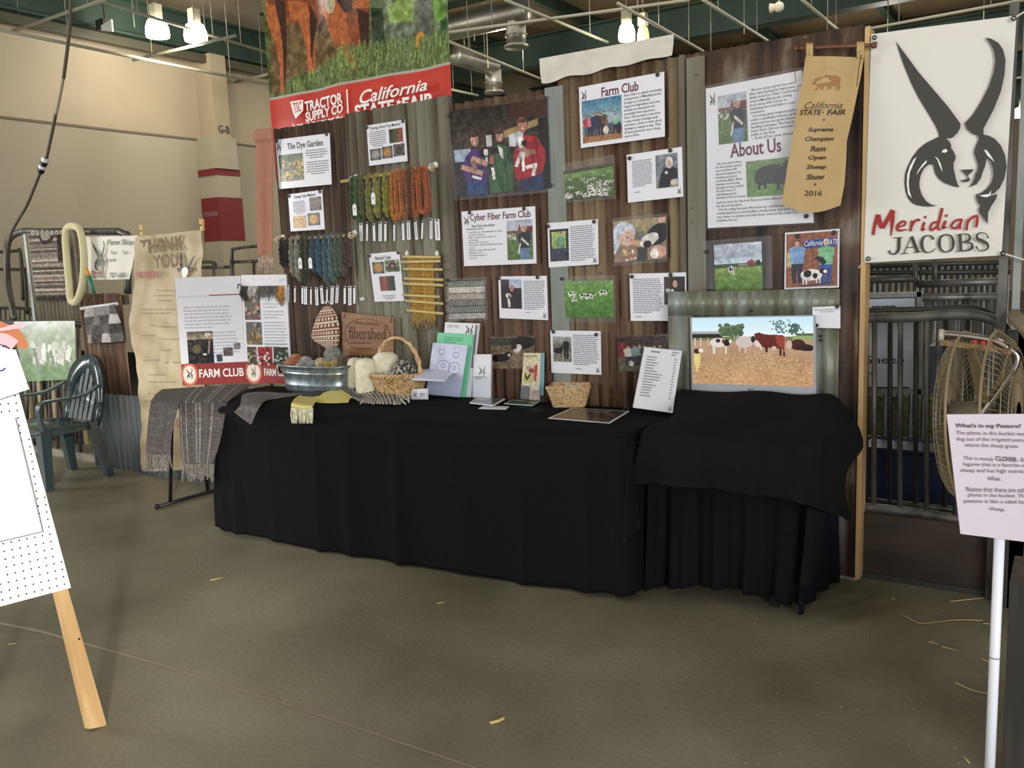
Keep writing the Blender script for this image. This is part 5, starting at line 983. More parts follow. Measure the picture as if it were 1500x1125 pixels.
for i in range(22):
    x = 427+31*i/21; b.tube(smooth_path([fy(x, 598, .045), fy(x+random.uniform(-1, 1), 608, .05), fy(x+random.uniform(-2, 2), 620, .045)], 3), .0045, 5)
b.build('fringe', wool((222, 216, 176)), ys, smooth=True, kind='stuff')
# black and white knitted scarf
bw = thing('tweed_scarf', 'black and white knitted scarf with a white yarn fringe beside the round basket', 'scarf', T(545, 588))
cv = Cv(90, 40, (60, 58, 56)); cv.put(np.sin(cv.X*90+cv.Y*40)*np.sin(cv.Y*50) > .05, (206, 202, 190)); cv.noise(30, 20)
surf(cv, fsp([[T(512, 574)+up*4, T(545, 573)+up*5, T(585, 578)+up*4], [T(505, 580)+up*3, T(548, 583)+up*5, T(592, 586)+up*3], [T(530, 592)+up, T(556, 595)+up*2, T(588, 594)+up]]), 'scarf_cloth', knit, bw, thick=.008)
b = MB(); P = smooth_path([T(504, 576)+up*4, T(512, 582)+up*4, T(530, 588)+up*2, T(542, 588)+up], 5); b.tube(P, .016, 8); b.build('rolled_edge', wool((34, 32, 32)), bw, smooth=True)
b = MB()
for i in range(9):
    x = 538+7*i; b.tube(smooth_path([T(x, 584)+up*4, T(x+5, 588+random.uniform(-2, 3))+up*3, T(x+random.uniform(4, 14), 592+random.uniform(-3, 3))+up*1.5], 4), .006, 5)
b.tube(smooth_path([T(528, 593)+up, T(534, 590)+up*2, T(545, 586)+up*3], 4), .005, 5); b.build('fringe', wool((214, 210, 196)), bw, smooth=True, kind='stuff')

# ================================================================ things on the main table
# tub
tc_ = np.array((T(448, 575)[0]+.03, T(448, 575)[1]+.1, TH+.003)); tub = thing('galvanised_tub', 'oval galvanised steel tub full of yarn balls', 'tub', tc_)
def oval(b, prof, o, ax, ay, n=48):
    vs = [(o[0]+(ax*r_)*math.copysign(abs(math.cos(a))**.8, math.cos(a)), o[1]+(ay*r_)*math.copysign(abs(math.sin(a))**.8, math.sin(a)), o[2]+z) for r_, z in prof for a in np.linspace(0, 2*PI, n, endpoint=False)]
    b.add(vs, [(i*n+j, i*n+(j+1) % n, (i+1)*n+(j+1) % n, (i+1)*n+j) for i in range(len(prof)-1) for j in range(n)])
tin = M('galvanised_tin', (140, 152, 156), rough=.35, metal=.75, cols=[(120, 132, 136), (150, 162, 166), (168, 178, 180)], scale=(24, 24, 24))
b = MB(); H_ = .178
oval(b, [(0, .004), (.86, .0), (.88, .02), (.89, .045), (.9, .05), (.89, .055), (.93, .125), (.95, .13), (.93, .135), (.945, .145), (.96, .15), (.945, .156), (1.0, H_-.01), (1.03, H_), (1.03, H_+.008), (.99, H_+.004), (.93, .14), (.85, .02), (0, .018)], tc_, .315, .155); b.build('body', tin, tub, smooth=True)
b = MB(); P = tc_+(-.32, 0, .155); b.tube(smooth_path([P+(0, -.05, .01), P+(-.02, -.045, -.02), P+(-.03, 0, -.045), P+(-.02, .045, -.02), P+(0, .05, .01)], 4), .006, 6); b.build('handle', dark_metal, tub, smooth=True)
def ball_of_yarn(P, r_, col, label, sq=(1, 1, 1), mat=None):
    b = MB(); b.ball(P, (r_*sq[0], r_*sq[1], r_*sq[2]), 18, 12)
    rr_ = random.Random(int(P[0]*1000)); 
    for k in range(9):
        a = rr_.uniform(0, PI); e = rr_.uniform(0, PI); ax = np.array((math.sin(a)*math.cos(e), math.sin(a)*math.sin(e), math.cos(a))); t1 = np.cross(ax, (.3, .5, .8)); t1 /= np.linalg.norm(t1); t2 = np.cross(ax, t1)
        b.tube([P+(t1*math.cos(g)+t2*math.sin(g))*np.array(sq)*r_*1.005 for g in np.linspace(0, 2*PI, 20, endpoint=False)], r_*.09, 4, closed=True)
    return b.build('yarn_ball', mat or wool(col), smooth=True, label=label, cat='yarn ball', group='yarn balls in the tub')
TB = lambda px, py, dz=0: onY(px, py, tc_[1])
for px, py, r_, col, lab in [(433, 530, .042, (196, 112, 62), 'orange yarn ball standing highest at the left in the tub'), (424, 537, .035, (200, 130, 84), 'peach yarn ball at the left end of the tub'), (448, 533, .04, (160, 160, 152), 'grey yarn ball beside the orange one in the tub'), (440, 540, .035, (198, 196, 180), 'off white yarn ball low in the tub below the grey one'), (458, 538, .036, (150, 156, 154), 'blue grey yarn ball in the middle of the tub'), (470, 534, .036, (206, 190, 142), 'cream yarn ball right of the tub middle'),
        (483, 534, .038, (204, 164, 66), 'golden yarn ball in front of the grey bundle in the tub'), (493, 533, .036, (190, 156, 72), 'mustard yarn ball right of the golden one in the tub'), (487, 522, .05, (150, 152, 144), 'large grey yarn bundle on top at the right of the tub'), (504, 531, .038, (96, 74, 58), 'brown yarn ball at the right end of the tub'), (412, 540, .03, (196, 170, 120), 'tan yarn ball just inside the left rim of the tub')]:
    ball_of_yarn(TB(px, py-2), r_*1.1, col, lab)
fleece = M('white_fleece', (232, 226, 196), rough=1, cols=[(220, 212, 180), (240, 236, 212)], scale=(30, 30, 30), bump=.5, bscale=(90, 90, 90), sheen=.4)
def roll(px, y0, y1, w_, Yw, label, zfloor=None):
    a = onY(px, y0, Yw); e = onY(px, y1, Yw); z0 = e[2] if zfloor is None else zfloor; h = a[2]-z0; r_ = w_
    b = MB(); b.lathe([(0, 0), (r_*.8, 0), (r_, h*.08), (r_*1.03, h*.3), (r_, h*.6), (r_*.98, h*.85), (r_*.8, h*.96), (r_*.4, h), (0, h*.985)], (a[0], a[1], z0), 22); return b.build('wool_roll', fleece, smooth=True, label=label, cat='wool roll', group='white wool rolls')
roll(519, 524, 570, .055, -.12, 'rear off white wool roll between the tub and the basket', TH+.003)
roll(534, 525, 576, .065, -.26, 'front off white wool roll standing between the tub and the basket', TH+.003)
# round basket
bc = np.array((T(575, 583)[0]+.01, T(575, 583)[1]+.06, TH+.003)); bas = thing('round_basket', 'round wicker basket with a tall arched handle holding yarn', 'basket', bc)
wick = M('wicker', (196, 158, 108), rough=.55, cols=[(160, 118, 72), (200, 164, 114), (218, 188, 142)], scale=(40, 40, 40))
def weave(b, o, ax, ay, r0_, r1_, z0, z1, n_rows, n_st, rad):
    for k in range(n_rows):
        t_ = (k+.5)/n_rows; rr_ = r0_+(r1_-r0_)*t_; z = z0+(z1-z0)*t_; m = n_st*2
        pts = [(o[0]+ax*(rr_+.025*(1 if (j+k) % 2 else -1))*math.cos(PI*2*j/m), o[1]+ay*(rr_+.025*(1 if (j+k) % 2 else -1))*math.sin(PI*2*j/m), o[2]+z) for j in range(m)]
        b.tube(pts, rad, 5, closed=True)
b = MB(); weave(b, bc, .2, .15, .72, .98, .01, .13, 11, 22, .0062); b.build('woven_side', wick, bas, smooth=True)
b = MB()
for j in range(44): a = PI*2*j/44; b.tube([bc+(.2*.72*math.cos(a), .15*.72*math.sin(a), 0), bc+(.2*.99*math.cos(a), .15*.99*math.sin(a), .135)], .004, 4)
b.build('stakes', wick, bas, kind='stuff')
b = MB(); b.lathe([(0, 0), (.72, 0), (.72, .012), (0, .012)], bc, 24, .19, .14); b.build('base', wick, bas)
b = MB()
for ph in (0, 2.1, 4.2):
    b.tube([bc+((.2+.01*math.cos(14*a+ph))*math.cos(a), (.15+.01*math.cos(14*a+ph))*math.sin(a), .142+.012*math.sin(14*a+ph)) for a in np.linspace(0, 2*PI, 120, endpoint=False)], .008, 5, closed=True)
b.build('braided_rim', wick, bas, smooth=True)
b = MB()
for ph in (0, PI):
    P = []
    for a in np.linspace(0, PI, 50):
        P.append(bc+((.18+.008*math.cos(10*a+ph))*math.cos(a), .008*math.sin(10*a+ph), .13+(.245)*math.sin(a)**.85))
    b.tube(P, .0105, 7)
b.build('handle', wick, bas, smooth=True)
b = MB(); P = onY(565, 531, bc[1]+.02); b.lathe([(0, -.09), (.08, -.08), (.085, 0), (.08, .04), (.05, .065), (0, .07)], P, 22); b.build('wool_roll', fleece, smooth=True, label='white wool roll standing inside the round basket', cat='wool roll', group='white wool rolls')
tweed = M('tweed_yarn', (100, 98, 92), rough=.95, cols=[(50, 48, 46), (60, 58, 54), (176, 174, 164)], scale=(60, 60, 60), bump=.5, bscale=(200, 200, 200), ramp=(.42, .56))
P = onY(592, 541, bc[1]-.03); b = MB(); b.lathe([(0, -.06), (.075, -.05), (.085, -.01), (.06, .035), (.03, .06), (0, .066)], P, 20); b.build('yarn_ball', tweed, smooth=True, label='black and white tweed yarn cone in the round basket', cat='yarn ball')
P = onY(573, 550, bc[1]-.06); ball_of_yarn(P+(0, 0, -.01), .05, (206, 200, 180), 'cream yarn ball near the front rim of the round basket', sq=(1.2, .8, .7))
# papers and holders
def leaf(px, Y, name, label, cat, mat=paper, th=.0015, root=None):
    q = qy(px, Y); b = MB(); q.slab(b, -th, 0)
    if root: return q, b.build(name, mat, root)
    return q, b.build(name, mat, label=label, cat=cat)
def lq(tl, tr, br, bl, Yt, Yb): return Quad(onY(*tl, Yt), onY(*tr, Yt), onY(*br, Yb), onY(*bl, Yb))
mint = M('mint_paper', (120, 206, 160), rough=.5); lil = M('bluish_paper', (206, 210, 232), rough=.5)
gp = 'leaflets on the main table'
t = thing('leaflet', 'white leaflet with a ram emblem standing tallest behind the green sheets', 'leaflet', T(670, 580), gp); q = lq((652, 472), (702, 474), (690, 582), (643, 579), -.05, -.06); b = MB(); q.slab(b, -.012, 0); b.build('sheets', paper, t)
b = MB(); text(b, q, 'SHEEP YARN', (.08, .03, .42, .07), n=.001); b.build('lettering', ink_soft, t); b = MB(); logo(b, q, (.62, .02, .84, .16), .001); b.build('emblem', logo_dark, t); b = MB(); q.slab(b, .0004, .0008, (.9, .02, .97, .6)); b.build('side_stripe', ink_grey, t)
t = thing('leaflet', 'stack of mint green sheets behind the colouring page', 'leaflet', T(660, 580), gp); q = lq((641, 487), (693, 490), (681, 582), (632, 579), -.065, -.08); b = MB(); q.slab(b, -.008, 0); b.build('sheets', mint, t); b = MB(); greek(b, q, (.2, .05, .8, .16), 3, n=.001, seed=1); b.build('small_print', M('green_print', (80, 150, 112), rough=.5), t)
t = thing('leaflet', 'white colouring page with pale drawings, front of the leaflet stand', 'leaflet', T(650, 582), gp); q = lq((634, 502), (685, 506), (673, 582), (624, 577), -.09, -.11); b = MB(); q.slab(b, -.006, 0); b.build('sheets', lil, t)
b = MB(); g_ = lambda a, c_: q(np.array(a), np.array(c_), .001)
for cx, cy, rx, ry in [(.3, .16, .08, .05), (.72, .2, .08, .05), (.4, .44, .2, .12), (.72, .46, .16, .12), (.4, .42, .06, .04), (.72, .45, .05, .04)]: ribbon(b, g_, [(cx+rx*math.cos(a), cy+ry*math.sin(a)) for a in np.linspace(0, 2*PI, 17)], .015)
for x in (.22, .36, .66, .8): ribbon(b, g_, [(x, .1), (x+.03, .04)], .012)
greek(b, q, (.2, .6, .8, .66), 1, n=.001, seed=7); b.build('line_drawing', ink_soft, t)
Q_ = [[onY(602, 557, -.3), onY(652, 559, -.3)], [onY(613, 543, -.12)+(0, 0, .005), onY(662, 548, -.14)], [onY(640, 541, -.1), onY(676, 548, -.1)]]
t2 = thing('curled_sheet', 'curled white sheet bending forward from the colouring pages', 'paper', onY(640, 560, -.2)); b = sheetgrid([[Q_[0][0], (Q_[0][0]+Q_[0][1])/2, Q_[0][1]], [Q_[1][0], (Q_[1][0]+Q_[1][1])/2+(0, 0, .01), Q_[1][1]], [Q_[2][0], (Q_[2][0]+Q_[2][1])/2, Q_[2][1]]], 8, 8); o = b.build('sheet', lil, t2, smooth=True); md = o.modifiers.new('s', 'SOLIDIFY'); md.thickness = .001
hp = thing('leaflet_holder', 'clear acrylic holder carrying the white, green and colouring sheets', 'holder', T(650, 583)); q = lq((622, 548), (678, 552), (673, 585), (620, 580), -.12, -.125); b = MB(); q.slab(b, -.001, .001); b.build('front_panel', clear2, hp)
b = MB(); x0, x1 = q(0, 1)[0], q(1, 1)[0]; b.box((x0, -.125, TH+.002), (x1+.03, -.035, TH+.006)); b.build('base', clear2, hp)
# card holder
P = T(613, 586)+(0, 0, .002); t = thing('card_holder', 'small clear holder of white business cards with a ram emblem', 'holder', P); q = lq((603, 570), (626, 569), (626, 585), (602, 585), P[1]+.01, P[1]-.01); b = MB(); q.slab(b, -.01, 0); b.build('cards', paper, t); b = MB(); logo(b, q, (.12, .15, .34, .85), .001); greek(b, q, (.55, .4, .85, .75), 3, n=.001); b.build('print', ink, t)
b = MB(); q.slab(b, .002, .003, (-.04, .35, 1.04, 1.02)); b.build('holder', clear2, t)
def stand(px, Yt, Yb, label, items, sheetmat=paper, front=.5, thick=-.014):
    t = thing('leaflet_stand', label, 'leaflet', T((px[2][0]+px[3][0])/2, px[2][1]), 'leaflet stands on the main table'); q = lq(*px, Yt, Yb); b = MB(); q.slab(b, thick, 0); b.build('leaflets', sheetmat, t)
    for fn in items: fn(q, t)
    b = MB(); q.slab(b, .002, .0035, (-.04, front, 1.04, 1.02)); q.slab(b, thick-.004, thick-.002, (-.04, .1, 1.04, 1.02)); b.build('acrylic_holder', clear2, t); return t
def it_logo(q, t): b = MB(); logo(b, q, (.3, .26, .7, .5), .001); greek(b, q, (.12, .5, .8, .58), 2, n=.001); b.build('emblem', ink_grey, t)
stand([(694, 519), (719, 519), (718, 583), (692, 582)], -.06, -.085, 'narrow clear stand of white leaflets with a ram emblem in the middle of the table', [it_logo])
def it_art(q, t):
    cv = Cv(44, 90, (222, 208, 160)); cv.rect(0, .72, .5, 1, (70, 66, 60)); cv.rect(.5, .78, 1, 1, (196, 150, 120)); cv.noise(20, 16)
    cv.ell(.35, .32, .2, .05, (190, 170, 140)); cv.ell(.55, .38, .18, .05, (170, 40, 36)); cv.poly([(.68, .3), (.82, .22), (.9, .3), (.84, .6), (.7, .62)], (196, 60, 40)); cv.poly([(.12, .42), (.5, .42), (.5, .62), (.12, .62)], (214, 206, 40)); cv.poly([(.18, .42), (.3, .52), (.46, .42), (.5, .48), (.3, .6), (.14, .5)], (20, 20, 20)); cv.rect(.5, .45, .66, .62, (200, 180, 150)); cv.rect(.06, .7, .44, .86, (60, 58, 56))
    q.pic(cv, (0, 0, 1, 1), .0012, parent=t, mat=print_gloss); b = MB(); text(b, q, 'the Artery', (.12, .04, .86, .11), n=.002, shear=.3); b.build('lettering', ink, t); b = MB(); q.slab(b, -.014, -.0135, (1.02, 0, 1.2, .9)); b.build('rear_leaflet', M('blue_leaflet', (120, 176, 186), rough=.4), t)
stand([(767, 517), (791, 517), (789, 586), (763, 585)], -.05, -.075, 'narrow stand of colourful art leaflets on a yellow ground', [it_art], front=.62)
def flat(px, h, name, label, cat, mat, pic=None, base=.002):
    P = [T(*p, TH+base) for p in px]; t = thing(name, label, cat, (P[0]+P[2])/2); b = MB(); b.hexa([P[0], P[1], P[2], P[3]], [p+(0, 0, h) for p in (P[0], P[1], P[2], P[3])]); b.build('body', mat, t)
    if pic is not None: Quad(P[3]+(0, 0, h), P[2]+(0, 0, h), P[1]+(0, 0, h), P[0]+(0, 0, h)).pic(pic, (.03, .03, .97, .97), .0006, parent=t, mat=print_gloss)
    return t, P
cvd = Cv(40, 30, (70, 96, 90)); cvd.noise(70, 8); cvd.rect(.1, .1, .5, .3, (170, 190, 180))
for i, (dx, dy) in enumerate([(0, 0), (1, -1.5), (0, -3)]): flat([(688+dx, 591), (722+dx, 595), (739+dx, 585.5), (697+dx, 584)], .006, 'booklet', '%s booklet in the small stack with greenish covers' % ['bottom', 'middle', 'top'][i], 'booklet', paper, cvd if i == 2 else None, base=.002+.0065*i)
flat([(701, 599), (741, 600), (746, 596), (708, 595)], .003, 'card', 'single pale card in front of the booklet stack', 'card', paper)
for i in range(2): flat([(738+i, 592), (779+i, 595), (791+i, 587.5), (751+i, 586.5)], .005, 'booklet', '%s of two pale green booklets left of the square basket' % ['lower', 'upper'][i], 'booklet', M('pale_green_cover', (160, 190, 176), rough=.4), cvd if i else None, base=.002+.0055*i)
flat([(752, 598), (785, 606), (800, 600), (768, 595)], .0015, 'plastic_sleeve', 'empty clear plastic sleeve before the square basket', 'sleeve', clear2)
cvm = Cv(70, 40, (58, 58, 54)); cvm.noise(50, 12); cvm.dots(20, .4, .3, .9, .9, .05, [(90, 90, 84), (110, 108, 96), (40, 40, 40)]); cvm.rect(.3, .15, .75, .22, (150, 150, 144))
t, P = flat([(803, 613), (893, 620.5), (922, 603), (838, 598)], .0025, 'photo_album', 'laminated photo album with a dark cover and a binder ring at the table front', 'album', paper, cvm)
b = MB(); R0 = T(917, 603)+(0, 0, .012); b.tube([R0+(.012*math.cos(a), 0, .012*math.sin(a)) for a in np.linspace(0, 2*PI, 16, endpoint=False)], .0018, 5, closed=True); b.build('binder_ring', steel, t)
# square basket
sb = T(827, 598)+(0, .07, .003); t = thing('square_basket', 'small flared seagrass basket with a grey card inside', 'basket', sb)
sea = M('seagrass', (196, 164, 116), rough=.8, cols=[(150, 114, 70), (196, 164, 116), (216, 190, 146)], scale=(70, 70, 90), bump=.5, bscale=(120, 120, 160))
def ring4(hx, hy, z, rot=.35): return [sb+(x*math.cos(rot)-y*math.sin(rot), x*math.sin(rot)+y*math.cos(rot), z) for x, y in ((-hx, -hy), (hx, -hy), (hx, hy), (-hx, hy))]
for k in range(4):
    o0, o1, i0, i1 = ring4(.085, .06, 0), ring4(.12, .085, .115), ring4(.079, .054, .006), ring4(.114, .079, .115); l = (k+1) % 4
    b = MB(); b.hexa([o0[k], o0[l], i0[l], i0[k]], [o1[k], o1[l], i1[l], i1[k]]); b.build('woven_side', sea, t)
b = MB(); b.hexa(ring4(.085, .06, 0), ring4(.085, .06, .006)); b.build('base', sea, t)
b = MB()
for r_ in range(9):
    z = .008+r_*.0125; e = .085+.035*z/.115+.002; e2 = .06+.025*z/.115+.002; c4 = ring4(e, e2, z); b.tube(c4, .0045, 5, closed=True)
c4 = ring4(.12, .085, .117); b.tube(c4, .008, 6, closed=True); b.build('braid_rows', sea, t, smooth=True)
q = Quad(*[onY(x, y, sb[1]-.0) for x, y in ((829, 563), (853, 565), (848, 574), (824, 574))]); t = thing('card', 'grey lettered card standing in the square basket', 'card', q(.5, 1)); b = MB(); q.slab(b, -.002, 0); b.build('card', M('grey_card', (176, 190, 186), rough=.5), t); b = MB(); greek(b, q, (.12, .2, .9, .9), 2, n=.001); b.build('small_print', ink_grey, t)
# price list in its clear stand
q = Quad(onY(944, 508, -.17), onY(999, 514, -.17), onY(985, 605, -.22), onY(927, 597, -.22)); t = thing('price_list', 'tall white price list leaning in a clear stand at the table end', 'sign', q(.5, 1)); b = MB(); q.slab(b, -.002, 0); b.build('sheet', paper_gloss, t)
b = MB(); greek(b, q, (.2, .03, .6, .09), 1, n=.001, seed=5, wl=(.2, .4)); greek(b, q, (.75, .02, .95, .1), 2, n=.001, seed=6, wl=(.6, .9))
R2 = random.Random(4)
for i in range(15):
    y = .13+i*.045; u0 = .12; w_ = R2.uniform(.2, .5); greek(b, q, (u0, y, u0+w_, y+.04), 1, n=.001, seed=i, wl=(.2, .45), last=1); q.slab(b, .001, .0012, (.85, y+.01, .9, y+.028))
b.build('small_print', ink_grey, t); b = MB(); logo(b, q, (.88, .9, .96, .98), .001); b.build('emblem', ink, t)
b = MB(); q.slab(b, .002, .0035, (-.01, 0, 1.01, 1.0)); q2 = q(np.array([0., 1.]), np.array([1., 1.]), 0); b.hexa([q2[0], q2[1], q2[1]+(0, .07, 0), q2[0]+(0, .07, 0)], [p+(0, 0, .003) for p in (q2[0], q2[1], q2[1]+(0, .07, 0), q2[0]+(0, .07, 0))]); b.build('acrylic_stand', clear, t)
# folding display board
def vplane(B0, B1):
    n = np.cross(B1-B0, (0, 0, 1.)); return B0, n
up2 = np.array((0, 0, .012)); B0, B1, B2 = T(268, 567)+up2, T(361, 563)+up2, T(427, 565)+up2
tf = thing('display_board', 'white folded display board with a red FARM CLUB band standing on the table end', 'display board', (B0+B1)/2)
def panel(B0, B1, tlp, trp, left):
    p, n = vplane(B0, B1); q = Quad(onP(*tlp, p, n), onP(*trp, p, n), B1, B0); b = MB(); q.slab(b, -.012, 0); pn = b.build('panel', paper, tf); red = M('board_red', (142, 42, 40), rough=.5)
    b = MB(); q.slab(b, .0, .001, (0, .8, 1, 1)); b.build('red_band', red, pn)
    g_ = lambda a, c_: q(np.array(a), np.array(c_), .002); cx = .12 if left else .18
    b = MB(); e = [(cx+(.1 if left else .15)*math.cos(a), .9+.085*math.sin(a)) for a in np.linspace(0, 2*PI, 24, endpoint=False)]; shape(b, g_, e); b.build('emblem_disc', M('cream_disc', (236, 222, 206), rough=.5), pn)
    b = MB(); e = [(cx+(.115 if left else .17)*math.cos(a), .9+.095*math.sin(a)) for a in np.linspace(0, 2*PI, 25)]; ribbon(b, lambda a, c_: q(np.array(a), np.array(c_), .0015), e, .03); b.build('emblem_halo', M('orange_halo', (206, 110, 80), rough=.5), pn)
    b = MB(); logo(b, q, (cx-.05, .84, cx+.05, .95), .003); b.build('emblem', M('navy_ink', (30, 36, 66), rough=.5), pn)
    b = MB(); text(b, q, 'FARM CLUB' if left else 'FARM CLUB', (.27, .855, .97, .935) if left else (.42, .86, 1.9, .94) if False else (.42, .86, .98, .93), n=.002, bold=.02); b.build('lettering', ink_white, pn)
    return q
q = panel(B0, B1, (256, 407), (352, 404), True)
b = MB(); text(b, q, 'Meridian Jacobs Farm Club', (.03, .165, .48, .19), n=.002); greek(b, q, (.1, .26, .84, .48), 7, n=.002, seed=2, wl=(.04, .1)); greek(b, q, (.52, .5, .92, .75), 8, n=.002, seed=3, wl=(.06, .14)); b.build('small_print', M('pale_print', (182, 182, 190), rough=.5), tf)
b = MB(); q.slab(b, .001, .0015, (.5, .165, 1.0, .175)); b.build('red_rule', ink_red, tf)
cv = Cv(70, 80, (40, 36, 34)); cv.grad(0, .25, (90, 80, 66), (180, 160, 116)); cv.rect(.0, .28, .5, .6, (60, 56, 52)); cv.noise(70, 14); cv.ell(.82, .12, .13, .08, (216, 206, 196)); cv.poly([(.7, .3), (1, .25), (1, .95), (.75, .95)], (26, 28, 44)); cv.line(.86, .3, .8, .7, .06, (190, 140, 110)); cv.ell(.88, .2, .07, .07, (190, 140, 110)); cv.ell(.36, .55, .16, .14, (120, 104, 60)); cv.ell(.65, .72, .08, .03, (220, 214, 206))
q.pic(cv, (.12, .5, .52, .8), .002, parent=tf)
for bx, cl in [((.56, .72, .65, .79), (70, 70, 100)), ((.67, .66, .82, .74), (110, 90, 84)), ((.84, .62, .94, .68), (130, 130, 130))]: cv = Cv(16, 14, cl); cv.noise(90, 6); q.pic(cv, bx, .002, parent=tf)
q = panel(B1, B2, (353, 403), (419, 402), False)
b = MB()
for y0_, n_ in ((.25, 2), (.32, 3), (.42, 9), (.62, 3)): greek(b, q, (.46, y0_, .97, y0_+n_*.028), n_, n=.002, seed=int(y0_*100), wl=(.08, .2))
for x in (.05, .25, .45, .62): greek(b, q, (x, .03, x+.06, .05), 1, n=.002)
greek(b, q, (.84, .03, .96, .07), 3, n=.002); b.build('small_print', MATS['pale_print'], tf)
for bx, cl, cs_ in [((.05, .19, .4, .41), (120, 90, 80), [(170, 40, 50), (70, 120, 100), (200, 170, 120), (40, 40, 40)]), ((.06, .43, .41, .64), (120, 100, 70), [(60, 50, 44), (60, 110, 140), (200, 150, 60), (160, 150, 130)]), ((.06, .66, .27, .83), (90, 80, 60), [(200, 184, 150), (60, 50, 40)]), ((.3, .66, .62, .83), (196, 36, 40), [(40, 34, 34), (220, 216, 206)]), ((.65, .66, .97, .83), (50, 64, 44), [(110, 140, 100), (40, 44, 34), (190, 200, 180)])]:
    cv = Cv(36, 36, cl); cv.dots(26, 0, .1, 1, 1, .08, cs_); cv.noise(40, 12); q.pic(cv, bx, .0022, parent=tf)
def lock(us, col, lab, L=(.1, .2), u_=.3):
    pass
for (ua, ub, col, nm, Ls) in [(.0, .16, (50, 44, 42), 'dark wool lock', .2), (.17, .4, (206, 200, 186), 'white wool lock', .17), (.38, .82, (110, 100, 92), 'grey wool lock', .2), (.82, .95, (206, 140, 40), 'golden yarn strands', .26)]:
    b = MB(); k = 26
    for i in range(k):
        u = ua+(ub-ua)*i/(k-1); d = random.uniform(-.05, .05); P0_ = q(u, .1, .004); P1_ = q(u+d*.5, .1+Ls*.3, .016+random.uniform(0, .01)); P2_ = q(u+d, .1+Ls*random.uniform(.5, .75), .006); b.tube([P0_, P1_, P2_], [.004, .005, .001], 4)
    b.build('wool_sample', wool(col), tf, smooth=True, kind='stuff')['label'] = nm
b = MB(); b.tube(smooth_path([q(-.08, .12, .005), q(-.02, .08, .02), q(.04, .11, .012)], 4), .004, 5); b.build('wool_sample', wool((40, 36, 34)), tf, smooth=True)

# ================================================================ screen and its corrugated surround
sy = -.1; tvp = [(1013, 466), (1192, 463), (1193, 577), (1015, 571)]; q = qy(tvp, sy-.03)
sr = thing('screen_surround', 'weathered zinc corrugated surround framing the flat screen', 'frame', (q(.5, 1)[0], sy, q(.5, 1)[2]-.1))
L0 = onY(977, 430, sy); R0 = onY(1230, 420, sy); Bx = onY(1232, 590, sy); zt = (L0[2]+R0[2])/2; zb = .8; i0 = q(0, 0)[0]-.008; i1 = q(1, 0)[0]+.006; it = q(.5, 0)[2]+.004
def sheet2(x0, x1, z0, z1, nm): b = MB(); corr(b, x0, x1, z0, z1, sy, amp=.008, per=.07); b.build(nm, zinc2, sr, smooth=True)
sheet2(L0[0], R0[0], it, zt, 'top_sheet'); sheet2(L0[0], i0, zb, it+.001, 'left_sheet'); sheet2(i1, R0[0], zb, it+.001, 'right_sheet')
for x, z in [(q(.5, 0)[0], zt-.1), (L0[0]+.05, 1.1), (R0[0]-.08, 1.2), (R0[0]-.08, 1.22)]: b = MB(); b.disc((x, sy-.008, z), (0, -1, 0), .007, 8, .005); b.build('nail', dark_metal, sr)
for x in (L0[0]+.04, R0[0]-.04): b = MB(); b.box((x-.02, sy+.012, zb-.02), (x+.02, -.01, zt-.02)); b.build('back_batten', pale_wood, sr)
tv = thing('flat_screen', 'flat screen with a silver frame showing cattle and sheep on straw', 'television', q(.5, 1)+(0, .03, 0))
b = MB(); q.slab(b, -.035, .0, (-.012, -.012, 1.012, 1.04)); b.build('case', M('silver_frame', (176, 180, 184), rough=.35, metal=.3), tv)
b = MB(); q.slab(b, .0, .003, (0, .915, 1, 1.04)); lbz = b.build('lower_bezel', MATS['silver_frame'], tv)
b = MB(); text(b, q, 'LG', (.495, .955, .515, .985), n=.0035, bold=.02); g_ = lambda a, c_: q(np.array(a), np.array(c_), .0035); shape(b, g_, [(.482+.008*math.cos(a), .97+.014*math.sin(a)) for a in np.linspace(0, 2*PI, 12, endpoint=False)]); b.build('maker_mark', M('mark_grey', (70, 72, 76), rough=.4), lbz)
cv = Cv(300, 180, (150, 110, 80)); cv.grad(0, .3, (196, 232, 246), (236, 248, 250)); cv.grad(.28, .36, (110, 120, 70), (130, 120, 80)); cv.grad(.34, 1, (178, 144, 116), (190, 148, 108)); cv.noise(24, 10, .34, 1)
for _ in range(2600):
    y = .5+.5*random.random()**.8; x = random.random()
    if y < .62-.13*math.sin(min(1, max(0, (x-.1)/.8))*PI): continue
    g = random.uniform(.62, 1.25); a = random.uniform(-.5, .5); l = random.uniform(.008, .022); cv.line(x, y, x+l*math.cos(a), y+l*math.sin(a)*1.6, .005, (min(255, 202*g), min(255, 162*g), min(255, 118*g)))
cv.poly([(0, .2), (.24, .2), (.26, .24), (.0, .25)], (170, 176, 180)); cv.rect(0, .24, .26, .3, (40, 36, 34))
for x in (.02, .07, .135, .2): cv.rect(x, .3, x+.008, .42, (216, 206, 196))
cv.rect(0, .32, .16, .42, (120, 92, 70)) if False else None
cv.dots(70, .24, .1, .44, .26, .02, [(84, 104, 72), (60, 80, 54), (110, 126, 90)]); cv.dots(60, .26, .16, .42, .27, .022, [(70, 90, 60), (90, 108, 76)])
for _ in range(60): x = random.gauss(.74, .03); y = random.uniform(.04, .24); cv.ell(x, y, .008, .01, (90, 116, 110))
for _ in range(60): x = random.gauss(.85, .025); y = random.uniform(.1, .25); cv.ell(x, y, .01, .012, (76, 100, 90))
cv.rect(.84, .27, 1, .34, (150, 166, 110)); cv.rect(.87, .24, 1, .27, (80, 100, 70))
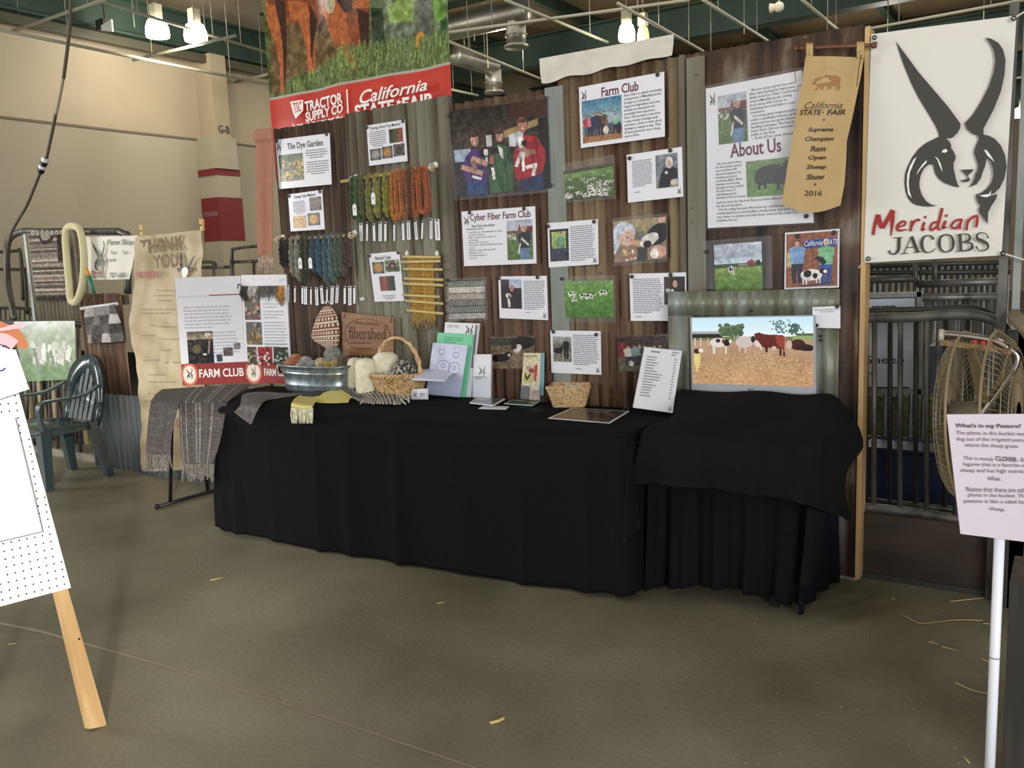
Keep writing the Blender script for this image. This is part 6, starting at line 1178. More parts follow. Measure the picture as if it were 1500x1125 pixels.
cv.ell(.04, .62, .03, .14, (226, 206, 130)); cv.ell(.04, .5, .03, .04, (60, 36, 34)); cv.ell(.075, .49, .022, .03, (232, 226, 216)); cv.line(.035, .7, .04, .82, .012, (226, 206, 140))
cv.ell(.23, .37, .075, .07, (226, 216, 206)); cv.rect(.18, .4, .2, .54, (226, 216, 206)); cv.rect(.285, .42, .3, .54, (226, 216, 206)); cv.ell(.225, .34, .02, .03, (60, 40, 36)); cv.ell(.3, .37, .03, .05, (36, 30, 34)); cv.ell(.33, .35, .012, .03, (232, 226, 216)); cv.ell(.27, .35, .012, .03, (90, 50, 40))
cv.ell(.45, .36, .075, .085, (206, 190, 184)); cv.rect(.4, .42, .415, .5, (206, 186, 176)); cv.rect(.45, .42, .465, .51, (206, 186, 176)); cv.ell(.52, .32, .016, .05, (40, 32, 34)); cv.ell(.57, .38, .04, .06, (222, 206, 196)); cv.rect(.58, .42, .592, .48, (222, 206, 196)); cv.line(.37, .32, .36, .25, .006, (206, 196, 180)); cv.line(.39, .3, .4, .25, .006, (206, 196, 180))
cv.poly([(.53, .24), (.57, .22), (.62, .25), (.76, .26), (.79, .3), (.79, .4), (.77, .46), (.6, .44), (.56, .34), (.54, .33)], (100, 38, 28)); cv.poly([(.7, .27), (.78, .28), (.79, .4), (.76, .46), (.72, .42)], (150, 66, 50)); cv.rect(.735, .44, .75, .56, (70, 26, 22)); cv.rect(.765, .44, .778, .57, (60, 22, 20)); cv.rect(.62, .42, .64, .51, (60, 26, 24)); cv.line(.785, .28, .775, .5, .006, (200, 160, 140))
cv.ell(.88, .4, .06, .08, (70, 36, 30)); cv.ell(.94, .44, .06, .05, (52, 30, 28)); cv.ell(.81, .4, .025, .06, (206, 180, 160)); cv.ell(.97, .45, .03, .04, (30, 28, 34)); cv.ell(.69, .45, .02, .03, (206, 184, 170))
q.pic(cv, (.004, .004, .996, .91), .0012, 'picture', MV('screen_picture', emit=1.0, rough=.15), tv, shade=0)
t = thing('notice', 'small white notice pinned beside the screen, lower half blank', 'notice', onY(1210, 481, sy-.02)); q = qy([(1190, 450), (1231, 448), (1231, 481), (1190, 480)], sy-.014); b = MB(); q.slab(b, -.001, 0); b.build('sheet', paper_gloss, t); b = MB(); text(b, q, 'Here is our latest video on our', (.08, .09, .95, .17), n=.001); text(b, q, 'YouTube channel', (.25, .2, .76, .27), n=.001); b.build('lettering', ink_grey, t); magnets(q, t, [(.9, .02), (.17, .88)], .009)
# ================================================================ left of the booth: low corrugated fence, paper, chair
LY = -.16
fx0, fx1 = onY(128, 560, LY)[0], onY(312, 600, LY)[0]; zsp = onY(150, 576, LY)[2]; ztp = onY(150, 430, LY)[2]
lf = thing('corrugated_fence', 'low corrugated fence beside the green chair, rusty above and blue grey below', 'fence', ((fx0+fx1)/2, LY, 0))
b = MB(); corr(b, fx0, fx0+.62, zsp-.05, ztp, LY+.012, per=.075, jag=.003); b.build('corrugated_sheet', rust3, lf, smooth=True)
b = MB(); corr(b, fx0, fx1+.1, .0, zsp, LY, per=.075, jag=.003); b.build('corrugated_sheet', blue_grey, lf, smooth=True)
for z in (.5, 1.4): b = MB(); b.box((fx0, LY+.03, z), (fx0+.62, LY+.07, z+.08)); b.build('rail', grey_wood, lf)
us = thing('corrugated_sheet', 'upper pale corrugated sheet hung on the pipe rail behind the knitted vest', 'metal sheet', onY(85, 470, LY+.05))
x0, x1 = onY(46, 400, LY+.05)[0], onY(126, 400, LY+.05)[0]; b = MB(); corr(b, x0, x1, onY(90, 469, LY+.05)[2], onY(90, 337, LY+.05)[2], LY+.05, per=.06); b.build('sheet', M('pale_corrugated', (150, 142, 122), rough=.55, metal=.2, cols=[(132, 122, 102), (164, 156, 136)], scale=(8, 8, 1)), us, smooth=True)
b = MB(); b.box((x0-.03, LY+.03, onY(90, 471, LY)[2]), (x0+.012, LY+.06, onY(90, 337, LY)[2])); b.build('edge_strip', galv, us)
# pipe panels
def pipe_panel(label, rails, bars, r=.018, mat=steel, name='pipe_panel', foot=True, rb=.011):
    P = [p for a in rails for p in a]; t = thing(name, label, 'fence panel', np.mean(P, 0)*np.array((1, 1, 0))+np.array((0, 0, min(p[2] for p in P))))
    for a in rails: b = MB(); b.tube(smooth_path(a, 6) if len(a) > 2 else a, r, 10); b.build('rail', mat, t, smooth=True)
    for a in bars: b = MB(); b.tube(a, rb, 8); b.build('bar', mat, t, smooth=True)
    if foot:
        ends = sorted([p for a in list(rails)+list(bars) for p in a], key=lambda p: p[0]); zs_ = min(p[2] for p in ends)
        for p in (ends[0], ends[-1]):
            if zs_ > .03: b = MB(); b.tube([(p[0], p[1], 0), (p[0], p[1], p[2])], rb, 8); b.build('foot_post', mat, t, smooth=True)
    return t
Y_ = LY+.09; o = lambda x, y, Y=Y_: onY(x, y, Y)
pipe_panel('grey steel pipe panel with rounded corners behind the vest and the cream scarf', [[o(22, 468), o(12, 420), o(10, 370), o(14, 350), o(32, 339), o(60, 339)], [o(60, 339), o(175, 339)], [o(175, 339), o(185, 344), o(187, 352), o(187, 430)], [o(2, 617), o(150, 617)], [o(2, 473), o(178, 476)]],
  [[o(x, 476), o(x+3, 672)] for x in (2, 14, 26, 38, 49, 60, 71, 82, 93, 104, 115)], r=.03, rb=.016)
Y2_ = 1.2; o2 = lambda x, y: onY(x, y, Y2_)
pipe_panel('farther steel pipe pen with close bars at the left edge', [[o2(-40, 452), o2(38, 452), o2(48, 462), o2(52, 480)], [o2(-40, 395), o2(28, 395), o2(36, 400), o2(40, 460)], [o2(-40, 372), o2(20, 368), o2(30, 372), o2(34, 440)]], [[o2(x, 452), o2(x+1, 500)] for x in range(-34, 48, 7)], r=.02, mat=steel_dark, rb=.01)
Y3_ = 3.2; o3 = lambda x, y: onY(x, y, Y3_)
pipe_panel('distant pipe gate showing above the display board', [[o3(284, 384), o3(312, 384), o3(315, 390)], [o3(340, 430), o3(340, 372), o3(346, 364), o3(380, 360)], [o3(338, 384), o3(384, 382)], [o3(288, 392), o3(338, 391)]], [[o3(x, 384), o3(x+1, 440)] for x in (313, 341, 372)], r=.022, mat=steel, rb=.02)
b = MB(); b.box((-9.5, LY+.06, 0), (fx0+.1, LY+.3, onY(60, 655, LY)[2]-.02)); b.build('curb', M('curb_concrete', (130, 124, 108), rough=.8, cols=[(112, 106, 92), (138, 132, 116)], scale=(3, 3, 3)), label='low concrete curb under the pipe panel behind the green chair', cat='curb')
b = MB(); b.box((-9.5, LY+.42, 0), (fx0+.4, LY+.45, .95)); b.build('board_fence', M('dark_boards', (62, 52, 42), rough=.8, cols=[(40, 32, 26), (72, 60, 46)], scale=(9, 9, 1)), label='dark board fence behind the pipe bars at left', cat='fence')
for i, x in enumerate((-9.2, -8.95, -8.7, -8.45, -8.2, -7.95, -7.7, -7.45, -7.25)):
    b = MB(); b.box((x, LY+.38, .0), (x+.07, LY+.415, 1.0)); b.build('slat', M('tan_slat', (176, 156, 116), rough=.7), label='pale tan slat behind the pipe bars at left, %s from the left' % ORD[i], cat='slat', group='tan slats behind the pipe bars')
# kraft paper banner
kp = thing('kraft_banner', 'tall crumpled brown paper banner lettered THANK YOU! ROBIN', 'banner', onY(250, 690, LY-.03))
q = Quad(onY(201, 347, LY-.03), onY(297, 337, LY-.03), onY(300, 688, LY-.03), onY(208, 690, LY-.03))
cv = Cv(90, 200, (186, 168, 132)); cv.noise(30, 8); cv.noise(16, 24); cv.grad(.0, .0001, (0, 0, 0), (0, 0, 0)) if False else None
surf(cv, lambda s, v: q(s-.1*np.sin(PI*np.clip((v-.1)/.5, 0, 1))*(1-s), v, .012*np.sin(v*22+s*3)+.01*np.sin(s*9+v*5)+.004*np.sin(s*31+v*17)+.004*np.sin(v*60-s*13)+.012), 'paper_sheet', print_matt, kp)
def kt(s, px, mat, **k):
    b = MB(); Q = qy(px, LY-.065); text(b, Q, s, (0, 0, 1, 1), n=0, **k); b.build('lettering', mat, kp)
pencil = M('pencil_grey', (132, 112, 86), rough=.8); inkb = M('faded_ink', (96, 80, 62), rough=.8)
kt('THANK', [(205, 352), (268, 344), (269, 366), (206, 372)], pencil, bold=.02); kt('YOU!', [(223, 374), (266, 368), (266, 390), (226, 394)], pencil, bold=.02); kt('ROBIN', [(200, 398), (233, 396), (232, 407), (200, 408)], ink_red, bold=.01)
Q = qy([(256, 370), (287, 370), (285, 408), (256, 408)], LY-.065); f = lambda a, c_: Q(np.array(a), np.array(c_), 0)
b = MB(); shape(b, f, [(.3, 0), (.38, .1), (.42, .6), (.28, .6)]); shape(b, f, [(1, .05), (.72, .62), (.58, .6), (.85, .2)]); shape(b, f, [(.1, .6), (.35, .58), (.3, .72), (.15, .74)]); shape(b, f, [(.65, .58), (.9, .6), (.82, .72), (.7, .72)]); b.build('sheep_sketch', ink, kp)
b = MB(); shape(b, f, [(.35, .56), (.65, .56), (.66, .8), (.55, 1), (.42, 1), (.34, .8)]); b.build('sheep_sketch', ink_white, kp)
Q = qy([(200, 420), (262, 420), (268, 600), (206, 600)], LY-.06); b = MB()
for i, (u, v, w_) in enumerate([(.5, .02, .45), (.4, .06, .6), (.5, .1, .4), (.1, .17, .8), (.1, .2, .7), (.3, .3, .2), (.5, .31, .4), (.1, .38, .3), (.5, .41, .5), (.5, .5, .3), (.1, .58, .4), (.6, .6, .4), (.2, .7, .6), (.2, .76, .7), (.2, .86, .7), (.1, .92, .8)]):
    u1_ = min(1, u+w_); g0 = u
    while g0 < u1_:
        g1 = min(u1_, g0+random.uniform(.06, .16)); n_ = max(3, int((g1-g0)*90)); ribbon(b, lambda x, y: Q(np.array(x), np.array(y), 0), [(g0+(g1-g0)*k/n_, v+.01+.005*math.sin(k*2.3)+.002*math.sin(k*1.1)) for k in range(n_+1)], .0035); g0 = g1+.025
b.build('handwriting', inkb, kp, kind='stuff')
kt('To', [(252, 612), (262, 610), (263, 625), (253, 626)], ink_red)
for x, y, c0, l in [(208, 338, (226, 190, 120), 'left'), (296, 330, (226, 210, 180), 'right')]:
    P = onY(x, y, LY-.05); t = thing('clothespin', 'wooden clothespin at the top %s corner of the brown paper' % l, 'clothespin', P)
    for s in (-1, 1): b = MB(); b.hexa([P+(s*.004-.006, -.01, -.04), P+(s*.004+.006, -.01, -.04), P+(s*.004+.006, .01, -.04), P+(s*.004-.006, .01, -.04)], [P+(s*.012-.005, -.01, .045), P+(s*.012+.005, -.01, .045), P+(s*.012+.005, .01, .045), P+(s*.012-.005, .01, .045)]); b.build('wooden_arm', M('peg_wood', c0, rough=.6), t)
    b = MB(); b.tube([P+(-.012, -.012, .0), P+(.012, -.012, 0)], .005, 6); b.build('spring', steel, t)
# small white banner
t = thing('small_banner', 'small white banner with a ram mark, shop words and a phone number', 'banner', onY(160, 410, LY-.02)); q = Quad(onY(121, 347, LY-.02), onY(203, 345, LY-.02), onY(190, 409, LY-.02), onY(131, 410, LY-.02))
cv = Cv(30, 20, (226, 222, 208)); surf(cv, lambda s, v: q(s, v, .006+.008*np.sin(s*12)), 'sheet', print_matt, t)
b = MB(); logo(b, q, (.2, .1, .45, .85), .018); b.build('emblem', logo_dark, t)
b = MB(); text(b, q, 'Farm Shop', (.5, .08, .97, .24), n=.018, bold=.01); text(b, q, 'Yarn', (.56, .33, .68, .42), n=.018); text(b, q, 'Yarn', (.78, .33, .9, .42), n=.018); text(b, q, 'Lambs', (.5, .5, .68, .58), n=.018); text(b, q, '707-688-', (.55, .84, .95, .96), n=.018); text(b, q, 'Jacobs', (.14, .88, .4, .97), n=.018); b.build('lettering', ink, t)
b = MB(); text(b, q, 'Meridian', (.12, .78, .42, .88), n=.018, shear=.2); b.build('lettering', ink_red, t)
# knitted vest
t = thing('knitted_vest', 'brown and cream striped knitted vest hanging on white rings', 'vest', onY(78, 440, LY-.04)); q = Quad(onY(43, 346, LY-.04), onY(97, 343, LY-.04), onY(101, 440, LY-.04), onY(54, 441, LY-.04))
cv = Cv(70, 110, (116, 100, 88)); r5 = np.random.default_rng(3)
for i in range(40):
    y = i/40; g = r5.uniform(60, 200); cv.rect(0, y, 1, y+.026, (g, g*.92, g*.84))
cv.put(cv.Y > .92, (50, 40, 34)); cv.put((cv.X > .8) & (cv.Y < .4), (44, 36, 32)); cv.put(((cv.X-.52)/.2)**2+((cv.Y)/.14)**2 < 1, (54, 42, 36)); cv.put(((cv.X-.52)/.12)**2+((cv.Y)/.08)**2 < 1, (150, 144, 128)); cv.noise(60, 50)
surf(cv, lambda s, v: q(s, v, .02*np.sin(PI*s)+.006*np.sin(s*16)), 'knitted_body', knit, t, thick=.012)
for i in range(7):
    P = onY(48+7*i, 341, LY-.05); b = MB(); b.tube([P+(.018*math.cos(a), .0, .018*math.sin(a)) for a in np.linspace(0, 2*PI, 12, endpoint=False)], .003, 5, closed=True); b.build('hanging_ring', white_plastic, t, smooth=True)
# cream scarf loop
b = MB(); P = [onY(x, y, LY-.09) for x, y in [(98, 335), (106, 331), (116, 336), (121, 355), (123, 385), (121, 415), (114, 438), (108, 443), (103, 437), (101, 412), (98, 380), (96, 350)]]
b.tube(smooth_path(P, 5, True), .029, 10, closed=True); b.build('cream_scarf', M('cream_knit', (222, 214, 168), rough=.95, bump=.5, bscale=(160, 160, 160), sheen=.3), smooth=True, label='cream knitted scarf looped over the pipe rail beside the vest', cat='scarf')
b = MB(); b.tube([onY(110, 334, LY-.05), onY(116, 400, LY-.05)], .022, 8); b.build('wool_roving', wool((120, 104, 88)), smooth=True, label='brown wool strand hanging inside the cream scarf loop', cat='wool')
for (a, e, m, e2, c1, c2, l) in [((126, 392), (130, 405), 0, (138, 430), (222, 160, 50), (40, 130, 104), 'yellow and green knitting needle case beside the cream scarf')]:
    t = thing('needle_case', l, 'needle case', onY(*e2, LY-.1)); b = MB(); b.tube([onY(*a, LY-.1), onY(*e, LY-.1)], [.01, .02], 8); b.build('cap', M('yellow_plastic', c1, rough=.4), t, smooth=True); b = MB(); b.tube([onY(*e, LY-.1), onY(*e2, LY-.1)], [.018, .014], 8); b.build('tube', M('green_plastic', c2, rough=.4), t, smooth=True)
# patchwork blanket on its rod
t = thing('blanket', 'grey and white checked wool blanket folded over a white rod', 'blanket', onY(150, 505, LY-.05))
b = MB(); b.tube([onY(119, 452, LY-.06), onY(172, 445, LY-.06)], .014, 8); b.build('rod', white_plastic, t, smooth=True)
q = Quad(onY(126, 452, LY-.08), onY(170, 446, LY-.08), onY(181, 500, LY-.08), onY(128, 503, LY-.08)); cv = Cv(60, 60, (112, 108, 104)); ks = [[180, 140, 150, 96], [90, 120, 84, 200], [110, 84, 100, 70], [150, 76, 190, 100]]
for i in range(4):
    for j in range(4): g = ks[i][j]; cv.rect(j/4, i/4, (j+1)/4, (i+1)/4, (g, g*.98, g*.95))
cv.noise(40, 30); surf(cv, lambda s, v: q(s, v, .03*np.sin(PI*s)*v+.012*np.sin(s*14+v*5)), 'woven_cloth', knit, t, thick=.015)
for x in (132, 166): b = MB(); b.tube(smooth_path([onY(x, 452, LY-.05), onY(x+1, 440, LY-.03), onY(x+3, 432, LY-.01)], 4), .005, 6); b.build('hanger', steel, t, smooth=True)
# green poster
t = thing('green_poster', 'glossy green banner with white crystal shapes hung on the fence behind the chair', 'banner', onY(70, 558, LY-.02)); q = Quad(onY(20, 471, LY-.02), onY(111, 470, LY-.02), onY(113, 556, LY-.02), onY(34, 559, LY-.02))
cv = Cv(100, 90, (168, 190, 160)); cv.grad(0, .2, (240, 246, 240), (196, 210, 190)); cv.grad(.2, 1, (196, 208, 186), (120, 150, 112)); cv.noise(40, 10)
for _ in range(40):
    x = random.uniform(.25, .9); y = random.uniform(.3, .6); a = random.uniform(-1, 1); g = random.uniform(200, 250); cv.poly([(x, y), (x+.05, y+.02*a), (x+.04+a*.05, y+.18), (x-.02, y+.12)], (g, g, g-8))
for x, y, l in [(.3, .45, .4), (.55, .5, .3)]: cv.line(x, y, x+.05, y+l, .05, (150, 160, 146))
cv.noise(30, 20); surf(cv, lambda s, v: q(s, v, .01*np.sin(s*8)), 'sheet', print_gloss, t)
# chair
pl = M('green_plastic_chair', (50, 66, 68), rough=.22, spec=.6, coat=.4)
ch = thing('plastic_armchair', 'dark green plastic garden armchair standing before the corrugated fence', 'chair', (-6.9, -.62, 0))
xl, xr, yf, yb, sz = -7.14, -6.66, -.86, -.4, .47
def leg(x0, y0, x1, y1, zt): 
    b = MB(); a, e = .042, .028
    b.hexa([(x0-e, y0-e, 0), (x0+e, y0-e, 0), (x0+e, y0+e, 0), (x0-e, y0+e, 0)], [(x1-a, y1-a, zt), (x1+a, y1-a, zt), (x1+a, y1+a, zt), (x1-a, y1+a, zt)]); b.build('leg', pl, ch)
leg(xl-.02, yf-.02, xl+.02, yf+.03, sz); leg(xr+.03, yf+.0, xr-.01, yf+.03, sz); leg(xl-.03, yb+.05, xl+.03, yb-.03, sz); leg(xr+.03, yb+.05, xr-.02, yb-.03, sz)
n = 16; V = []
for i in range(n+1):
    for j in range(n+1):
        s, v = i/n, j/n; x = xl-.01+(xr-xl+.02)*s; y = yf-.02+(yb-yf+.05)*v; z = sz+.02-.02*math.sin(PI*s)-.03*v+(-.035*max(0, 1-v*7)); V.append((x, y, z))
b = MB(); b.add(V, [(i*(n+1)+j, (i+1)*(n+1)+j, (i+1)*(n+1)+j+1, i*(n+1)+j+1) for i in range(n) for j in range(n)]); o_ = b.build('seat', pl, ch, smooth=True); md = o_.modifiers.new('s', 'SOLIDIFY'); md.thickness = .02; md.offset = -1
b = MB(); b.box((xl+.0, yf+.0, sz-.06), (xr-.0, yf+.015, sz)); b.box((xr-.02, yf, sz-.06), (xr-.0, yb, sz)); b.box((xl, yf, sz-.06), (xl+.02, yb, sz)); b.build('apron', pl, ch)
def arch(t_, k=0.): # t_: 0..1 around the back frame
    k = k*(1+.9*math.sin(PI*t_)) if k else 0
    a = PI*t_; cx = (xl+xr)/2; w_ = .265-k; x = cx-w_*math.cos(a)*(1 if True else 1); z = .62+(.38-k)*math.sin(a)**.75; return np.array((x, yb+.03+.14*(z-.5)+.05*(1-abs(math.cos(a))), z))
ts = np.linspace(0, 1, 33); V = []
for t_ in ts:
    o1 = arch(t_); i1 = arch(t_, .075); nrm = np.array((0, -.03, .004)); V += [o1, i1, i1-nrm, o1-nrm]
b = MB(); b.add(V, [(4*i+j, 4*i+(j+1) % 4, 4*i+4+(j+1) % 4, 4*i+4+j) for i in range(32) for j in range(4)])
for x, s in ((xl-.02, 0), (xr+.02, 1)):
    A_ = arch(s); I_ = arch(s, .075); b.hexa([A_, I_, I_+(0, .03, 0), A_+(0, .03, 0)], [A_+(0, -.06, -.2), I_+(0, -.06, -.2), I_+(0, -.03, -.2), A_+(0, -.03, -.2)])
b.build('back_frame', pl, ch, smooth=True)
for k in range(5):
    s = (k+1)/6; x = xl+.03+(xr-xl-.06)*s; top = .62+(.38-.12)*math.sin(math.acos(min(1, abs(x-(xl+xr)/2)/.22)))**.9; b = MB(); w_ = .026
    b.hexa([(x-w_, yb+.0, sz), (x+w_, yb+.0, sz), (x+w_, yb+.012, sz), (x-w_, yb+.012, sz)], [(x-w_*.8, yb+.03+.14*(top-.5)+.04, top), (x+w_*.8, yb+.03+.14*(top-.5)+.04, top), (x+w_*.8, yb+.055+.14*(top-.5)+.04, top), (x-w_*.8, yb+.055+.14*(top-.5)+.04, top)]); b.build('back_slat', pl, ch)
for x, sg in ((xl-.03, -1), (xr+.03, 1)):
    b = MB(); P = smooth_path([(x-.01*sg, yf+.02, sz-.02), (x, yf-.01, .62), (x+.01*sg, yf+.02, .685), (x+.015*sg, yf+.12, .695), (x+.01*sg, yb-.12, .70), (x-.01*sg, yb+.04, .76)], 6); prev = None; V = []
    for i, p in enumerate(P):
        d = P[min(i+1, len(P)-1)]-P[max(i-1, 0)]; d /= np.linalg.norm(d); u_ = np.array((1., 0, 0)); v_ = np.cross(d, u_); a = .03; e = .009; V += [p-u_*a-v_*e, p+u_*a-v_*e, p+u_*a+v_*e, p-u_*a+v_*e]
    b.add(V, [(4*i+j, 4*i+(j+1) % 4, 4*i+4+(j+1) % 4, 4*i+4+j) for i in range(len(P)-1) for j in range(4)]+[(3, 2, 1, 0), tuple(len(V)-4+j for j in range(4))]); b.build('armrest', pl, ch, smooth=False)

# ================================================================ foreground left: pegboard easel
PP, PN = np.array((-2.9, -2.72, 0)), np.array((1, 0, .2)); e_ = lambda x, y, k=0.: onP(x, y, PP+np.array((k, 0, 0)), PN)
ez = thing('pegboard_easel', 'white pegboard on a slanting pale wooden leg at the left foreground', 'easel', e_(148, 1066))
q = Quad(e_(-175, 480), e_(2, 480), e_(104, 861), e_(-175, 935)); PNn = PN/np.linalg.norm(PN)
peg = M('pegboard_white', (240, 240, 238), rough=.35)
b = MB(); q.slab(b, -.005, 0); b.build('board', peg, ez)
b = MB(); P0_, Pu, Pv = e_(96, 846), None, None
du = (e_(84, 852)-e_(100, 848)); du = du/np.linalg.norm(du)*.0254*1.05; dv_ = np.cross(PNn, du); dv_ = dv_ if dv_[2] > 0 else -dv_
for i in range(0, 40):
    for j in range(-2, 42):
        P = q.p[2]+du*(i+.8)+dv_*(j+.7); v_ = P-CAM; px, py = 750+F*(v_@RT)/(v_@FW), 562.5-F*(v_@UP)/(v_@FW)
        ex = 104-(861-py)*.267
        if py < 482 or px > ex-3 or px < -20 or py > 890-(px)*.28-2: continue
        b.disc(P+PNn*-.001, PNn, .0032, 8, .0015)
b.build('peg_holes', dark_metal, ez, kind='stuff')
def stick(a0, a1, e0, e1, th, nm, mat, root): # quad of pixels on the easel plane, thickened backwards
    pts = [e_(*a0), e_(*a1), e_(*e1), e_(*e0)]; b = MB(); b.hexa([p-PNn*.006 for p in pts][::-1], [p-PNn*(th+.006) for p in pts][::-1]); return b.build(nm, mat, root)
stick((67, 790), (79, 786), (133, 1068), (158, 1063), .035, 'leg', pale_wood, ez)
stick((-130, 900), (-115, 900), (-90, 1110), (-66, 1106), .035, 'leg', pale_wood, ez)
P = e_(117, 936); b = MB(); b.disc(P-PNn*.006, PNn, .004, 8, .003); b.build('screw', dark_metal, ez)
P = e_(146, 1068); b = MB(); b.tube([P-PNn*.03+(0, 0, -.008), P-PNn*.03+(0, 0, .004)], .015, 10); b.build('rubber_foot', dark_metal, ez)
t = thing('clipped_paper', 'white sheet in a thin frame taped to the pegboard', 'paper', e_(30, 780)); q2 = Quad(e_(-90, 610, .008), e_(22, 612, .008), e_(62, 779, .008), e_(-80, 812, .008)); b = MB(); q2.slab(b, -.003, 0); b.build('sheet', paper, t)
b = MB()
for a, e in ((q2.p[1], q2.p[2]), (q2.p[2], q2.p[3])): b.tube([a+PNn*.002, e+PNn*.002], .0022, 6)
b.build('frame_edge', M('grey_edge', (150, 148, 150), rough=.4), t)
t = thing('tilted_card', 'tilted white card with dark pen strokes over the pegboard top', 'card', e_(10, 585)); q2 = Quad(e_(-110, 500, .03), e_(23, 512, .03), e_(43, 570, .03), e_(-100, 618, .03)); b = MB(); q2.slab(b, -.002, 0); b.build('card', paper, t)
b = MB(); g_ = lambda x, y: e_(x, y, .034); ribbon(b, g_, smooth_path([(3, 508), (8, 507), (16, 510)], 4), 2.2); ribbon(b, g_, smooth_path([(-6, 541), (2, 543), (8, 539)], 4), 1.8); b.build('pen_stroke', M('navy_pen', (40, 40, 90), rough=.5), t)
t = thing('cardboard_cutout', 'copper brown cardboard cutout with pink felt strips at the pegboard corner', 'cutout', e_(20, 505)); b = MB()
P = [(-60, 462), (0, 470), (28, 482), (36, 492), (42, 505), (40, 510), (34, 512), (28, 510), (24, 505), (24, 498), (10, 490), (-60, 492)]; f4 = lambda x, y: e_(x, y, .045); f5 = lambda x, y: e_(x, y, .041)
shape(b, f4, P); shape(b, f5, P); k = len(P); b.add([f4(*p) for p in P]+[f5(*p) for p in P], [(i, (i+1) % k, (i+1) % k+k, i+k) for i in range(k)]); b.build('cardboard', M('copper_card', (190, 122, 82), rough=.6), t)
b = MB(); ribbon(b, lambda x, y: e_(x, y, .05), smooth_path([(-50, 488), (0, 483), (18, 479), (35, 477)], 5), [5]*8+[7]*8); ribbon(b, lambda x, y: e_(x, y, .051), smooth_path([(-40, 500), (0, 496), (14, 500), (22, 506)], 4), 16); b.build('felt_strips', M('pink_felt', (222, 180, 186), rough=.9), t)

# ================================================================ right: pipe panels, sign, fan, post
def yl(Y): return lambda x, y: onY(x, y, Y)
a = yl(.10)
def vbars(f, xs_, y0, y1, lean=0.): return [[f(x, y0), f(x+lean, y1)] for x in xs_]
def vlong(f, xs_, y0): return [[f(x, y0), f(x, y0)*np.array((1, 1, 0))] for x in xs_]
XR = onY(1436, 460, .1)[0]
pp = pipe_panel('near steel pipe gate right of the display wall with upright bars', [[a(1240, 466), a(1330, 465), a(1400, 461), a(1440, 464), a(1466, 476), a(1480, 500)], [a(1240, 740), a(1350, 752), a(1470, 772)], [a(1480, 500), a(1484, 640), a(1488, 775)]], vbars(a, (1281, 1319, 1358, 1401), 468, 756, -1), r=.024, rb=.0125)
a2 = yl(.2)
pipe_panel('second steel pipe gate close behind the near one', [[a2(1240, 456), a2(1340, 454), a2(1420, 452), a2(1456, 462)], [a2(1240, 730), a2(1450, 752)]], vbars(a2, (1269, 1304, 1342, 1385, 1417), 456, 745, -1), r=.017, rb=.012, mat=steel_dark)
a3 = yl(.9)
pipe_panel('third pipe fence behind the two near gates, with thick rails', [[a3(1240, 438), a3(1470, 434)], [a3(1240, 411), a3(1340, 408)], [a3(1344, 416), a3(1470, 412)]], [[a3(1341, 384), a3(1341, 420)], [a3(1370, 380), a3(1370, 416)]]+vlong(a3, range(1300, 1465, 19), 438), r=.022, mat=steel, rb=.013)
a4 = yl(2.6)
pipe_panel('far pipe fence with many close bars under the ram banner', [[a4(1240, 390), a4(1480, 384)], [a4(1240, 400), a4(1480, 398)]], vlong(a4, range(1250, 1480, 9), 388), r=.02, mat=steel_dark, rb=.011)
a5 = yl(5.)
pipe_panel('farthest pipe pen seen through the gates', [[a5(1240, 392), a5(1480, 389)]], vlong(a5, range(1254, 1480, 7), 392), r=.02, mat=galv, rb=.014)
cp = thing('corner_post', 'square steel corner post holding the pipe gates at the right edge', 'post', onZ(1480, 880, 0)); x0, y0_ = onY(1464, 384, .05)[0], .05
b = MB(); b.box((x0, .02, 0), (x0+.035, .06, 2.62)); b.build('upright', steel, cp); b = MB(); b.box((x0+.055, .03, 0), (x0+.085, .06, 2.62)); b.build('upright', galv, cp)
b = MB(); b.tube([onY(1486, 462, .0), onY(1512, 492, -.25)], .03, 10); b.build('cross_pipe', M('dusty_pipe', (128, 116, 92), rough=.6), smooth=True, label='dusty pipe end coming forward at the right edge above the fan', cat='pipe')
for i, (x, w_, m) in enumerate([(1492, .1, steel_dark), (1507, .09, blue_grey)]):
    P = onY(x, 560, -.02); b = MB(); b.box((P[0]-w_/2, -.05, 0), (P[0]+w_/2, -.01, 1.25)); b.build('upright_plank', m, label=['dull grey upright plank behind the fan at the right edge', 'outer blue grey upright plank at the right edge'][i], cat='plank')
# curb under the gates
z1 = onY(1340, 752, .08)[2]-.02
b = MB(); b.box((WX0+3.93, .06, 0), (.6, .1, z1)); b.build('curb_board', M('dark_brown_board', (58, 46, 36), rough=.8, cols=[(40, 32, 26), (66, 52, 40)], scale=(2, 2, 6)), label='dark brown board along the floor under the pipe gates', cat='board')
b = MB(); b.box((-.85, .05, 0), (.6, .055, .03)); b.build('floor_rail', steel_dark, label='narrow metal strip at the foot of the brown board', cat='rail')
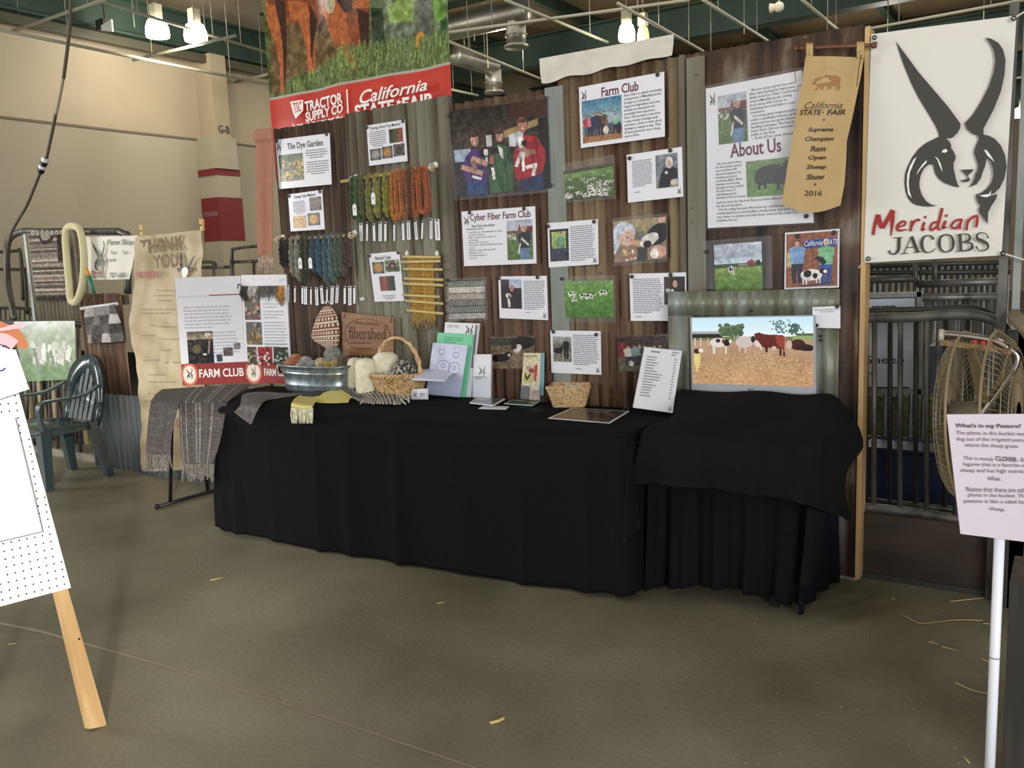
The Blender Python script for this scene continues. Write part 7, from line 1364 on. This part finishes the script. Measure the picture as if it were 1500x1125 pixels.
# blue bin and hay behind
t = thing('blue_bin', 'dark navy bin standing behind the pipe gates', 'bin', (-.5, .75, 0)); P0_ = onY(1262, 655, .6); P1_ = onY(1402, 660, .6)
b = MB(); b.hexa([(P0_[0]+.03, .6, 0.02), (P1_[0]-.03, .6, 0.02), (P1_[0]-.03, .85, 0.02), (P0_[0]+.03, .85, 0.02)], [(P0_[0], .58, P0_[2]), (P1_[0], .58, P0_[2]), (P1_[0], .87, P0_[2]), (P0_[0], .87, P0_[2])]); b.build('tub', M('navy_plastic', (34, 44, 70), rough=.4), t)
b = MB(); b.tube([(P0_[0]-.01, .57, P0_[2]), (P1_[0]+.01, .57, P0_[2]), (P1_[0]+.01, .88, P0_[2]), (P0_[0]-.01, .88, P0_[2])], .015, 6, closed=True); b.build('rim', MATS['navy_plastic'], t)
b = MB(); hc = onY(1330, 620, 1.5)
for i in range(1500):
    P = np.array((random.uniform(-1.5, .6), random.uniform(1.3, 1.9), random.uniform(.0, hc[2]+.22))); d = np.array((random.uniform(-.09, .09), random.uniform(-.03, .03), random.uniform(-.07, .07))); w_ = np.array((.003, 0, .003)); b.add([P-d-w_, P-d+w_, P+d+w_, P+d-w_], [(0, 1, 2, 3)])
b.box((-1.5, 1.45, 0), (.6, 1.8, hc[2]+.17)); b.build('green_hay', M('green_hay', (70, 78, 44), rough=.9, cols=[(44, 52, 30), (86, 92, 54)], scale=(30, 30, 30)), label='heap of dark green hay behind the pipe gates', cat='hay', kind='stuff')
# barn sign behind the gates
t = thing('barn_sign', 'large white framed sign half hidden behind the pipe gates', 'sign', onY(1300, 578, .55)); q = Quad(onY(1180, 432, .55), onY(1350, 427, .55), onY(1350, 577, .55), onY(1180, 577, .55)); b = MB(); q.slab(b, -.02, 0); b.build('panel', M('sign_white', (196, 204, 214), rough=.5), t)
b = MB()
for bx in ((0, 0, 1, .05), (0, .95, 1, 1), (.965, 0, 1, 1)): q.slab(b, .0, .015, bx)
b.build('frame', galv, t); b = MB(); q.slab(b, .002, .004, (.0, .05, .965, .06)); q.slab(b, .002, .004, (0, .93, .9, .945)); q.slab(b, .002, .004, (.95, .06, .955, .9)); text(b, q, 'Farm', (.42, .1, .8, .19), n=.004, bold=.02); text(b, q, 'Black Sheep', (.22, .62, .86, .72), n=.004); text(b, q, 'Care', (.43, .76, .62, .82), n=.004); b.build('lettering', ink, t)
b = MB(); q = Quad(onY(1360, 507, 1.1), onY(1402, 506, 1.1), onY(1402, 575, 1.1), onY(1360, 577, 1.1)); q.slab(b, -.2, 0); b.build('grey_box', M('grey_blue_plastic', (78, 84, 96), rough=.5), label='grey blue box right of the white sign behind the gates', cat='box')
# fan
fc = onY(1440, 612, -.3); fn_ = FW*np.array((1, 1, 0)); fn_ /= np.linalg.norm(fn_); ang = math.radians(50); nx = np.array((fn_[0]*math.cos(ang)-fn_[1]*math.sin(ang), fn_[0]*math.sin(ang)+fn_[1]*math.cos(ang), 0)); nx = -nx; nx[2] = .06; nx /= np.linalg.norm(nx)
ux = np.cross((0, 0, 1.), nx); ux /= np.linalg.norm(ux); uz = np.cross(nx, ux); RF = .36
t = thing('barn_fan', 'large dusty wire cage barn fan hung on the pipe gate with a chrome handle', 'fan', fc-(0, 0, RF)); wire = M('dusty_wire', (138, 122, 92), rough=.55, metal=.2)
cf = lambda r_, a_, d: fc+ux*r_*math.cos(a_)+uz*r_*math.sin(a_)+nx*d
for d, rr_, rad in ((-.06, RF, .006), (.06, RF, .006)):
    b = MB(); b.tube([cf(rr_, a_, d) for a_ in np.linspace(0, 2*PI, 60, endpoint=False)], rad, 6, closed=True); b.build('guard_ring', wire, t, smooth=True)
for sgn, nm in ((1, 'front_guard'), (-1, 'rear_guard')):
    b = MB()
    for k in range(72): a_ = 2*PI*k/72; b.tube([cf(.07, a_, sgn*.13), cf(RF*.6, a_, sgn*.125), cf(RF*.9, a_, sgn*.105), cf(RF, a_, sgn*.06)], .0016, 4)
    for r_ in (.07, .15, .22, .3): b.tube([cf(r_, a_, sgn*(.13 if r_ < .25 else .118)) for a_ in np.linspace(0, 2*PI, 40, endpoint=False)], .0022, 4, closed=True)
    b.build(nm, wire, t, kind='stuff')
b = MB(); b.tube([cf(0, 0, -.12), cf(0, 0, .03)], .07, 16); b.build('motor', M('fan_motor', (96, 88, 70), rough=.5), t, smooth=True)
for k in range(4):
    a0 = PI/2*k+.4; V = [cf(.06, a0-.3, -.02), cf(.06, a0+.3, .03), cf(RF*.88, a0+.42, .05), cf(RF*.92, a0, .0), cf(RF*.82, a0-.32, -.05)]; b = MB(); b.add(V, [(0, 1, 2, 3, 4)]); o_ = b.build('blade', M('fan_blade', (128, 110, 74), rough=.5), t); md = o_.modifiers.new('s', 'SOLIDIFY'); md.thickness = .004
chrome = M('dusty_chrome', (186, 184, 178), rough=.2, metal=1)
ah = yl(-.36); b = MB(); b.tube(smooth_path([ah(1380, 489), ah(1420, 493), ah(1458, 500), ah(1476, 510)], 5), .0155, 10); b.build('handle_bar', chrome, t, smooth=True)
b = MB(); b.tube([ah(1376, 491), ah(1383, 491)], .026, 10); b.build('end_cap', M('worn_cap', (176, 168, 150), rough=.5), t, smooth=True)
b = MB(); b.bar(ah(1378, 501), ah(1482, 515), .03, .022); b.build('top_bar', M('rusty_bar', (136, 108, 70), rough=.7, cols=[(96, 72, 44), (150, 122, 80)], scale=(30, 30, 30)), t)
b = MB(); b.tube(smooth_path([ah(1480, 512), ah(1489, 520), ah(1489, 532), ah(1478, 552), ah(1436, 612), ah(1420, 640)], 5), .0145, 10); b.build('side_handle', chrome, t, smooth=True)
for k, x in enumerate((1429, 1441, 1451)): P = ah(x, 500.5+k); b = MB(); b.box(P+(-.008, -.02, -.008), P+(.008, -.012, .008)); b.build('red_button', M('red_plastic', (200, 50, 30), rough=.4), t)
# pasture sign on its pole
sd = 2.15; D_ = lambda x, y, d=sd: atD(x, y, d)
t = thing('pasture_sign', 'pale pink paper sign headed What is in my Pasture on a white pipe pole', 'sign', np.array((*D_(1466, 900)[:2], 0)))
q = Quad(D_(1387, 607), D_(1535, 606), D_(1535, 798), D_(1407, 782)); b = MB(); q.slab(b, -.002, 0); b.build('sheet', M('shade_dimmed_pink_paper', (198, 187, 196), rough=.5), t)  # sheet colour is dimmed to carry the backlit shade on the paper
tx = M('mauve_grey_print', (86, 66, 78), rough=.5)
def pt(s, px, **k): b = MB(); Q = Quad(*[D_(x, y, sd-.004) for x, y in px]); text(b, Q, s, (0, 0, 1, 1), n=0, **k); b.build('lettering', tx, t)
pt("What's in my Pasture?", [(1400, 620), (1496, 621), (1496, 629), (1400, 628)], bold=.02)
L3 = [('The plants in this bucket were', 1401, 1508, 632), ('dug out of the irrigated pasture', 1402, 1508, 641), ('where the sheep graze.', 1414, 1493, 650), ('This is mostly', 1412, 1456, 669), ('CLOVER', 1459, 1490, 669), (', a', 1491, 1500, 670), ('legume that is a favorite of', 1412, 1504, 678), ('sheep and has high nutrition', 1408, 1508, 687), ('value.', 1447, 1467, 697), ('Notice that there are other', 1416, 1510, 714), ('plants in the bucket. The', 1419, 1505, 723), ('pasture is like a salad bar for', 1413, 1518, 732), ('sheep.', 1450, 1473, 743)]
for s, x0, x1, y in L3: pt(s, [(x0, y-1), (x1, y+1), (x1, y+8), (x0, y+6)], bold=.02 if s == 'CLOVER' else 0)
pz = D_(1465, 770, sd+.035); b = MB(); b.tube([(pz[0], pz[1], 0), (pz[0], pz[1], pz[2]+.1)], .0125, 14); b.build('pole', M('white_pipe', (236, 238, 246), rough=.3), t, smooth=True)
b = MB(); P = D_(1465, 987, sd); b.tube([(pz[0], pz[1], P[2]), (pz[0], pz[1], P[2]+.004)], .0132, 14); b.build('joint_ring', M('grey_ring', (150, 150, 156), rough=.4), t)
# dark plank at the right foreground
P0_ = onZ(1470, 1098, 0.0); Pt = onZ(1470, 1098, 0); nd = np.array((P0_[0], P0_[1]))
b = MB(); zz = onP(1474, 806, (P0_[0], P0_[1], 0), FW)[2]; b.box((P0_[0]+.005, P0_[1]-.2, 0), (P0_[0]+.55, P0_[1]+.05, zz)); b.build('dark_crate', M('dark_timber', (62, 58, 50), rough=.7, cols=[(40, 38, 34), (74, 68, 58)], scale=(12, 12, 1.4)), label='dark wooden crate behind the white sign pole at the right edge', cat='crate')
# straw on the floor
SL = ['long curved pale straw on the floor before the brown board', 'thin straw below the long curved one, left piece', 'thin straw below the long curved one, right piece', 'upper short straw touching the white sign pole', 'thick curved yellow straw left of the white sign pole', 'straw lying along the foot of the brown board', 'tiny slanting straw beside the white pole', 'tiny straw at the right end of the long curved one', 'thick bent straw in the lower middle of the floor', 'straw in the corner by the dark crate', 'tiny straw by the foot of the edge plank', 'short straw at the bottom right of the floor', 'pale straw in front of the middle of the main table', 'pale straw in front of the left part of the main table', 'pale straw at the left, between easel and table', 'pale straw by the pegboard at the left edge']
straw = M('straw', (206, 184, 120), rough=.7)
for i, P in enumerate([[(1323, 901), (1340, 910), (1356, 913), (1400, 908), (1440, 909)], [(1361, 940), (1377, 944)], [(1380, 947), (1406, 954)], [(1438, 965), (1456, 973)], [(1400, 1000), (1425, 1011), (1456, 1018)], [(1391, 881), (1440, 876)], [(1445, 988), (1452, 982)], [(1440, 913), (1450, 914)], [(718, 1059), (730, 1056), (738, 1052)], [(1420, 868), (1448, 870)], [(1311, 877), (1306, 877)], [(1412, 1108), (1420, 1118)], [(640, 884), (652, 882)], [(500, 806), (512, 803)], [(308, 850), (326, 846)], [(12, 944), (24, 942)]]):
    b = MB(); pts = [onZ(x, y, .006) for x, y in P]; b.tube(smooth_path(pts, 4) if len(pts) > 2 else pts, .0022 if i != 8 else .006, 5); b.build('straw', straw, smooth=True, label=SL[i], cat='straw', group='straw pieces on the floor')
b = MB()
for i in range(110):
    x, y = random.uniform(1000, 1465) if i % 2 else random.uniform(40, 1465), random.uniform(870, 1120)
    P = onZ(x, y, .003); a_ = random.uniform(0, PI); l = random.uniform(.003, .009); b.tube([P, P+(l*math.cos(a_), l*math.sin(a_), 0)], .0007, 3)
b.build('chaff', straw, label='fine bits of straw chaff scattered over the floor', cat='chaff', kind='stuff')
# joint in the concrete
b = MB(); ribbon(b, lambda x, y: onZ(x, y, .0015), [(-40, 905), (60, 925), (240, 975), (430, 1035), (600, 1092), (740, 1140)], 3.5); struct(b, 'trim_2', M('joint_grey', (142, 132, 112), rough=.7))
bpy.context.view_layer.update()
